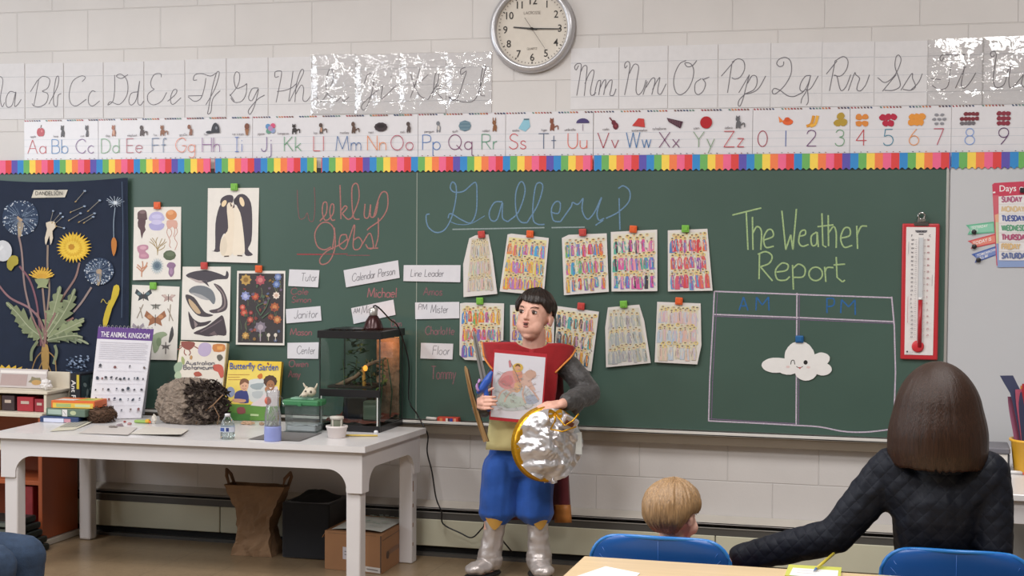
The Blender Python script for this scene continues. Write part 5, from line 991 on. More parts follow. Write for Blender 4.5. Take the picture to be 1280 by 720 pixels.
# flip chart
bl, br_ = G(110.5, 524.5, TH+.002), G(176.5, 523, TH+.002); tl, tr_ = V(123, 408, depth(bl)+.13), V(192.3, 411.5, depth(br_)+.13)
nb = (br_-bl).cross(tl-bl).normalized(); nb = nb if nb.y > 0 else -nb
fl = empty('animal_chart', ((bl+br_)/2), 'white tabletop flip chart headed The Animal Kingdom', 'chart')
mb = MB(); mb.slab([bl, br_, tr_, tl], nb*.012, mat('chart_board', '#dcdade', rough=.5)); mb.build('backing_board', fl)
mb = MB()
def fc(x, y, l=0): return (tl*(1-x)+tr_*x)*(1-y)+(bl*(1-x)+br_*x)*y-nb*(.0008+l)
ar = Art(mb, fc, PRINT, -nb); ar.step = .0008; ar.poly([(.0, .0), (1, 0), (1, .135), (0, .135)], '#5e3a86'); ar.poly([(.01, .135), (.99, .135), (.99, .995), (.01, .995)], '#dad8e0')
ar.k += 4; fatfit(ar, 'THE ANIMAL KINGDOM', .06, .94, .112, .06, '#eeeaf2')
for k in range(9): ar.line([(.06, .17+k*.022), (.94 if k % 3 else .9, .17+k*.022)], .0016, '#b3b1bc')
rn = random.Random(2)
for y in (.385, .48, .62, .74, .855): ar.line([(.06, y), (.94, y)], .001, '#b9b7c2')
for row, n in ((.43, 4), (.56, 11), (.68, 8), (.79, 8), (.91, 6)):
    for k in range(n):
        x = .09+.84*k/max(1, n-1)+rn.uniform(-.02, .02); s = rn.uniform(.012, .03); cc_ = rn.choice(['#3a3a44', '#4a4a5a', '#6a5a58', '#2f3a4a', '#7a4a4a'])
        ar.blob(x, row+rn.uniform(-.01, .01), s, s*.55, cc_, rn.uniform(-.4, .4), n=9, rnd=rn); ar.line([(x-s, row+.014), (x+s*1.2, row+.012)], .002, cc_)
mb.build('printed_front', fl)
mb = MB(); off = Vector((nb.x, nb.y, 0)).normalized()*.15; off2 = nb*.013
br2 = G(191, 516, TH+.002); bl2 = bl+(br2-br_); br2.y = min(br2.y, -.115); bl2.y = min(bl2.y, -.115); mb.slab([bl2, br2, tr_+off2, tl+off2], nb*.008, mat('grey_board', '#8d8b90', rough=.7)); mb.build('rear_support', fl)
mb = MB()
for k in range(14): 
    q = tl.lerp(tr_, (k+.5)/14)+nb*.006; mb.tube([q+Vector((0, .010*math.cos(t_*PI/5), .010*math.sin(t_*PI/5))) for t_ in range(10)], .0012, mat('binding_wire', '#c8c8cc', rough=.3, metal=.8), 5, closed=True)
mb.build('ring_binding', fl)
# nests
NEST = mat('dry_nest_twigs', '#5c4434', rough=.95, vary=.45, vscale=60, detail=10, bump=1, bscale=120)
def twignest(c, r, h, n, m, name, label, seed):
    mb = MB(); rn = random.Random(seed)
    mb.lathe([(r*.55, 0), (r*.85, h*.25), (r*.95, h*.6), (r*.85, h*.85), (r*.6, h*.8), (r*.4, h*.45), (0, h*.35)], m, c, 20)
    for k in range(n):
        a = rn.uniform(0, 2*PI); z = rn.uniform(.05, .95)*h; rr = r*(.72+.3*math.sin(PI*min(1, z/h+.1)))*rn.uniform(.9, 1.08); l = rn.uniform(.3, 1.2)
        pts = [Vector(c)+Vector((rr*math.cos(a+l*(t_/4-.5))*(1+rn.uniform(-.04, .06)), rr*math.sin(a+l*(t_/4-.5)), max(.002, z+rn.uniform(-.012, .012)+h*.12*(t_-2)/4*rn.uniform(-1, 1)))) for t_ in range(5)]
        mb.tube(pts, rn.uniform(.0009, .002), m, 4)
    return tag(mb.build(name), label, 'nest')
twignest(on(127, 527.5), .066, .075, 240, NEST, 'small_bird_nest', 'small brown twig bird nest beside the flip chart', 3)
MUD = mat('grey_mud_nest', '#86786c', rough=.95, vary=.42, vscale=38, detail=10, bump=1, bscale=55)
q = on(236, 529); cn = Vector((q.x, q.y+.02, TH))
mb = MB(); o = bmesh.ops.create_icosphere(mb.bm, subdivisions=6, radius=1)['verts']
for v in o:
    d = v.co.copy(); n_ = .10*mnoise.noise(d*2.2+Vector((4, 0, 0)))+.085*mnoise.noise(d*6)+.05*mnoise.noise(d*15)+.03*mnoise.noise(d*32); e = 1+n_
    x, y, z = d.x*.166*e, d.y*.12*e, d.z*.132*e
    if z > .06: z = .06+(z-.06)*.75
    v.co = cn+Vector((x, y, max(0.001, z+.098)))
mb.mark(list({f for v in o for f in v.link_faces}), MUD, None, False)
big = tag(mb.build('large_mud_nest'), 'large lumpy grey brown nest standing in front of the leaning books', 'nest')
mb = MB(); rn = random.Random(12); DK = mat('dark_dry_leaves', '#3a2f2a', rough=.95, vary=.4, vscale=50)
for k in range(420):                       # dark leaf litter on the right side and crown of the nest
    a = rn.uniform(-1.45, .35); z = rn.uniform(.02, .205); rr = math.sqrt(max(.04, 1-((z-.098)/.14)**2))*1.02
    c0 = cn+Vector((.168*rr*math.cos(a)*rn.uniform(.9, 1.06)+.012, .125*rr*math.sin(a)*rn.uniform(.9, 1.05), z)); d1_ = Vector((rn.uniform(-1, 1), rn.uniform(-1, 1), rn.uniform(-.6, .6))).normalized()*rn.uniform(.012, .03); d2_ = Vector((rn.uniform(-1, 1), rn.uniform(-1, 1), rn.uniform(-1, 1))).normalized()*rn.uniform(.006, .014)
    mb.face([c0-d1_, c0+d2_, c0+d1_, c0-d2_], DK)
for k in range(60):
    a = rn.uniform(0, 2*PI); r_ = rn.uniform(.4, 1); c0 = cn+Vector((.13*r_*math.cos(a), .09*r_*math.sin(a), rn.uniform(.16, .2))); d1_ = Vector((rn.uniform(-1, 1), rn.uniform(-1, 1), rn.uniform(-.2, .5))).normalized()*.03; mb.tube([c0-d1_, c0, c0+d1_+Vector((0, 0, .006))], .0014, DK, 4)
mb.build('leaf_litter', big)
mb = MB(); T0 = mat('bare_twig', '#8a6a50', rough=.9)
q0 = on(246, 531)
mb.tube([q0+Vector((0, -.01, .006)), q0+Vector((.04, -.02, .06)), q0+Vector((.10, -.03, .10)), q0+Vector((.15, -.03, .15))], .003, T0, 6); mb.tube([q0+Vector((.10, -.03, .10)), q0+Vector((.14, -.05, .05)), q0+Vector((.13, -.05, .01))], .002, T0, 5); mb.build('twig', big)
# leaning books
def leaner(quad, z, thick, lean_, name, label, side):
    bl_, br2_ = G(*quad[3], z), G(*quad[2], z); d_ = (depth(bl_)+depth(br2_))/2
    tl_, tr2_ = V(*quad[0], depth(bl_)+lean_), V(*quad[1], depth(br2_)+lean_); n_ = (br2_-bl_).cross(tl_-bl_).normalized(); n_ = n_ if n_.y > 0 else -n_
    mb = MB(); mb.slab([bl_, br2_, tr2_, tl_], n_*thick, side); o = tag(mb.build(name), label, 'book' if 'book' in name else 'box')
    f = lambda x, y, l=0: (tl_*(1-x)+tr2_*x)*(1-y)+(bl_*(1-x)+br2_*x)*y-n_*(.0006+l)
    mb = MB(); return o, mb, Art(mb, f, PRINT, -n_), f
def oncrop(quad, tr, f):                   # crop coordinates -> the leaning cover, by projective-ish inverse on an upright quad
    (x0, y0), (x1, y1), (x2, y2), (x3, y3) = quad
    def g_(X, Y, l=0):
        x, y = X/tr[2]+tr[0], Y/tr[2]+tr[1]
        v = .5; u = .5
        for _ in range(4):
            xl, xr = x0+(x3-x0)*v, x1+(x2-x1)*v; u = (x-xl)/(xr-xl); yt, yb_ = y0+(y1-y0)*u, y3+(y2-y3)*u; v = (y-yt)/(yb_-yt)
        return f(u, v, l)
    return g_
TN = (180, 410, 4.8)
quad = [(225.5, 426), (284, 429), (275, 524), (212, 522)]
o, mb, ar, f = leaner(quad, TH+.002, .03, .06, 'nature_book', 'white book titled Australian Botanicum with a red crab leaning behind the large nest', mat('page_edges', '#c9b98c', rough=.7))
ar = Art(mb, oncrop(quad, TN, f), PRINT, ar.nrm); ar.step = .0004
ar.poly([(222, 78), (494, 92), (452, 546), (154, 538)], '#dcd3c6')
ar.poly('222,85 240,80 300,84 305,105 280,130 255,130 230,112', '#8a4a40', 2); [ar.line(s, .005, '#8a4a40', smooth=3) for s in ('230,110 215,125 200,128', '245,128 242,150 255,165', '270,130 280,150 270,165', '300,108 320,120 332,125', '235,100 210,112')]
ar.poly('330,110 350,90 385,90 405,110 400,150 375,170 345,168 325,145', '#b3a3c0', 3); ar.poly('415,100 470,96 488,108 482,140 420,142', '#c07a3e', 2); ar.poly('440,110 475,108 470,132 440,130', '#d99a54')
for s, c_ in (('180,230 205,205 232,210 225,250 190,270', '#8fa38a'), ('228,170 245,190 240,225 225,200', '#9aa36a'), ('440,165 462,160 475,180 455,200 440,185', '#5f5a50'), ('280,165 292,170 288,190 275,185', '#b58a5a'), ('415,225 450,218 475,235 478,290 460,300 445,265 420,255', '#c05a4a'), ('190,270 215,260 225,300 185,300', '#a8b89a'), ('300,270 330,262 350,285 310,292', '#a8503e')): ar.poly(s, c_, 2)
for t, x, y in (('Australian', 250, 222), ('Botanicum', 238, 248)): ar.text(t, x, y, 24, .0042, '#6d6a70', squeeze=1.35)
mb.build('cover_print', o)
quad = [(286, 450.5), (352, 452), (346, 526), (278, 525)]
o, mb, ar, f = leaner(quad, TH+.002, .045, .05, 'butterfly_garden_box', 'yellow box titled Butterfly Garden with two children on its front', mat('yellow_card', '#c9a12c', rough=.5))
ar = Art(mb, oncrop(quad, TN, f), PRINT, ar.nrm); ar.step = .0004
ar.poly([(509, 194), (826, 202), (797, 557), (470, 552)], '#e6c33c'); ar.poly([(505, 235), (820, 240), (805, 460), (480, 452)], '#e8cf62'); ar.poly([(478, 455), (805, 465), (797, 557), (470, 552)], '#5f8f3c'); ar.poly([(470, 500), (640, 520), (635, 556), (470, 552)], '#47803a')
ar.poly('625,320 680,305 730,320 735,430 690,445 640,440 620,380', '#cfd2d0', 3); ar.poly('640,340 720,330 700,370 650,365', '#9aa5a8', 2); ar.poly('650,385 715,380 700,420 660,420', '#b8bec0', 2); ar.poly('740,380 800,350 810,440 790,470 640,465 690,430', '#ddd0d2', 2)
ar.blob(520, 385, 26, 32, '#8a94b0'); ar.poly('545,395 575,375 620,380 630,440 615,452 550,445', '#3a3f7c', 2); ar.poly('535,425 610,430 600,448 540,445', '#d2a080', 2)
ar.blob(602, 345, 26, 34, '#d9a98a'); ar.poly('575,345 580,312 605,303 628,315 628,338 605,325', '#7a5238', 2); ar.blob(595, 348, 3, 3, '#4a3428'); ar.blob(612, 348, 3, 3, '#4a3428'); ar.line('593,364 602,368 612,363', .002, '#a0504a')
ar.blob(758, 320, 42, 38, '#4a3226', n=22, jag=.08); ar.blob(760, 345, 25, 32, '#a06e4c'); ar.blob(751, 342, 3, 3, '#2a1c16'); ar.blob(769, 342, 3, 3, '#2a1c16'); ar.poly('750,358 772,358 761,368', '#e6dcd6'); ar.poly('725,365 740,350 748,370 735,390', '#b07a56', 2)
ar.poly('680,290 705,272 712,295 695,308', '#c9722c', 2); ar.poly('738,212 745,205 752,218 744,222', '#8a4a34')
[ar.line([(x, y), (x+w_, y)], .002, '#c08a50') for x, y, w_ in ((505, 280, 130), (505, 295, 70), (505, 310, 80))]; ar.poly('560,480 600,475 610,510 565,515', '#8a4a4a', 2); ar.poly([(640, 515), (690, 518), (688, 530), (638, 527)], '#b9d09a')
ar.k += 4; fatfit(ar, 'Butterfly', 514, 668, 247, 40, '#3c55a0'); fatfit(ar, 'Garden', 680, 806, 254, 40, '#3c55a0'); ar.k += 1; mb.build('front_print', o)
# small finds, papers
q = on(178, 529); mb = MB(); mb.box(q+Vector((0, 0, .008)), (.075, .03, .014), mat('green_toy', '#8fae5a', rough=.5), bev=.005, seg=2); mb.box(q+Vector((.03, -.004, .012)), (.02, .03, .016), mat('yellow_toy', '#d9ac3c', rough=.5), bev=.004, rot=RZ(.3)); mb.sphere(q+Vector((.045, -.01, .008)), .006, mat('orange_bead', '#d9652c')); tag(mb.build('plastic_toy'), 'small green and yellow plastic piece at the foot of the nest', 'toy')
q = on(196, 531); mb = MB(); crump(9, q+Vector((-.03, .03, .022)), (.012, .01, .022), mat('white_coral', '#cfc9bf', rough=.9)); tag(mb.build('coral_piece'), 'upright pale coral piece beside the green plastic toy', 'coral')
for i, (x, y, r_, c_, nm) in enumerate(((150, 533, (.016, .012, .007), '#8f7f84', 'grey stone in front of the flip chart'), (162, 531, (.010, .009, .006), '#b58a8a', 'pinkish stone in front of the flip chart'), (141, 535, (.02, .012, .006), '#7d736e', 'flat brown stone left of the pinkish stone'), (156, 528, (.007, .006, .004), '#a03f3a', 'tiny red stone near the foot of the flip chart'), (310, 531, (.032, .012, .010), '#b5957a', 'long tan shell below the yellow box'), (327, 531.5, (.012, .009, .008), '#a58a72', 'small tan shell to the right of the long one'))):
    mb = MB(); crump(20+i, on(x, y)+Vector((0, 0, r_[2]*.8)), r_, mat('find_'+c_, c_, rough=.8, vary=.2, vscale=60)); tag(mb.build('shell' if i > 3 else 'stone'), nm, 'shell' if i > 3 else 'stone')
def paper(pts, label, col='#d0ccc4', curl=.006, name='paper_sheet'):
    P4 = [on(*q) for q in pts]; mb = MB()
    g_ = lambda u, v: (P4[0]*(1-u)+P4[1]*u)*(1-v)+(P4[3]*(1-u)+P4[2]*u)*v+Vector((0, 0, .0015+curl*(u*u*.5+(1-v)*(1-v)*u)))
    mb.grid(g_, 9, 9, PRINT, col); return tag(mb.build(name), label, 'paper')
paper([(160, 543), (226, 547), (236, 538), (185, 533)], 'creased white paper lying in front of the large nest', '#cdc7be', .008)
paper([(98, 542), (160, 545), (172, 535), (120, 532)], 'grey white printed sheet on table in front of the flip chart', '#c4bdb8', .002)
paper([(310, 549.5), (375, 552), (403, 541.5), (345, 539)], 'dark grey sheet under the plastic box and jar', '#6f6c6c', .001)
# bottle, jar
CLEAR = glassy('clear_plastic', '#f4f7f8', rough=.08, refl=.55)
q = on(284.5, 549); mb = MB(); mb.lathe([(.022, .001), (.031, .004), (.032, .03), (.030, .05), (.0315, .062), (.024, .082), (.012, .100), (.011, .104)], CLEAR, q, 22, cap=False); o = tag(mb.build('water_bottle'), 'small clear water bottle with blue label and white cap', 'bottle')
mb = MB(); mb.lathe([(.0325, .034), (.0325, .056)], PRINT, q, 24, col='#c9cfdc', cap=False)
for a0, a1_, c_ in ((-2.35, -1.55, '#3c5596'), (-1.35, -.95, '#2c3a78')):
    mb.grid(lambda u, v: q+Vector((.033*math.cos(a0+(a1_-a0)*u), .033*math.sin(a0+(a1_-a0)*u), .037+.016*v)), 6, 2, PRINT, c_)
mb.build('label', o); mb = MB(); mb.lathe([(.012, .098), (.0125, .110), (.011, .112), (0, .112)], mat('white_cap', '#dcdcde', rough=.4), q, 16); mb.build('cap', o)
mb = MB(); mb.lathe([(.029, .004), (.0295, .03)], glassy('still_water', '#eef3f3', rough=.03, refl=.3), q, 18); mb.build('water', o)
q = on(341, 551); BLU = mat('lavender_base', '#8b95cc', rough=.35, vary=.03)
mb = MB(); mb.lathe([(.036, 0), (.038, .004), (.037, .060), (.036, .064), (0, .064)], BLU, q, 24); o = tag(mb.build('discovery_jar'), 'tall clear jar with a lavender blue base standing at the table front', 'jar')
mb = MB(); mb.lathe([(.036, .064), (.036, .11), (.030, .145), (.026, .16), (.027, .19), (.030, .215), (.026, .222)], glassy('clear_plastic_tall', '#eef1f2', rough=.1, refl=.8, film=.10), q, 22, cap=False); mb.build('clear_dome', o)
mb = MB(); mb.sphere(q+Vector((-.018, -.012, .175)), (.016, .005, .018), mat('coral_disc', '#cf6a55', rough=.5)); mb.build('red_disc', o)
mb = MB(); rn = random.Random(5)
for k in range(16): a = rn.uniform(0, 6.3); mb.tube([q+Vector((.025*math.cos(a), .025*math.sin(a), .066)), q+Vector((.02*math.cos(a+1), .02*math.sin(a+1), .10)), q+Vector((.027*math.cos(a+2), .027*math.sin(a+2), rn.uniform(.12, .15)))], .0018, mat('silver_grass', '#a9a8a4', rough=.6), 4)
mb.build('contents', o)
mb = MB(); mb.tube([q+Vector((.03, 0, .20)), q+Vector((.045, 0, .185)), q+Vector((.05, 0, .15))], .004, CLEAR, 8); mb.build('spout', o)
# critter box with green lid, skull on it
a_, b_ = on(353, 541), on(397.5, 542); cx = (a_.x+b_.x)/2; w = (b_.x-a_.x); d = .095; cy = (a_.y+b_.y)/2+d/2; hh = .125
kb = empty('critter_box', (cx, cy, TH), 'clear plastic critter box with green lid left of glass tank', 'box')
TINT = glassy('smoky_clear_plastic', '#e2e8e7', rough=.08, refl=.5, film=.05)
mb = MB(); mb.slab([(cx-w/2, cy-d/2, TH+.003), (cx+w/2, cy-d/2, TH+.003), (cx+w/2, cy+d/2, TH+.003), (cx-w/2, cy+d/2, TH+.003)], Vector((0, 0, .003)), TINT)
e_ = .004
Rg = [(-w/2+e_, -d/2+e_), (w/2-e_, -d/2+e_), (w/2-e_, d/2-e_), (-w/2+e_, d/2-e_)]
for i in range(4):
    x0_, y0_ = Rg[i]; x1_, y1_ = Rg[(i+1) % 4]; mb.face([(cx+x0_*.94, cy+y0_*.94, TH+.004), (cx+x1_*.94, cy+y1_*.94, TH+.004), (cx+x1_, cy+y1_, TH+hh), (cx+x0_, cy+y0_, TH+hh)], TINT)
mb.build('clear_body', kb)
GL = mat('green_lid', '#3f7d52', rough=.4)
mb = MB(); mb.box((cx, cy, TH+hh+.012), (w+.012, d+.012, .026), GL, bev=.006, seg=2); mb.box((cx, cy, TH+hh+.028), (w*.7, d*.6, .01), mat('green_lid_pale', '#7fa890', rough=.35), bev=.003); mb.box((cx, cy-d/2-.009, TH+hh+.006), (.02, .006, .016), GL, bev=.002)
for s_ in (-1, 1): mb.box((cx+s_*(w/2+.008), cy, TH+hh+.01), (.008, .05, .02), GL, bev=.002)
mb.build('lid', kb)
mb = MB(); mb.grid(lambda u, v: Vector((cx+(u-.5)*w*.86, cy+(v-.5)*d*.86, TH+.034+.01*mnoise.noise(Vector((u*5, v*5, 0))))), 12, 10, mat('paper_bedding', '#b9b8bc', rough=.9)); mb.box((cx, cy, TH+.02), (w*.84, d*.84, .026), mat('paper_bedding', '#b9b8bc'), bev=.004); mb.build('bedding', kb)
BON = mat('bleached_bone', '#cfc5b2', rough=.7, vary=.12, vscale=40)
sk = Vector((cx+.022, cy-.01, TH+hh+.034)); mb = MB()
mb.sphere(sk+Vector((.012, 0, .026)), (.026, .03, .022), BON); mb.sphere(sk+Vector((-.004, -.03, .016)), (.014, .024, .012), BON); mb.sphere(sk+Vector((.022, -.022, .028)), (.007, .006, .007), mat('bone_socket', '#4a4238')); mb.sphere(sk+Vector((.0, -.024, .028)), (.006, .006, .007), mat('bone_socket', '#4a4238'))
for s_ in (-1, 1): mb.tube([sk+Vector((.012+s_*.018, .006, .036)), sk+Vector((.012+s_*.03, .0, .055)), sk+Vector((.012+s_*.034, -.004, .066))], [.006, .0045, .002], BON, 7)
mb.tube([sk+Vector((-.035, -.01, .004)), sk+Vector((-.02, -.01, .02)), sk+Vector((0, -.01, .05))], .005, BON, 7); tag(mb.build('animal_skull'), 'small bleached animal skull resting on the green lid', 'skull')
# terrarium
x0, x1, y0, y1 = -2.680, -2.382, -.397, -.085; zt_ = TH+.455; K = mat('black_tank_frame', '#19181a', rough=.35)
tk = empty('terrarium', ((x0+x1)/2, (y0+y1)/2, TH), 'glass reptile tank with black frame, plants and heat lamp on the white table', 'terrarium')
cx, cy, w, d = (x0+x1)/2, (y0+y1)/2, x1-x0, y1-y0
def rim(z, h, t, ov=0):
    mb = MB()
    for sx, sy, lx, ly in ((0, -1, w+2*ov, t), (0, 1, w+2*ov, t), (-1, 0, t, d+2*ov-2*t), (1, 0, t, d+2*ov-2*t)):
        mb.box((cx+sx*(w/2+ov-t/2), cy+sy*(d/2+ov-t/2), z), (lx, ly, h), K, bev=.002)
    return mb
mb = rim(TH+.015, .028, .016); mb.box((cx, cy, TH+.008), (w-.03, d-.03, .008), K); mb.build('base_frame', tk)
mb = rim(zt_-.012, .034, .02, .007)
for k in range(1, 9): mb.box((cx-w/2+w*k/9, cy, zt_-.004), (.0012, d-.02, .0012), K)
mb.box((cx-.05, cy-.03, zt_+.008), (.16, .1, .006), K, bev=.002); [mb.box((cx-.11+.035*k, cy-.11, zt_+.008), (.018, .012, .008), K, bev=.002) for k in range(4)]; mb.build('lid_frame', tk)
mb = MB(); mb.box((cx, y0+.005, TH+.176), (w, .012, .034), K, bev=.002); mb.build('vent_band', tk)
GLS = glassy('tank_glass', '#e4ece8', rough=.03, refl=.45)
for (ax, ay, bx_, by_, z0_, z1_, nm) in ((x0+.003, y0+.004, x1-.003, y0+.004, TH+.19, zt_-.028, 'upper_front_door'), (x0+.003, y0+.004, x1-.003, y0+.004, TH+.028, TH+.16, 'lower_front_pane'), (x0+.003, y0+.004, x0+.003, y1-.004, TH+.028, zt_-.028, 'side_pane'), (x1-.003, y0+.004, x1-.003, y1-.004, TH+.028, zt_-.028, 'side_pane'), (x0+.003, y1-.004, x1-.003, y1-.004, TH+.028, zt_-.028, 'back_pane')):
    mb = MB(); mb.face([(ax, ay, z0_), (bx_, by_, z0_), (bx_, by_, z1_), (ax, ay, z1_)], GLS); mb.build(nm, tk)
mb = MB()
for x_, y_ in ((x0+.003, y0+.003), (x1-.003, y0+.003), (x1-.003, y1-.003), (x0+.003, y1-.003)): mb.box((x_, y_, (TH+zt_)/2), (.005, .005, .42), mat('silicone_seal', '#2f3634', rough=.3))
for x_ in (x0+.012, x1-.012): mb.box((x_, y0-.001, TH+.095), (.005, .003, .13), mat('white_door_strip', '#c9ccc8', rough=.3))
mb.build('corner_seals', tk)
BARK = mat('cork_bark', '#8d725e', rough=.95, vary=.45, vscale=24, detail=9, bump=1, bscale=45)
mb = MB(); mb.grid(lambda u, v: Vector((x1-.125+.115*u, y1-.02-.012*abs(mnoise.noise(Vector((u*7, v*11, 5)))), TH+.03+.385*v)), 18, 30, BARK); mb.grid(lambda u, v: Vector((cx-.10+(.13)*u, y1-.016-.012*abs(mnoise.noise(Vector((u*7, v*11, 5)))), TH+.03+(.10+.03*math.sin(u*9))*v)), 18, 14, BARK); mb.build('bark_wall', tk)
mb = MB(); mb.grid(lambda u, v: Vector((cx+(u-.5)*(w-.02), cy+(v-.5)*(d-.02), TH+.040+.012*mnoise.noise(Vector((u*6, v*6, 0)))+.018*v)), 20, 20, mat('red_soil', '#7a3f34', rough=.95, vary=.4, vscale=60, bump=.8, bscale=90)); mb.build('substrate', tk)
mb = MB(); rn = random.Random(17); LV = [mat('tank_leaf_'+c_, c_, rough=.5, vary=.2) for c_ in ('#3f5f34', '#2c4a2c', '#5f7a3c', '#26382a')]
def leaf(mb, p, d1_, l, w_, m):
    d1_ = d1_.normalized(); s_ = d1_.cross(Vector((.2, .3, 1))).normalized()*w_; up_ = Vector((0, 0, 1))*l*.12
    mb.face([p, p+d1_*l*.4+s_+up_, p+d1_*l+up_*.2, p+d1_*l*.4-s_+up_], m)
for (bx_, by_, bz, n, hgt) in ((cx-.05, cy, TH+.20, 26, .10), (cx+.03, cy-.03, TH+.20, 30, .10), (cx+.08, cy+.02, TH+.19, 22, .12), (cx-.04, cy+.04, TH+.33, 30, .08), (cx+.0, cy+.03, TH+.06, 14, .1)):
    for k in range(n):
        a = rn.uniform(0, 6.28); p_ = Vector((bx_+rn.uniform(-.04, .04), by_+rn.uniform(-.04, .04), bz+rn.uniform(0, hgt)))
        leaf(mb, p_, Vector((math.cos(a), math.sin(a), rn.uniform(-.6, .9))), rn.uniform(.025, .055), rn.uniform(.006, .014), rn.choice(LV))
for k in range(7): a = rn.uniform(0, 6.28); b0 = Vector((cx-.08+.035*k, cy+rn.uniform(-.05, .05), TH+.05)); mb.tube([b0, b0+Vector((.01, 0, .12)), b0+Vector((rn.uniform(-.03, .03), .0, .27))], .003, LV[1], 5)
mb.build('plants', tk)
mb = MB(); mb.tube([(cx-.12, cy-.02, TH+.19), (cx-.02, cy-.02, TH+.24), (cx+.05, cy-.04, TH+.30), (cx+.12, cy, TH+.33)], [.012, .010, .008, .006], BARK, 8); mb.tube([(cx+.02, cy-.03, TH+.06), (cx+.03, cy-.04, TH+.2), (cx+.025, cy-.05, TH+.29)], [.012, .01, .006], mat('pale_branch', '#c08a3c', rough=.7), 8); mb.build('branch', tk)
mb = MB(); mb.box((cx-.01, cy, TH+.10), (.12, .12, .11), mat('black_hide', '#141416', rough=.6), bev=.012, seg=2); mb.build('black_hide', tk)
mb = MB(); mb.box((cx+.075, cy-.06, TH+.09), (.07, .06, .09), mat('grey_green_block', '#5f6e60', rough=.8), bev=.006); mb.build('stone_block', tk)
mb = MB(); mb.box((cx-.03, cy+.02, TH+.195), (.22, .2, .012), mat('dark_platform', '#2a2420', rough=.8), bev=.003); mb.build('platform', tk)
lp = Vector((cx+.065, cy-.02, zt_+.006)); mb = MB(); mb.lathe([(.048, 0), (.046, .01), (.036, .04), (.022, .062), (.018, .066), (0, .067)], mat('dark_red_dome', '#3a1a1c', rough=.25, metal=.3), lp, 22); lamp = tag(mb.build('heat_lamp'), 'small dark red dome heat lamp sitting on the tank lid', 'lamp')
mb = MB(); mb.lathe([(.018, .066), (.019, .07), (.019, .098), (.014, .102), (0, .102)], mat('lamp_socket_steel', '#b5b2ae', rough=.3, metal=.6), lp, 16); mb.build('socket', lamp)
CORD = mat('black_cord', '#151416', rough=.4)
cordp = [lp+Vector((0, 0, .100)), lp+Vector((.008, 0, .112)), lp+Vector((.03, .02, .092)), lp+Vector((.06, .06, .045)), lp+Vector((.088, .10, .004)), Vector((x1+.022, y1+.018, TH+.30)), Vector((x1+.024, y1+.018, TH+.12)), W(521, 517, .115), W(530, 534, .145), W(535, 545, .13), W(534, 565, .12), W(540, 590, .12), W(545, 622, .12), W(552, 640, .12), W(554, 655, .11), W(575, 666, .11), W(590, 672, .11), W(603, 660, .115), W(610, 655, .12), W(640, 690, .10)]
mb = MB(); mb.tube(crom(cordp, 5), .0036, CORD, 7); tag(mb.build('power_cord'), 'thin black power cord trailing from the heat lamp down the wall', 'cord')
wl = bpy.data.lights.new('heat_bulb_light', 'POINT'); wl.energy = .5; wl.color = (1, .35, .08); wl.shadow_soft_size = .02; wo = bpy.data.objects.new('heat_bulb_light', wl); C.objects.link(wo); wo.location = (cx+.085, cy+.06, zt_-.06)
mb = MB(); em = mat('warm_bulb', '#ff8a30'); em.node_tree.nodes['Principled BSDF'].inputs['Emission Color'].default_value = (1, .4, .05, 1); em.node_tree.nodes['Principled BSDF'].inputs['Emission Strength'].default_value = 1.5
mb.sphere((cx+.045, cy-.07, TH+.285), (.011, .008, .014), em); mb.build('glow_bulb', tk)
# cup, brush, cap
q = on(421, 547); CUP = mat('white_cup', '#dcd3d0', rough=.5)
mb = MB(); mb.lathe([(.036, 0), (.038, .002), (.046, .044), (.049, .046), (.049, .053), (.044, .054), (.042, .048), (.034, .006), (0, .006)], CUP, q, 26); o = tag(mb.build('plastic_tub'), 'white tub with small grey green jar inside at tank front', 'tub')
mb = MB(); mb.lathe([(.026, .01), (.027, .082), (.028, .086)], mat('grey_green_jar', '#7f8474', rough=.5), q, 18, cap=False); mb.lathe([(.031, .082), (.031, .094), (0, .096)], mat('pale_jar_lid', '#bfbab0', rough=.5), q, 20); [mb.box(q+Vector((.027*math.cos(a), .027*math.sin(a), .06)), (.008, .008, .05), mat('pale_jar_lid', '#bfbab0'), bev=.002) for a in (-1.9, -.4)]; mb.build('jar_inside', o)
a_, b_ = on(428, 545.5, .005), on(472, 546, .005); mb = MB(); mb.tube([a_, b_], .0042, mat('yellow_brush', '#dcbf62', rough=.45), 8); o = tag(mb.build('paintbrush'), 'yellow paintbrush lying in front of glass tank', 'paintbrush')
mb = MB(); mb.tube([a_-(b_-a_).normalized()*.024, a_], [.003, .0055], mat('dark_bristles', '#3a3f3a', rough=.8), 8); mb.build('bristles', o)
mb = MB(); mb.lathe([(.010, 0), (.010, .008), (.006, .012), (0, .012)], mat('white_cap', '#dcdcde'), on(470, 541.5), 14); tag(mb.build('bottle_cap'), 'small white bottle cap at the front right corner of glass tank', 'cap')
# ---------------------------------------------------------------- under the table
PB = mat('brown_kraft_paper', '#86694e', rough=.85, vary=.15, vscale=12, bump=.5, bscale=18)
bgx, bgy = -3.05, -.25; bg = empty('paper_bag', (bgx, bgy, 0), 'crumpled brown paper bag standing under the white table', 'bag')
mb = MB()
def bagp(u, v):
    a = u*4; k = int(a) % 4; t = a-int(a); Rc = [(-.092, -.08), (.092, -.06), (.092, .06), (-.092, .06)]
    p0_, p1_ = Rc[k], Rc[(k+1) % 4]; x, y = p0_[0]*(1-t)+p1_[0]*t, p0_[1]*(1-t)+p1_[1]*t
    s = (1.12+(v/.38)*-.30 if v < .38 else .82+((v-.38)/.62)**1.3*.78); cr = .014*mnoise.noise(Vector((x*16, y*16, v*4)))+.008*mnoise.noise(Vector((x*40, y*30, v*11)))
    return Vector((bgx+x*(s*1.02)+cr, bgy+y*(1.05-.35*v)+cr, .33*v+.001))
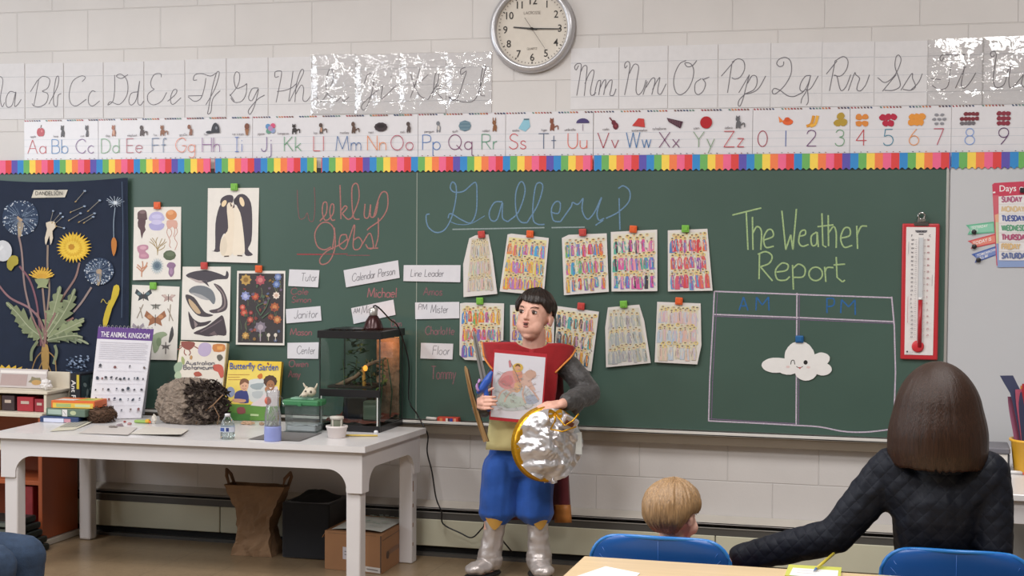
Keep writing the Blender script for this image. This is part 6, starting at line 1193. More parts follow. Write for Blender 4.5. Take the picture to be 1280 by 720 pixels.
mb.grid(bagp, 48, 26, PB, closeu=True, smooth=False); mb.build('bag_body', bg)
for s_ in (-1, 1):
    hx_ = bgx+s_*.145; mb = MB(); mb.tube([(hx_-s_*.015, bgy-.03, .30), (hx_+s_*.005, bgy-.03, .37), (hx_+s_*.02, bgy, .395), (hx_+s_*.012, bgy+.03, .37), (hx_-s_*.01, bgy+.03, .31)], .0085, mat('kraft_handle', '#7d5f48', rough=.85), 7); mb.build('handle', bg)
CB_ = mat('black_fabric_cube', '#15161b', rough=.9, vary=.15, vscale=30, sheen=.2); p = G(352, 697, 0)
mb = MB(); mb.box((-2.785, -.17, .133), (.24, .27, .262), CB_, bev=.008, seg=2); o = tag(mb.build('storage_cube'), 'black fabric storage cube on the floor beside paper bag', 'storage cube')
mb = MB(); mb.grid(lambda u, v: Vector((-2.785+(u-.5)*.215, -.17+(v-.5)*.24, .26+.045*math.sin(PI*u)*math.sin(PI*v)*(1+.5*mnoise.noise(Vector((u*5, v*5, 0)))))), 16, 14, mat('black_cloth', '#0f1013', rough=.95)); mb.build('cloth_inside', o)
KR = mat('brown_cardboard', '#946a48', rough=.8, vary=.06, vscale=8); A_, B_, D_ = Vector(G(406, 711, 0)), Vector(G(477, 718, 0)), Vector(G(516.5, 692, 0)); A_.z = B_.z = D_.z = .001
ux = (B_-A_); uy = (D_-B_); uy = uy*.9; hb = .175
cbx = empty('cardboard_box', (A_+B_+uy)/2, 'brown cardboard carton on floor behind front table leg', 'box')
P_ = lambda a, b, z: A_+ux*a+uy*b+Vector((0, 0, z))
mb = MB(); mb.slab([P_(0, 0, 0), P_(1, 0, 0), P_(1, 1, 0), P_(0, 1, 0)], Vector((0, 0, hb)), KR); mb.build('carton', cbx)
mb = MB(); TP = mat('carton_tape', '#7d5c42', rough=.4)
nf = ux.cross(Vector((0, 0, 1))).normalized(); nf = nf if nf.y < 0 else -nf; ns = uy.cross(Vector((0, 0, 1))).normalized(); ns = ns if ns.x > 0 else -ns
fa = lambda x, y, l=0: P_(x, 0, (1-y)*hb)+nf*(.0006+l); fs_ = lambda x, y, l=0: P_(1, x, (1-y)*hb)+ns*(.0006+l)
ar = Art(mb, fa, PRINT, nf); ar.poly([(.32, .38), (.52, .4), (.52, .72), (.32, .7)], '#b9b2b8'); ar.line([(.35, .5), (.49, .5)], .004, '#6a6468'); ar.line([(.35, .58), (.49, .58)], .004, '#6a6468'); ar.poly([(.70, .83), (.98, .85), (.98, .99), (.7, .97)], '#c4bdb8'); ar.line([(.74, .9), (.94, .92)], .006, '#7d7470'); ar.line([(.985, .02), (.985, .98)], .006, '#4a3428'); ar.line([(.06, .05), (.9, .03)], .002, '#6f5038')
a2 = Art(mb, fs_, PRINT, ns); a2.line([(.15, .55), (.95, .52)], .022, '#7a5840'); a2.blob(.2, .6, .05, .1, '#4f382a'); a2.line([(.02, .15), (.98, .12)], .003, '#5a4030'); mb.build('printed_label', cbx)
mb = MB(); mb.slab([P_(.02, .02, hb), P_(-.06, .02, hb-.035), P_(-.06, .9, hb-.035), P_(.02, .9, hb)], Vector((0, 0, .003)), KR); mb.build('side_flap', cbx)
mb = MB(); mb.grid(lambda u, v: P_(.08+.88*u, .06+.84*v, hb+.003+.012*abs(math.sin(u*2.6))*(1-v)+.008*mnoise.noise(Vector((u*3, v*3, 1)))**2), 14, 12, PRINT, '#c2c3bc')
rn = random.Random(1)
for k in range(26): u, v = rn.uniform(.35, .85), rn.uniform(.2, .9); c0 = P_(u, v, hb+.017); mb.ribbon([c0, c0+Vector((.018, .004, .0))], .010, PRINT, rn.choice(['#93b09a', '#9aa8a0', '#b0b8ae']), Vector((0, 0, 1)))
tag(mb.build('paper_pile'), 'white and green printed papers lying on the brown carton', 'paper')
# ---------------------------------------------------------------- desk at the right edge
dk = empty('side_desk', (1.0, -1.1, 0), 'white topped desk against the whiteboard at right', 'desk')
fx = G(1247, 617, .65); yF = fx.y; xL = fx.x-.16
mb = MB(); mb.box(((xL+1.75)/2, yF/2-.10, .638), (1.75-xL, -yF-.20, .024), WTOP, bev=.003); mb.build('desktop', dk)
mb = MB(); mb.box(((xL+1.75)/2, yF+.03, .585), (1.71-xL, .02, .08), WP, bev=.002); mb.build('apron', dk)
for x_ in (xL+.05, 1.70):
    for y_ in (yF+.05, -.26): mb = MB(); mb.box((x_, y_, .313), (.045, .045, .626), mat('grey_desk_leg', '#8d8c88', rough=.4), bev=.003); mb.build('leg', dk)
mb = MB(); mb.box(((xL+1.75)/2, -.30, .32), (1.6-xL, .012, .55), mat('desk_modesty_panel', '#94928e', rough=.6)); mb.build('modesty_panel', dk)
dz = .6505
def ond(px, py): p = G(px, py, dz); return Vector((p.x, p.y, dz))
q = ond(1232, 591); mb = MB(); bxc = q+Vector((-.02, .11, .035)); mb.box(bxc, (.20, .18, .068), mat('white_card_box', '#cfcac4', rough=.5), bev=.003); o = tag(mb.build('paper_tray'), 'white box with dark grey top on the desk beside yellow bin', 'box')
mb = MB(); mb.box(bxc+Vector((0, 0, .046)), (.215, .19, .022), mat('dark_grey_lid', '#66656c', rough=.5), bev=.004); mb.box(bxc+Vector((.1035, -.01, -.001)), (.004, .17, .066), mat('dark_box_side', '#3a3a40', rough=.6)); mb.build('dark_lid', o)
q = ond(1292, 591.5); YB = mat('yellow_plastic', '#dca62c', rough=.35); bn = empty('yellow_bin', q, 'yellow plastic bin of coloured papers on the side desk', 'bin')
mb = MB(); mb.lathe([(0, .003), (.066, 0), (.071, .004), (.083, .118), (.089, .12), (.089, .128), (.080, .128), (.068, .01), (0, .008)], YB, q, 28); mb.build('bin_body', bn)
rn = random.Random(9)
for i, (dx, h, c_, tl_) in enumerate(((-.062, .27, '#a0607c', -.02), (-.045, .30, '#c4627c', -.015), (-.03, .35, '#3a3f5c', -.04), (-.028, .31, '#c98a3c', .0), (-.012, .32, '#c03440', -.01), (.002, .30, '#c2453a', .01), (.014, .34, '#d98a9a', .02), (.028, .28, '#c9653c', .02), (.045, .30, '#b5424a', .03))):
    mb = MB(); b0 = q+Vector((dx*.7, rn.uniform(-.02, .03), .012)); R_ = RZ(rn.uniform(-.5, .5)+.5)
    def ps(u, v, h=h, b0=b0, R_=R_, tl_=tl_, i=i): return b0+R_ @ Vector(((u-.5)*.05, 0, 0))+Vector((tl_*v*1.2+(-.03*max(0, v-.8)*5 if i == 2 else 0)+.006*math.sin(v*5+u), .01*v, h*v))
    mb.grid(ps, 4, 12, mat('paper_'+c_, c_, rough=.7)); nm = ('plum', 'dusty rose', 'grey blue curling', 'orange tan', 'dark red', 'scarlet', 'pale pink', 'rust', 'crimson')[i]
    tag(mb.build('coloured_paper'), nm+' paper standing in the yellow bin', 'paper', 'coloured papers in the yellow bin')
a_ = ond(1257, 592); mb = MB(); mb.tube([a_+Vector((0, 0, .007)), a_+Vector((.06, -.01, .007))], .0068, mat('white_marker', '#d3d1d0', rough=.4), 10); o = tag(mb.build('marker_pen'), 'white marker pen lying on the desk below the yellow bin', 'marker'); mb = MB(); mb.tube([a_+Vector((.0605, -.01, .007)), a_+Vector((.085, -.014, .007))], .0075, mat('red_cap', '#d0443a', rough=.4), 10); mb.build('cap', o)
# ---------------------------------------------------------------- people: helpers
def hull(mb, a, ra, b, rb, n=12):
    vs = []
    for c, r in ((Vector(a), ra), (Vector(b), rb)):
        r3 = (r, r, r) if isinstance(r, (int, float)) else r
        for i in range(1, n//2):
            for k in range(n):
                t, p = PI*i/(n//2), 2*PI*k/n; vs.append(mb.bm.verts.new(c+Vector((r3[0]*math.sin(t)*math.cos(p), r3[1]*math.sin(t)*math.sin(p), r3[2]*math.cos(t)))))
        vs += [mb.bm.verts.new(c+Vector((0, 0, r3[2]))), mb.bm.verts.new(c-Vector((0, 0, r3[2])))]
    o = bmesh.ops.convex_hull(mb.bm, input=vs); junk = [e for e in o['geom_interior'] if isinstance(e, bmesh.types.BMVert)]
    bmesh.ops.delete(mb.bm, geom=junk, context='VERTS')
def chain(mb, pts, n=12):
    for (a, ra), (b, rb) in zip(pts, pts[1:]): hull(mb, a, ra, b, rb, n)
def ell(mb, c, r, M=None):
    o = bmesh.ops.create_icosphere(mb.bm, subdivisions=3, radius=1)['verts']
    mt = Matrix.Translation(c) @ ((M.to_4x4() if M else Matrix.Identity(4)) @ Matrix.Diagonal((*r, 1)))
    bmesh.ops.transform(mb.bm, matrix=mt, verts=o)
def fuse(mb, name, m, voxel, smooth=6, parent=None, origin=None, disp=None, facemat=None, mats=None):
    """melt the overlapping solids in mb into one continuous skin"""
    me = bpy.data.meshes.new(name); mb.bm.to_mesh(me); mb.bm.free()
    o = bpy.data.objects.new(name, me); C.objects.link(o)
    r = o.modifiers.new('r', 'REMESH'); r.mode = 'VOXEL'; r.voxel_size = voxel
    if smooth: s = o.modifiers.new('s', 'SMOOTH'); s.factor = .5; s.iterations = smooth
    dg = bpy.context.evaluated_depsgraph_get(); m2 = bpy.data.meshes.new_from_object(o.evaluated_get(dg))
    bpy.data.objects.remove(o); bpy.data.meshes.remove(me); m2.name = name
    for q in (mats or [m]): m2.materials.append(q)
    if disp:
        ns = [v.normal.copy() for v in m2.vertices]
        for v, nn in zip(m2.vertices, ns): v.co += nn*disp(v.co)
    for p in m2.polygons:
        p.use_smooth = True
        if facemat: p.material_index = facemat(p.center)
    return link(name, m2, parent, origin)
SKIN = mat('child_skin', '#e4b09c', rough=.55, vary=.05, vscale=25); LIP = mat('lips', '#b8766c', rough=.45); EYEW = mat('eye_white', '#e6dedb', rough=.25)
def eyes(parent, Hc, M, s, brow, iris='#3a2418', up=0., ir=1.):
    for sd in (-1, 1):
        c = Hc+M @ (Vector((sd*.030, -.0725, -.002+up))*s)
        mb = MB(); mb.sphere(c, (.0120*s, .0105*s, .0072*s), EYEW, rot=M); o = mb.build('eye', parent)
        mb = MB(); mb.sphere(c+M @ (Vector((-.001, -.0068, .0005))*s), (.0064*s*ir, .0046*s, .0066*s*ir), mat('iris_'+iris, iris, rough=.15), rot=M); mb.build('iris', o)
        mb = MB(); mb.tube(crom([c+M @ (Vector((sd*q-.0, y, z))*s) for q, y, z in ((-.013, -.0085, .005), (0, -.0115, .0092), (.015, -.004, .004))], 4), .0016*s, mat('eyelash', '#4a342c'), 6); mb.build('eyelid', parent)
        mb = MB(); mb.tube(crom([Hc+M @ (Vector((sd*x, y+.004*(up > 0), z+up))*s) for x, y, z in ((.015, -.0915, .016), (.030, -.0885+.011*(up > 0), .0225), (.048, -.072+.004*(up > 0), .016+.003*(up > 0)))], 4), [.0014*s]+[.0022*s]*7+[.0012*s], brow, 6); mb.build('eyebrow', parent)
def headparts(mb, Hc, M, s, child=False):
    L_ = lambda x, y, z: Hc+M @ (Vector((x, y, z))*s)
    e = lambda c, r: ell(mb, L_(*c), tuple(q*s for q in r), M)
    e((0, .012, .022), (.073, .090, .082)); e((0, -.032, -.022), (.060, .054, .078)); e((0, -.034, -.070), (.045, .046, .040)); e((0, -.056, -.095 if not child else -.088), (.021, .018, .016) if not child else (.024, .022, .018))
    q = 1 if child else 0
    for sd in (-1, 1):
        e(*(((sd*.027, -.046, -.046), (.033, .033, .040)) if q else ((sd*.035, -.058, -.043), (.027, .028, .028))))
        e((sd*.03, -.069+.012*q, .022+.018*q), (.015 if q else .03, .0115 if q else .013, .009)); e((sd*.030, -.066+.004*q, -.016+.018*q), (.02-.004*q, .0125, .008))
        e((sd*(.0095-.002*q), -.093+.003*q, -.037+.023*q), (.008-.002*q, .009-.002*q, .007-.001*q)); e((sd*.075, .012, -.012-.008*q), (.008, .018, .026)); e((sd*.079, .018, -.004-.008*q), (.006, .016, .016))
    hull(mb, L_(0, -.083+.003*q, .004+.016*q), .007*s, L_(0, -.102+.0055*q, -.033+.023*q), (.0095-.0013*q)*s)
    if q: e((0, -.044, -.054), (.050, .045, .040))
    e((0, -.082, -.062+.030*q), (.021-.005*q, .011, .006)); e((0, -.080, -.078+.032*q), (.018-.004*q, .011, .006)); e((0, -.078, -.07+.032*q), (.026-.004*q, .012, .014))
    hull(mb, L_(0, .012, -.075), (.044+.006*q)*s, L_(0, .022, -.155), (.047+.007*q)*s)
def hand(mb, w, d, n, sgn=1, s=1., curl=.5, thumb=.6, bend0=.15):
    w = Vector(w); d = Vector(d).normalized(); n = Vector(n); n = (n-d*n.dot(d)).normalized(); lat = d.cross(n)*sgn
    kn = [w+d*(.082*s)+lat*((1.5-k)*.0205*s)-d*abs(k-1.2)*.004*s for k in range(4)]
    for k in range(4): hull(mb, w+lat*((1.5-k)*.012*s), .0145*s, kn[k], .0105*s, 10)
    hull(mb, w+d*.012*s, .019*s, w+d*.05*s, .021*s, 10)
    for k, L_ in enumerate((.074, .082, .076, .058)):
        p, a = kn[k], bend0; dd = d*math.cos(a)+n*math.sin(a); r = .0088*s if k < 3 else .0076*s
        for f_, kk in ((.46, .9), (.30, 1.1), (.24, .7)):
            q = p+dd*(L_*f_*s); hull(mb, p, r, q, r*.9, 8); r *= .9; p = q; a += curl*kk; dd = d*math.cos(a)+n*math.sin(a)
    p = w+d*.02*s+lat*.022*s; dd = (lat*.75+d*.6+n*.25).normalized(); r = .0115*s
    for f_, mixn in ((.040, thumb), (.032, thumb), (.026, 0)):
        q = p+dd*f_*s; hull(mb, p, r, q, r*.88, 8); r *= .88; p = q; dd = (dd+d*.35+n*mixn*.7).normalized()
def hairshell(name, parent, Hc, M, rad, m, line, thick=.014, strand=.004, n=96, k=22, seed=0, off=(0, .012, .022), shape=None, freq=24):
    """cap of hair over the skull; line(az) gives the lowest elevation, az 0 = face"""
    mb = MB(); off = Vector(off)
    def pt(az, el, lift):
        d = Vector((math.sin(az)*math.cos(el), -math.cos(az)*math.cos(el), math.sin(el)))
        st = strand*mnoise.noise(Vector((math.sin(az)*freq*.4+seed, math.cos(az)*freq*.4, el*1.3)))+strand*.7*mnoise.noise(Vector((math.sin(az)*freq+seed, math.cos(az)*freq, el*2.2)))
        q = Vector((d.x*(rad[0]+lift), d.y*(rad[1]+lift), d.z*(rad[2]+lift)))*(1+(st/.09 if lift > .004 else 0))
        if shape: q = shape(q, az, el)
        return Hc+M @ (q+off)
    ve = []
    for i in range(n):
        az = 2*PI*i/n-PI; e0 = line(az)+.05*mnoise.noise(Vector((az*9, seed, 0))); col = []
        for j in range(k):
            t = j/(k-1); e = PI/2*.995+(e0-PI/2)*t
            col.append(mb.bm.verts.new(pt(az, e, thick*(1-.55*max(0, t-.75)/.25))))
        for j in range(k-1, -1, -4): t = j/(k-1); col.append(mb.bm.verts.new(pt(az, PI/2*.995+(e0-PI/2)*t, -.003)))
        ve.append(col)
    fs = []
    for i in range(n):
        a, b = ve[i], ve[(i+1) % n]
        for j in range(len(a)-1): fs.append(mb.bm.faces.new((a[j], a[j+1], b[j+1], b[j])))
    mb.mark(fs, m, None, True); return mb.build(name, parent)
def RM(ex, ey, ez): return Matrix((ex, ey, ez)).transposed()
EX, EY, EZ = _R0.copy(), FH.copy(), Vector((0, 0, 1))
CAMB = RM(EX, EY, EZ)                       # columns: camera right, away, up

# ---------------------------------------------------------------- the boy in knight costume
ZB = 6.7
def B(px, py, dz=0.): return V(px, py, ZB+dz)
Hc = B(668, 394.5, .0); HM = CAMB @ Matrix.Rotation(math.radians(-24), 3, 'Z') @ Matrix.Rotation(math.radians(-3), 3, 'X') @ Matrix.Rotation(math.radians(3), 3, 'Y'); HS = 1.0
fl_ = lambda p, z: Vector((p.x, p.y, z))
kn_l, kn_r = B(620, 636, -.01), B(672, 636, -.01); an_l, an_r = B(612, 702, .0), B(674, 704, -.01)
mb = MB(); headparts(mb, Hc, HM, HS, True)
nk = B(668, 440, .02)
chain(mb, [(nk, .046), (B(664, 462, .02), (.11, .075, .06)), (B(659, 505, .02), (.105, .08, .06)), (B(652, 560, .02), (.10, .08, .05))])
chain(mb, [(B(638, 574, .02), .06), (kn_l, .05), (an_l, .036)]); chain(mb, [(B(664, 574, .02), .06), (kn_r, .05), (an_r, .036)])
toe_l, toe_r = fl_(an_l, .03)+EX*-.055+EY*-.075, fl_(an_r, .03)+EX*.012+EY*-.10
for a_, t_ in ((an_l, toe_l), (an_r, toe_r)): hull(mb, fl_(a_, .04), .034, t_, (.034, .034, .024))
hull(mb, B(664, 452, .02), .07, B(634, 448, .02), .05); hull(mb, B(664, 452, .02), .07, B(701, 449, .02), .05)
sh_l, el_l, wr_l = B(632, 449, .02), B(603, 510, .0), B(603, 506, -.15); sh_r, el_r, wr_r = B(703, 450, .02), B(736, 492, -.03), B(702, 505, -.19)
chain(mb, [(sh_l, .042), (el_l, .034), (wr_l, .022)]); chain(mb, [(sh_r, .042), (el_r, .034), (wr_r, .022)])
hand(mb, B(599, 504, -.165), EX*.45+EY*-.85+EZ*.12, EX*.85+EY*.45+EZ*-.05, 1, .80, .95, .6, .55)          # round the sword grips
hand(mb, wr_r+EX*-.01, EX*-.86+EY*-.42+EZ*-.16, EX*-.15+EY*.35+EZ*-.9, -1, .80, .45, .5, .2)          # over the edge of the shield
boy = fuse(mb, 'person', SKIN, .0034, 4, origin=(B(645, 560).x, B(645, 560).y, 0))
tag(boy, 'person in red and blue knight costume and silver boots, standing before chalkboard', 'person')
HB = mat('dark_brown_hair', '#241813', rough=.38, vary=.35, vscale=30, stretch=(10, 10, .7), bump=.25, bscale=36)
eyes(boy, Hc, HM, HS, mat('soft_brown_brow', '#5a4034', rough=.7), up=.017, ir=1.25)
L_ = lambda x, y, z: Hc+HM @ Vector((x, y, z))
mb = MB(); mb.sphere(L_(0, -.0915, -.0305), (.0145, .0055, .0042), LIP, rot=HM); mb.sphere(L_(0, -.0895, -.0475), (.0125, .0055, .0046), LIP, rot=HM); mb.build('lips', boy)
mb = MB(); mb.sphere(L_(0, -.0905, -.039), (.0105, .0045, .0056), mat('open_mouth', '#4a1f1c', rough=.5), rot=HM); mb.build('open_mouth', boy)
def bline(az):
    a = abs(az); f = .50-.10*math.sin(az*2+.6) if a < .75 else None
    if f is not None: return f
    if a < 1.25: return .45-(a-.75)*1.1
    if a < 1.85: return -.10+.18*math.cos((a-1.55)*5)
    return max(-.52, -.05-(a-1.85)*.9)
hairshell('hair', boy, Hc, HM, (.0755, .092, .084), HB, bline, .017, .006, 110, 24, 3)
# shirt sleeves (dark grey), trousers, boots
GR = mat('dark_grey_mail_cloth', '#434141', rough=.5, vary=.18, vscale=30, bump=.5, bscale=70, sheen=.2)
wrk = lambda a, f: lambda co: a*mnoise.noise(co*f)+a*.5*mnoise.noise(co*f*2.6)
mb = MB(); chain(mb, [(B(668, 447, .02), .058), (B(664, 462, .02), (.115, .082, .065)), (B(659, 520, .02), (.112, .086, .06))]); hull(mb, B(664, 454, .02), .075, B(634, 449, .02), .056); hull(mb, B(664, 454, .02), .075, B(702, 450, .02), .056)
chain(mb, [(sh_l, .050), (el_l.lerp(sh_l, .4), .048), (el_l, .046), (wr_l.lerp(el_l, .25), .037)]); chain(mb, [(sh_r, .052), (sh_r.lerp(el_r, .55)+EX*.008, .056), (el_r, .054), (el_r.lerp(wr_r, .55), .046), (el_r.lerp(wr_r, .78), .040)])
hull(mb, el_r.lerp(wr_r, .45)+EZ*-.02, .04, el_r.lerp(wr_r, .55)+EZ*-.062+EX*.01, .012)
fuse(mb, 'shirt', GR, .006, 4, boy, disp=wrk(.005, 26))
BLUE = mat('royal_blue_cloth', '#1a4fa3', rough=.8, vary=.12, vscale=14, bump=.35, bscale=22, sheen=.15)
mb = MB(); hull(mb, B(652, 556, .02), (.145, .095, .05), B(650, 585, .02), (.155, .10, .06))
chain(mb, [(B(628, 580, .02), (.088, .09, .06)), (B(624.5, 615, .01), (.087, .09, .06)), (B(622.5, 641, .0), (.086, .085, .03)), (B(622, 651, .0), (.058, .058, .018))], 16)
chain(mb, [(B(670, 580, .02), (.086, .09, .06)), (B(668.5, 615, .01), (.086, .09, .06)), (B(668, 642, -.01), (.086, .085, .03)), (B(670, 652, -.01), (.058, .058, .018))], 16)
def pw(co):
    g = (co-CAM); a = mnoise.noise(Vector((co.x*22, co.y*22, co.z*5)))*.007+mnoise.noise(co*14)*.006
    return a
fuse(mb, 'trousers', BLUE, .006, 5, boy, disp=pw)
FOIL = mat('crinkled_silver_foil', '#e4e2e5', rough=.3, metal=.8, vary=.05, bump=.25, bscale=20); FOIL2 = mat('silver_boot_cloth', '#c2bab7', rough=.36, metal=.5, vary=.06, bump=.3, bscale=22); GOLD = mat('gold_foil', '#d9a227', rough=.3, metal=.7, vary=.12, vscale=30, bump=.4, bscale=40); SOLE = mat('black_sole', '#17171b', rough=.5)
for kp, ap, tp, sd in ((kn_l, an_l, toe_l, 0), (kn_r, an_r, toe_r, 1)):
    top = kp+EZ*-.035; mb = MB()
    chain(mb, [(top+EZ*-.012, (.048, .05, .012)), (top.lerp(ap, .5), (.047, .05, .03)), (fl_(ap, .10), (.054, .058, .03))], 16); hull(mb, fl_(ap, .085), (.056, .06, .045), fl_(ap, .055), (.052, .062, .03)); hull(mb, fl_(ap, .058)+EY*.01, (.05, .06, .034), fl_(tp, .052)-(fl_(ap, 0)-fl_(tp, 0))*.10, (.047, .047, .028), 14)
    fuse(mb, 'boot', FOIL2, .005, 3, boy, disp=lambda co: .006*mnoise.noise(co*30)+(.008*abs(mnoise.noise(co*17)) if co.z < .12 else .0))
    mb = MB(); hull(mb, fl_(ap, .018)+EY*.012, (.053, .06, .0175), fl_(tp, .0175)-(fl_(ap, 0)-fl_(tp, 0))*.13, (.052, .054, .017), 14); fuse(mb, 'boot_sole', SOLE, .005, 1, boy)
    mb = MB(); fr = -1
    mb.grid(lambda u, v: top+EZ*(.012-.062*v*max(.02, 1-abs(2*u-1)**1.3)+.0)+(EX*math.sin((u-.5)*1.9+(.2 if sd else -.1))*.0575-EY*math.cos((u-.5)*1.9+(.2 if sd else -.1))*.0605), 12, 6, mat('ochre_boot_trim', '#bf9248', rough=.45, metal=.3)); mb.build('boot_trim', boy)
# red tabard: front and back sheets following the chest, with winged shoulders
RED2 = mat('crimson_felt', '#9e131c', rough=.8, vary=.10, vscale=18, bump=.2, bscale=40, sheen=.2); PIP = mat('gold_piping', '#e08a3a', rough=.45)
def chest(px, py, sgn, xc=661, hw=60, dp=.108):
    t = (px-xc)/hw; return .02+sgn*(dp*math.sqrt(max(0., 1-t*t)) if abs(t) < 1 else 0)
rowsL = [(427.5, 602.5, 645), (430.5, 603, 648), (433.5, 603.6, 654), (436.5, 604.3, 664), (449.5, 607.5, 664), (455, 611, 664), (461, 615, 663.5), (470, 615, 663), (485, 615, 661), (500, 614, 659), (515, 613, 657), (526, 612, 655)]
rowsR = [(429, 685, 700), (432, 682, 716), (434.5, 677, 719), (436.5, 664, 719.5), (443, 664, 716), (449.5, 664, 709), (455, 664, 703), (461, 663.5, 696.5), (470, 663, 697), (485, 661, 696), (500, 659, 694), (515, 657, 692), (526, 655, 690)]
tab_ = None
for sgn, nm in ((-1, 'tabard_front'), (1, 'tabard_back')):
    mb = MB()
    for rows in (rowsL, rowsR):
        n_ = len(rows)
        def pt(i, u):
            y, a, b = rows[i]; x = a+(b-a)*u
            if sgn > 0 and y < 447: pass
            return B(x, y, chest(x, y, sgn)+(-.012 if sgn < 0 else .004))
        m_ = 14; vs = [[mb.bm.verts.new(pt(i, k/(m_-1))) for k in range(m_)] for i in range(n_)]
        mb.mark([mb.bm.faces.new((vs[i][k], vs[i][k+1], vs[i+1][k+1], vs[i+1][k])) for i in range(n_-1) for k in range(m_-1)], RED2, None, True)
    bmesh.ops.remove_doubles(mb.bm, verts=mb.bm.verts, dist=.0008); bmesh.ops.recalc_face_normals(mb.bm, faces=mb.bm.faces)
    o = mb.build(nm, boy); sm = o.modifiers.new('thickness', 'SOLIDIFY'); sm.thickness = .004; sm.offset = 0
for pth in ([(602.5, 427.5), (603.5, 436), (605.5, 447), (611, 456), (616, 462)], [(719.5, 437), (714, 446), (706, 454), (694, 466)]):
    mb = MB(); mb.tube(crom([B(x, y, chest(x, y, -1)-.016) for x, y in pth], 5), .0042, PIP, 7); mb.build('tabard_piping', boy)
mb = MB(); CLR = mat('dark_collar', '#2c2a30', rough=.6)
for pth in ([(622, 430, -.035), (632, 427.5, -.06), (641, 431, -.085)], [(683, 430, -.075), (689, 434, -.075), (694, 438, -.07)]): mb.tube(crom([B(*q) for q in pth], 4), .0085, CLR, 7)
mb.build('collar_clasps', boy)
HEM = mat('pale_yellow_felt', '#d6cb92', rough=.85, vary=.05, vscale=12)
mb = MB(); mb.grid(lambda u, v: (lambda x, y: B(x, y, chest(x, y, -1, 650, 47, .118)-.008))(612.5-5*v+(80+2*v)*u, 521+41*v+4*u), 24, 6, HEM); o = mb.build('tabard_hem', boy); sm = o.modifiers.new('thickness', 'SOLIDIFY'); sm.thickness = .005; sm.offset = 0
CAPE = mat('maroon_cape_cloth', '#5e1220', rough=.7, vary=.12, vscale=20, sheen=.2)
def cape(u, v):
    y = 448+202*v; x = (640-4*v)+(62+16*v)*u; return B(x, y, .145+.03*math.sin(u*11+1)*(.3+v)-.03*(1-v))
mb = MB(); mb.grid(cape, 30, 16, CAPE); o = mb.build('cape', boy); sm = o.modifiers.new('thickness', 'SOLIDIFY'); sm.thickness = .004; sm.offset = 0
mb = MB(); mb.grid(lambda u, v: cape(.74+.26*u, .905+.11*v)+EY*-.006, 8, 4, mat('orange_cape_lining', '#b9773a', rough=.5, vary=.15, vscale=30)); o = mb.build('cape_lining', boy); sm = o.modifiers.new('thickness', 'SOLIDIFY'); sm.thickness = .006; sm.offset = 0
# what he holds
def plank(pts, w, th, m, mb, dzs=None):
    for (a, wa), (b, wb) in zip(list(zip(pts, w)), list(zip(pts, w))[1:]):
        pass
    t = (pts[-1]-pts[0]).normalized(); s_ = t.cross(EY).normalized()
    n_ = s_.cross(t).normalized(); L1 = [p+s_*q for p, q in zip(pts, w)]; R1 = [p-s_*q for p, q in zip(pts, w)]
    mb.slab(L1+R1[::-1], n_*th, m)
SW = [B(591.5, 412.5, -.17), B(593, 419, -.172), B(599, 448, -.182), B(606, 481, -.192)]
mb = MB(); GB_ = mat('grey_toy_blade', '#8d8a88', rough=.4, metal=.25, vary=.05); plank(SW, [.001, .0085, .0115, .013], .008, GB_, mb); sw = tag(mb.build('toy_sword'), 'toy sword with grey blade and blue hilt held by the standing person', 'toy sword')
mb = MB(); plank([p-EY*.0045 for p in SW[1:]], [.001, .0022, .003], .003, mat('dark_blade_groove', '#55524f', rough=.5), mb); mb.build('blade_ridge', sw)
mb = MB(); BH = mat('blue_plastic_hilt', '#2f57b0', rough=.4); chain(mb, [(B(614, 466, -.195), .009), (B(609, 476, -.197), .019), (B(603, 485, -.195), .018), (B(598, 490, -.19), .010)], 10); hull(mb, B(606, 480, -.194), .012, B(611, 512, -.196), .010); fuse(mb, 'hilt', BH, .003, 3, sw)
mb = MB(); mb.tube(crom([B(600, 474, -.20), B(596, 483, -.205), B(598.5, 489, -.205)], 3), .006, mat('pink_hilt_edge', '#b58ac0', rough=.4), 7); mb.build('hilt_edge', sw)
ST = [B(581.5, 458.5, -.15), B(582.5, 462, -.15), B(588, 490, -.15), B(598, 525, -.13), B(607.5, 552, -.11)]
mb = MB(); WD = mat('pale_brown_wood', '#a8875c', rough=.6, vary=.15, vscale=12, stretch=(6, 6, .6)); plank(ST, [.003, .007, .0085, .0105, .011], .014, WD, mb); st = tag(mb.build('wooden_sword'), 'brown wooden sword with dark edge held point up beside the toy sword', 'toy sword')
mb = MB(); plank([p+EX*.010+EY*.003 for p in ST[1:]], [.002, .0035, .004, .004], .012, mat('dark_wood_edge', '#4a3828', rough=.6), mb); mb.build('dark_edge', st)
q4 = [B(617.3, 436.5, -.168), B(684, 442.5, -.168), B(677.5, 531, -.165), B(611.6, 524.5, -.165)]
nS = (q4[1]-q4[0]).cross(q4[3]-q4[0]).normalized(); nS = nS if nS.dot(EY) < 0 else -nS
mb = MB(); mb.slab(q4, -nS*.003, LAMIN, '#b8323c'); fS = lambda x, y, l=0: (q4[0]*(1-x)+q4[1]*x)*(1-y)+(q4[3]*(1-x)+q4[2]*x)*y+nS*(.0008+l)
a0 = Art(mb, fS, LAMIN, nS); a0.step = .0004; a0.poly([(.02, .045), (.975, .05), (.97, .955), (.02, .955)], '#dedde6')
TS = (550, 340, 3.6); sq = [(617.3, 436.5), (684, 442.5), (677.5, 531), (611.6, 524.5)]
ar = Art(mb, oncrop(sq, TS, fS), LAMIN, nS); ar.step = .0002; ar.k = 6
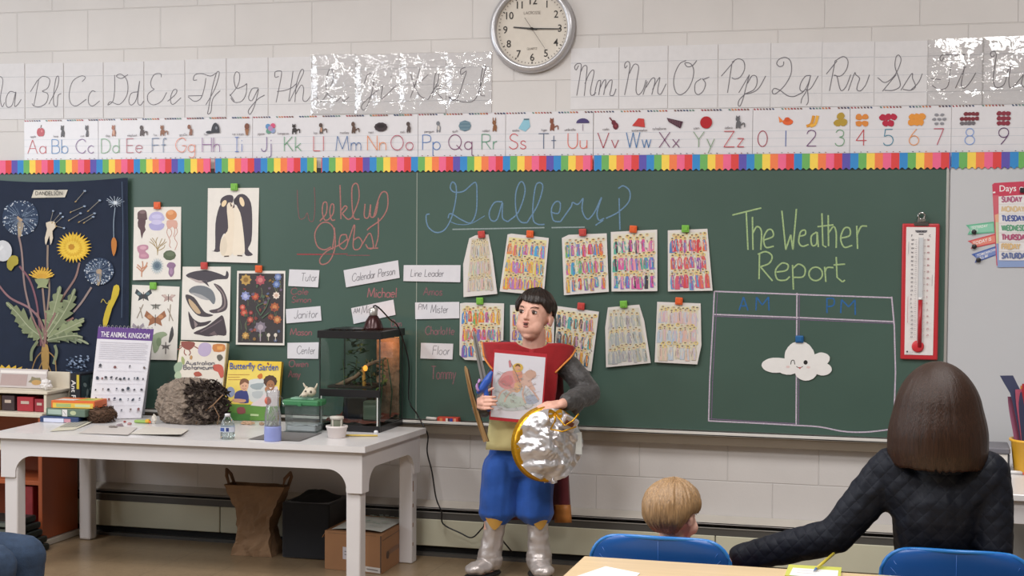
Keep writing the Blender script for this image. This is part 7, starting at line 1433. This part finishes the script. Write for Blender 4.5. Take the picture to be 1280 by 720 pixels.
ar.poly('250,500 290,480 340,500 400,530 430,570 410,610 340,625 280,620 250,590', '#c3c9cd', 3); ar.poly('262,560 300,540 350,560 395,570 380,600 320,612 270,600', '#b9c6be', 3); ar.poly('385,560 430,550 445,580 415,595 390,590', '#a9b3c6', 2)
ar.poly('300,500 330,470 380,455 425,445 432,470 410,490 430,530 400,520 380,510 340,540 300,530', '#d3b3a6', 3); ar.poly('380,460 400,440 428,448 430,470 405,480', '#cba898', 2)
for s in ('330,530 300,560 290,585', '400,515 425,545 445,575', '380,510 372,550 385,590', '310,520 275,540 262,570'): ar.line(s, .007, '#cfb0a2', smooth=3)
ar.poly('262,500 280,460 310,445 345,450 350,490 330,520 290,525', '#d49a9a', 3); ar.poly('270,495 290,470 320,465 330,500 300,515', '#cb8688', 2); ar.poly('325,445 350,435 370,450 365,490 340,495', '#d69a86', 2); ar.blob(350, 430, 24, 20, '#d8b75a', n=18); ar.blob(349, 431, 13, 14, '#d9a888'); ar.poly('337,426 345,414 358,416 362,428 350,422', '#7d5a40', 2)
ar.line('312,395 340,450 370,520', .003, '#8d7d7a'); ar.poly('308,400 318,398 322,425 312,430', '#c8848a'); ar.poly('335,500 365,498 360,535 338,540', '#d8b08a', 2)
rn = random.Random(4)
for k in range(110): x, y = rn.uniform(255, 435), rn.uniform(440, 615); ar.line([(x, y), (x+rn.uniform(-14, 14), y+rn.uniform(-10, 10)), (x+rn.uniform(-20, 20), y+rn.uniform(-14, 14))], .0009, rn.choice(['#a5999a', '#b0a5a4', '#9aa5a2', '#b8a09a']), smooth=3)
tag(mb.build('drawing_sheet'), 'red bordered drawing of a haloed rider on horseback held in front of the chest', 'drawing')
sc = B(684, 555, -.215); ax = (EX*.42+EY*-.88+EZ*.05).normalized(); r1 = ax.cross(EZ).normalized(); u1 = r1.cross(ax)
SM = RM(r1, u1, ax); sr = .160
mb = MB(); prof = [(sr*.90, -.030), (sr*1.0, -.028), (sr*1.03, -.015), (sr*.99, -.004), (sr*1.02, .008), (sr*.98, .016), (sr*.93, .018)]
mb.lathe(prof, GOLD, sc, 60, mtx=SM, cap=True); sh = tag(mb.build('foil_shield'), 'round crumpled silver foil shield with gold rim held below the drawing', 'shield')
mb = MB()
def foil(u, v):
    a = 2*PI*u; r_ = sr*.97*v; k = Vector((r_*math.cos(a), r_*math.sin(a), 0)); h = .018+.055*(1-v*v)+.026*mnoise.noise(k*11)*(.3+v)+.03*abs(mnoise.noise(k*17+Vector((5, 2, 0))))+.012*abs(mnoise.noise(k*40)); return sc+SM @ Vector((k.x, k.y, h))
mb.grid(foil, 90, 30, FOIL, closeu=True); mb.build('foil_face', sh)
mb = MB(); bw = B(694, 517, -.31)
for s_ in (-1, 1): mb.grid(lambda u, v: bw+EX*(s_*.030*math.sin(PI*u))+EZ*(.02*math.sin(2*PI*u)*.6+.016*(v-.5))+EY*(-.012*math.sin(PI*u)), 10, 3, GOLD)
mb.tube([bw, bw+EX*.0+EZ*-.03+EY*-.01, bw+EX*-.02+EZ*-.065+EY*-.012], .004, GOLD, 6); mb.tube([bw, bw+EX*.04+EZ*-.05+EY*-.01, bw+EX*.075+EZ*-.03, bw+EX*.10+EZ*.0], .004, GOLD, 6); mb.tube([bw+EX*-.02+EZ*-.065+EY*-.012, bw+EX*.03+EZ*-.075+EY*-.012, bw+EX*.09+EZ*-.055], .0035, GOLD, 6); mb.build('gold_ribbon', sh)
mb = MB(); qc = B(711, 529, -.26); Mx = CAMB @ Matrix.Rotation(.5, 3, 'Y') @ Matrix.Rotation(.3, 3, 'Z')
mb.box(qc, (.072, .03, .062), FOIL, bev=.006, rot=Mx); mb.box(qc+EY*-.017+EX*.002, (.04, .004, .02), mat('dark_slot', '#6a3a2a', rough=.5), rot=Mx); mb.build('foil_fold', sh)
mb = MB(); q0_ = B(685, 588, -.24); mb.grid(lambda u, v: q0_+EX*((u-.5)*.085*(1-.35*v)+.012*v)+EZ*(.02-.075*v)+EY*(.015*math.sin(u*7)+.012*mnoise.noise(Vector((u*5, v*5, 2)))), 12, 8, FOIL, smooth=False); mb.build('foil_drip', sh)
mb = MB(); q0_ = B(723.5, 556, -.22); mb.slab([q0_+EX*-.012+EZ*.05, q0_+EX*.012+EZ*.055, q0_+EX*.014+EZ*-.042, q0_+EX*-.014+EZ*-.04], EY*.002, mat('pale_tag', '#d3d6d2', rough=.5)); mb.build('paper_tag', sh)
# ---------------------------------------------------------------- foreground table, chairs, seated people
LAM = mat('pale_wood_laminate', '#cdb48e', rough=.38, vary=.07, vscale=6, stretch=(.6, 6, 1)); EDGE = mat('brown_table_edge', '#a68a62', rough=.5); CHR = mat('chrome_leg', '#b9b9bb', rough=.2, metal=.9)
th_ = .60; tx0, tx1, ty1, ty0 = -.937, .95, -2.612, -3.37
ft = empty('classroom_table', ((tx0+tx1)/2, (ty0+ty1)/2, 0), 'pale wood topped classroom table in the foreground behind blue chairs', 'table')
mb = MB(); mb.box(((tx0+tx1)/2, (ty0+ty1)/2, th_-.014), (tx1-tx0, ty1-ty0, .028), LAM, bev=.004, seg=2); mb.build('tabletop', ft)
mb = MB(); mb.box(((tx0+tx1)/2, (ty0+ty1)/2, th_-.05), (tx1-tx0-.12, ty1-ty0-.12, .04), mat('grey_apron', '#6f6e6c', rough=.5), bev=.003); mb.build('apron', ft)
for x in (tx0+.09, tx1-.09):
    for y in (ty0+.09, ty1-.09): mb = MB(); mb.tube([(x, y, .0), (x, y, th_-.03)], .016, CHR, 12); mb.build('leg', ft)
T6 = lambda px, py: (lambda p: Vector((p.x, p.y, th_+.0006)))(G(px, py, th_))
mb = MB(); P4 = [T6(700, 728), T6(757, 708.5), T6(800, 717), T6(770, 745)]; mb.slab([p+EZ*.001 for p in P4], EZ*-.001, PRINT, '#e3e1e0'); tag(mb.build('paper_sheet'), 'blank white paper lying on the foreground table', 'paper')
P4 = [T6(981, 722), T6(986, 708.5), T6(1052, 712), T6(1050, 728)]; nt = MB(); nt.slab([p+EZ*.006 for p in P4], EZ*-.006, PRINT, '#b9bb55')
fN = lambda x, y, l=0: (P4[1]*(1-x)+P4[2]*x)*(1-y)+(P4[0]*(1-x)+P4[3]*x)*y+EZ*(.0065+l)
ar = Art(nt, fN, PRINT, EZ); ar.poly([(.10, .30), (.95, .30), (.95, .98), (.08, .98)], '#dcd9d6'); ar.line([(.2, .5), (.6, .5)], .004, '#a5a0a6'); ar.line([(.2, .7), (.55, .7)], .004, '#a5a0a6'); tag(nt.build('name_card'), 'yellow green card with white centre on the foreground table', 'card')
a_, b_ = T6(1020, 717)+EZ*.013, T6(1042, 702)+EZ*.022; mb = MB(); mb.tube([a_, b_], .0042, mat('yellow_green_pencil', '#b9a838', rough=.4), 8); o = tag(mb.build('pencil'), 'yellow green pencil lying across the card on the foreground table', 'pencil')
mb = MB(); mb.tube([a_-(b_-a_).normalized()*.022, a_], [.001, .0042], mat('blue_pencil_tip', '#5f7fa8', rough=.5), 8); mb.build('pencil_tip', o)
# blue chairs: local frame faces +Y
CBL = mat('blue_moulded_plastic', '#13529c', rough=.34, vary=.05, vscale=10, spec=.5)
def make_chair(label):
    ch = empty('school_chair', (0, 0, 0), label, 'chair', 'blue school chairs')
    w, ht, zb0 = .42, .655, .36
    def bk(u, v):                           # u across, v up; rounded upper corners
        s_ = 2*u-1; tz = zb0+(ht-zb0)*v; half = w/2*(1-.10*(1-v)); rc = .085; over = tz-(ht-rc)
        if over > 0: half = half-rc+math.sqrt(max(0, rc*rc-over*over))
        x = s_*half; return Vector((x, -.17-.035*v+.028*(1-(2*u-1)**2)*-1+.03, tz-.006*abs(s_)**3))
    vv = [0, .2, .4, .6, .72, .80, .86, .91, .95, .98, .995, 1]
    mb = MB(); mb.grid(lambda u, v: bk(u, vv[round(v*(len(vv)-1))]), 33, len(vv), CBL)
    o = mb.build('backrest', ch); sm = o.modifiers.new('thickness', 'SOLIDIFY'); sm.thickness = .006; sm.offset = 0
    outl = [bk(0, v) for v in vv]+[bk(k/24, 1) for k in range(1, 24)]+[bk(1, v) for v in vv[::-1]]
    mb = MB(); mb.tube(outl, .0062, mat('blue_edge_highlight', '#2574c0', rough=.3), 8); mb.build('back_rim', ch)  # rolled edge in a lighter blue: its highlight is put into the colour
    mb = MB()
    for s_ in (-1, 1):
        for k in range(5):
            e_ = bk(.5+s_*.44, .60+.07*k); st_ = bk(.5+s_*(.05+.03*k), .36); mb.tube([st_.lerp(e_, t)+Vector((0, -.0035, 0)) for t in (.35, .6, .8, 1)], .0013, CBL, 5)
    mb.tube([bk(.5, .4)+Vector((0, -.003, 0)), bk(.5, .97)+Vector((0, -.003, 0))], .0012, CBL, 5); mb.build('back_ribs', ch)
    mb = MB(); mb.grid(lambda u, v: Vector(((2*u-1)*(.20-.02*(1-v)), -.165+.36*v, .322+.012*(2*u-1)**2+(.03*(1-v*4)**2 if v < .25 else 0)-(.03*((v-.8)/.2)**2 if v > .8 else 0))), 20, 20, CBL); o = mb.build('seat', ch); sm = o.modifiers.new('thickness', 'SOLIDIFY'); sm.thickness = .006; sm.offset = 0
    mb = MB()
    for s_ in (-1, 1): mb.tube(crom([(s_*.15, -.13, .315), (s_*.165, -.168, .40), (s_*.165, -.178, .50)], 4), .009, CHR, 8)
    mb.build('back_support', ch)
    for sx in (-1, 1):
        for sy in (-1, 1):
            mb = MB(); mb.tube([(sx*.14, sy*.11, .318), (sx*.19, sy*.17, .0)], .010, CHR, 10); mb.build('leg', ch)
    return ch
def put(ch, x, y, a=0): ch.location = (x, y, 0); ch.rotation_euler = (0, 0, a)
c1_ = W(740, 695, 2.5); c2_ = W(917, 695, 2.5); ch1 = make_chair('blue plastic school chair with the blond child on it'); put(ch1, (c1_.x+c2_.x)/2, -2.365)
ch2 = dup(ch1); ch2['label'] = 'blue plastic school chair with the dark haired woman on it'; put(ch2, W(1097, 700, 2.5).x+.2125, -2.31)
ch3 = dup(ch1); ch3['label'] = 'blue plastic school chair at the lower left under the person in jeans'; put(ch3, -3.50, -2.28, -PI/2)
def seated(name, label, hc, hm, hs, base, sc, seat, fwd, cl_top, cl_leg, sk, arms=None, hair=None, extra=None, disp=None, knee_drop=0., leglen=1., sole=True, legw=1.):
    """a person sitting: base = point under the hips, fwd = direction of the thighs"""
    fwd = Vector(fwd).normalized(); rt = fwd.cross(EZ); up = lambda z: Vector((base.x, base.y, z)); S_ = sc
    neck = hc+hm @ (Vector((0, .022, -.14))*hs); hip = up(seat+.085*S_); shz = neck.z-.055*S_; chest_ = Vector((neck.x*.75+base.x*.25, neck.y*.75+base.y*.25, shz-.10*S_))
    def body(k, g):                         # g: growth over skin
        mb = MB(); ch = []
        R_ = Matrix.Rotation(math.atan2(fwd.y, fwd.x)-PI/2, 3, 'Z')
        if k in ('skin', 'top'):
            chain(mb, [(hip, .115*S_+g), (hip.lerp(chest_, .55), .105*S_+g), (chest_, .12*S_+g)], 14)
            for s_ in (-1, 1): hull(mb, chest_+EZ*-.0, .115*S_+g, Vector((chest_.x, chest_.y, shz))+rt*(s_*.125*S_), .062*S_+g)
            hull(mb, Vector((neck.x, neck.y, shz-.01)), .07*S_+g, neck+EZ*(-.01 if k == 'top' else .03), (.047 if k == 'skin' else .052)*S_+g*.6)
            for s_, pts in (arms or {}).items():
                sp = Vector((chest_.x, chest_.y, shz))+rt*(s_*.140*S_); P_ = [sp]+pts[:2]
                chain(mb, [(P_[0], .052*S_+g), (P_[0].lerp(P_[1], .5), .047*S_+g), (P_[1], .040*S_+g), (P_[1].lerp(P_[2], .5), .036*S_+g), (P_[1].lerp(P_[2], .94 if k == 'top' else 1.), (.026 if k == 'skin' else .030)*S_+g)])
                if k == 'skin': hand(mb, P_[2], pts[3], pts[2], s_ if len(pts) < 5 else pts[4], S_*1.0, .35, .3)
        if k in ('skin', 'leg'):
            hull(mb, hip+rt*-.05*S_, .115*S_*legw+g, hip+rt*.05*S_, .115*S_*legw+g)
            for s_ in (-1, 1):
                h0 = hip+rt*(s_*.07*S_)+EZ*-.01; kn = hip+fwd*(.40*S_*leglen)+rt*(s_*.09*S_)+EZ*(-.01-knee_drop); an = Vector((kn.x, kn.y, 0))+fwd*(.02*S_)+EZ*.075
                chain(mb, [(h0, .085*S_*legw+g), (kn, .060*S_*legw+g)], 14); chain(mb, [(kn, .058*S_*legw+g), (kn.lerp(an, .35)-fwd*.012, .054*S_*legw+g), (an, (.036 if k == 'skin' else .052)*S_+g)], 14)
                if k == 'skin': hull(mb, Vector((an.x, an.y, .04)), .036*S_, Vector((an.x, an.y, .034))+fwd*.13*S_, (.036*S_, .036*S_, .026))
        return mb
    mb = body('skin', 0); headparts(mb, hc, hm, hs); p = fuse(mb, 'person', sk, .0045 if S_ < .8 else .006, 4, origin=(base.x, base.y, 0)); tag(p, label, 'person')
    fuse(body('top', .012*S_+.003), cl_top[0], cl_top[1], .007, 5, p, disp=disp)
    fuse(body('leg', .010*S_), cl_leg[0], cl_leg[1], .007, 5, p, disp=lambda co: .004*mnoise.noise(co*18))
    for s_ in (-1, 1):
        kn = hip+fwd*(.40*S_*leglen)+rt*(s_*.09*S_); a_ = Vector((kn.x, kn.y, 0))+fwd*(.02*S_)
        mb = MB(); hull(mb, a_+EZ*.045, (.048*S_, .048*S_, .04), a_+fwd*.15*S_+EZ*.032, (.045*S_, .045*S_, .03)); fuse(mb, 'shoe', mat('dark_shoe', '#2c2a2c', rough=.5), .006, 2, p)
    return p
BL_ = mat('blond_hair', '#957653', rough=.42, vary=.45, vscale=30, stretch=(9, 9, .6), bump=.25, bscale=36); REDT = mat('red_jersey', '#b5303c', rough=.75)
hc = V(842.5, 643, 4.50); turn = math.radians(180-38); hm = CAMB @ Matrix.Rotation(turn, 3, 'Z') @ Matrix.Rotation(math.radians(6), 3, 'X')
bx = Vector((hc.x-.01, -2.335, 0)); wk = lambda a, f: (lambda co: a*mnoise.noise(co*f))
RT = EX
kid = seated('person', 'person with short blond hair in red top, a small child on a blue chair', hc, hm, .86, bx, .60, .335, (0.0, 1, 0), ('red_top', REDT), ('trousers', mat('dark_trousers', '#2f3444', rough=.85)), mat('fair_skin', '#e3b3a0', rough=.5),
   arms={-1: [bx+Vector((-.13, .06, .42)), bx+Vector((-.07, .20, .40)), EZ*-1, Vector((.2, 1, 0))], 1: [bx+Vector((.13, .06, .42)), bx+Vector((.07, .20, .40)), EZ*-1, Vector((-.2, 1, 0))]}, disp=wk(.003, 22))
eyes(kid, hc, hm, .86, mat('blond_brow', '#8a6a48'), '#4a6a80')
mb = MB(); mb.sphere(hc+hm @ (Vector((0, -.0925, -.066))*.86), (.016, .005, .005), LIP, rot=hm); mb.build('lips', kid)
def kline(az):
    a = abs(az)
    return .42 if a < .8 else (.42-(a-.8)*.95 if a < 1.3 else (-.06-.10*(a-1.3) if a < 1.75 else -.10-min(1, (a-1.75)/.5)*.95))
hairshell('hair', kid, hc, hm, (.0755*.94, .092*.94, .084*.9), BL_, kline, .016, .0045, 150, 26, 8, off=(0, .010, .018), freq=34)
# woman in the quilted jacket
def navy():
    m = mat('navy_quilted_jacket', '#10141f', rough=.6, vary=.12, vscale=20, spec=.22); nt = m.node_tree; N = nt.nodes; L = nt.links
    tc = N.new('ShaderNodeTexCoord'); last = None
    for ang in (.75, -.75):
        mp = N.new('ShaderNodeMapping'); mp.inputs['Rotation'].default_value = (0, ang, 0); L.new(tc.outputs['Object'], mp.inputs[0])
        wv = N.new('ShaderNodeTexWave'); wv.wave_profile = 'SIN'; wv.inputs['Scale'].default_value = 10.5; wv.inputs['Distortion'].default_value = .6; wv.inputs['Detail'].default_value = 1; L.new(mp.outputs[0], wv.inputs['Vector'])
        pw_ = N.new('ShaderNodeMath'); pw_.operation = 'POWER'; pw_.inputs[1].default_value = .35; L.new(wv.outputs['Fac'], pw_.inputs[0])
        if last is None: last = pw_
        else:
            mn = N.new('ShaderNodeMath'); mn.operation = 'MINIMUM'; L.new(last.outputs[0], mn.inputs[0]); L.new(pw_.outputs[0], mn.inputs[1]); last = mn
    bp = N.new('ShaderNodeBump'); bp.inputs['Strength'].default_value = .22; bp.inputs['Distance'].default_value = .008; L.new(last.outputs[0], bp.inputs['Height']); L.new(bp.outputs[0], N['Principled BSDF'].inputs['Normal'])
    return m
NAVY = navy(); BRH = mat('brown_bob_hair', '#2e1b11', rough=.42, spec=.35, vary=.6, vscale=30, stretch=(11, 11, .5), bump=.25, bscale=36)
wc = V(1170, 508, 4.30); wm = CAMB @ Matrix.Rotation(math.radians(180+8), 3, 'Z'); wbx = Vector((wc.x+.01, -2.30, 0))
elw, wrw = V(1046, 669, 4.36), V(921, 699, 4.56)
woman = seated('person', 'person with brown bobbed hair in navy quilted jacket, one arm stretched out', wc, wm, 1.0, wbx, .98, .335, (0, 1, 0), ('quilted_jacket', NAVY), ('trousers', mat('charcoal_trousers', '#26272c', rough=.8)), mat('woman_skin', '#d6a58c', rough=.5),
   arms={-1: [elw, wrw, EZ*-1+EY*-.1, EX*-1+EY*.25+EZ*-.15], 1: [V(1243, 690, 4.22), V(1225, 705, 3.98+.55), EZ*-1, EY*1+EX*-.3]}, disp=lambda co: .004*mnoise.noise(co*16)+.003*mnoise.noise(co*40))
eyes(woman, wc, wm, 1.0, BRH)
mb = MB(); mb.sphere(wc+wm @ Vector((0, -.0925, -.066)), (.02, .005, .006), LIP, rot=wm); mb.build('lips', woman)
mb = MB(); n_, k_ = 150, 34                 # bobbed hair, falling to the shoulders
def bob(az, t, lift):
    a = abs(az); end = 1.0 if a > .95 else (.30 if a < .55 else .30+(a-.55)/.4*.70)
    t *= end; ang = min(t/.40, 1)*PI/2      # over the crown, then down
    side = math.sin(ang); rx, ry = .098+lift, .108+lift
    dn = max(0, t-.40)/.60; q = max(0, min(1, (t-.10)/.62)); fl_r = 1+.30*q*q*(3-2*q)-.55*max(0, dn-.72)**1.4
    st = 1+.014*mnoise.noise(Vector((math.sin(az)*7, math.cos(az)*7, t*2)))+.010*mnoise.noise(Vector((math.sin(az)*28, math.cos(az)*28, t*1.5)))
    x = math.sin(az)*rx*side*fl_r*st; y = -math.cos(az)*ry*side*(fl_r if math.cos(az) < .3 else 1)*st+.012; z = .130*math.cos(ang)-.165*dn+.012*lift+.010*mnoise.noise(Vector((az*14, 3, 0)))*(dn > .9)
    return wc+wm @ Vector((x, y, z))
vs = []
for i in range(n_):
    az = 2*PI*i/n_-PI; col = [mb.bm.verts.new(bob(az, max(.004, j/(k_-1)), .008)) for j in range(k_)]+[mb.bm.verts.new(bob(az, max(.004, j/(k_-1)), -.016)) for j in range(k_-1, -1, -3)]; vs.append(col)
mb.mark([mb.bm.faces.new((vs[i][j], vs[i][j+1], vs[(i+1) % n_][j+1], vs[(i+1) % n_][j])) for i in range(n_) for j in range(len(vs[0])-1)], BRH, None, True); mb.build('hair', woman)
mb = MB(); cn_ = wc+wm @ Vector((0, .03, -.16)); mb.lathe([(.075, -.02), (.072, .015), (.066, .04), (.06, .04), (.062, .0)], NAVY, cn_, 24, cap=False); mb.build('jacket_collar', woman)
# person in jeans at the lower left edge
JN = mat('blue_denim', '#263850', rough=.85, vary=.2, vscale=40, bump=.2, bscale=200); jb = Vector((-3.50, -2.24, 0))
jh = Vector((-3.50, -2.22, 1.03)); jm = Matrix.Rotation(math.radians(90), 3, 'Z')
jp = seated('person', 'person in blue jeans at the lower left edge, mostly out of view', jh, jm, .95, jb, 1.0, .295, (1, .0, 0), ('white_top', mat('white_top', '#d9d8da', rough=.8)), ('jeans', JN), mat('woman_skin', '#d6a58c'),
   arms={-1: [jb+Vector((-.06, .26, .58)), jb+Vector((.06, .13, .525)), EZ*-1, Vector((1, -.3, 0))], 1: [jb+Vector((-.06, -.26, .58)), jb+Vector((.06, -.13, .525)), EZ*-1, Vector((1, .3, 0))]}, disp=wk(.004, 16), leglen=1.06, legw=1.15)
eyes(jp, jh, jm, .95, BRH); hairshell('hair', jp, jh, jm, (.0755*.95, .092*.95, .084*.95), HB, lambda az: .45 if abs(az) < .8 else max(-.6, .45-(abs(az)-.8)*1.2), .016, .005, 90, 20, 5)
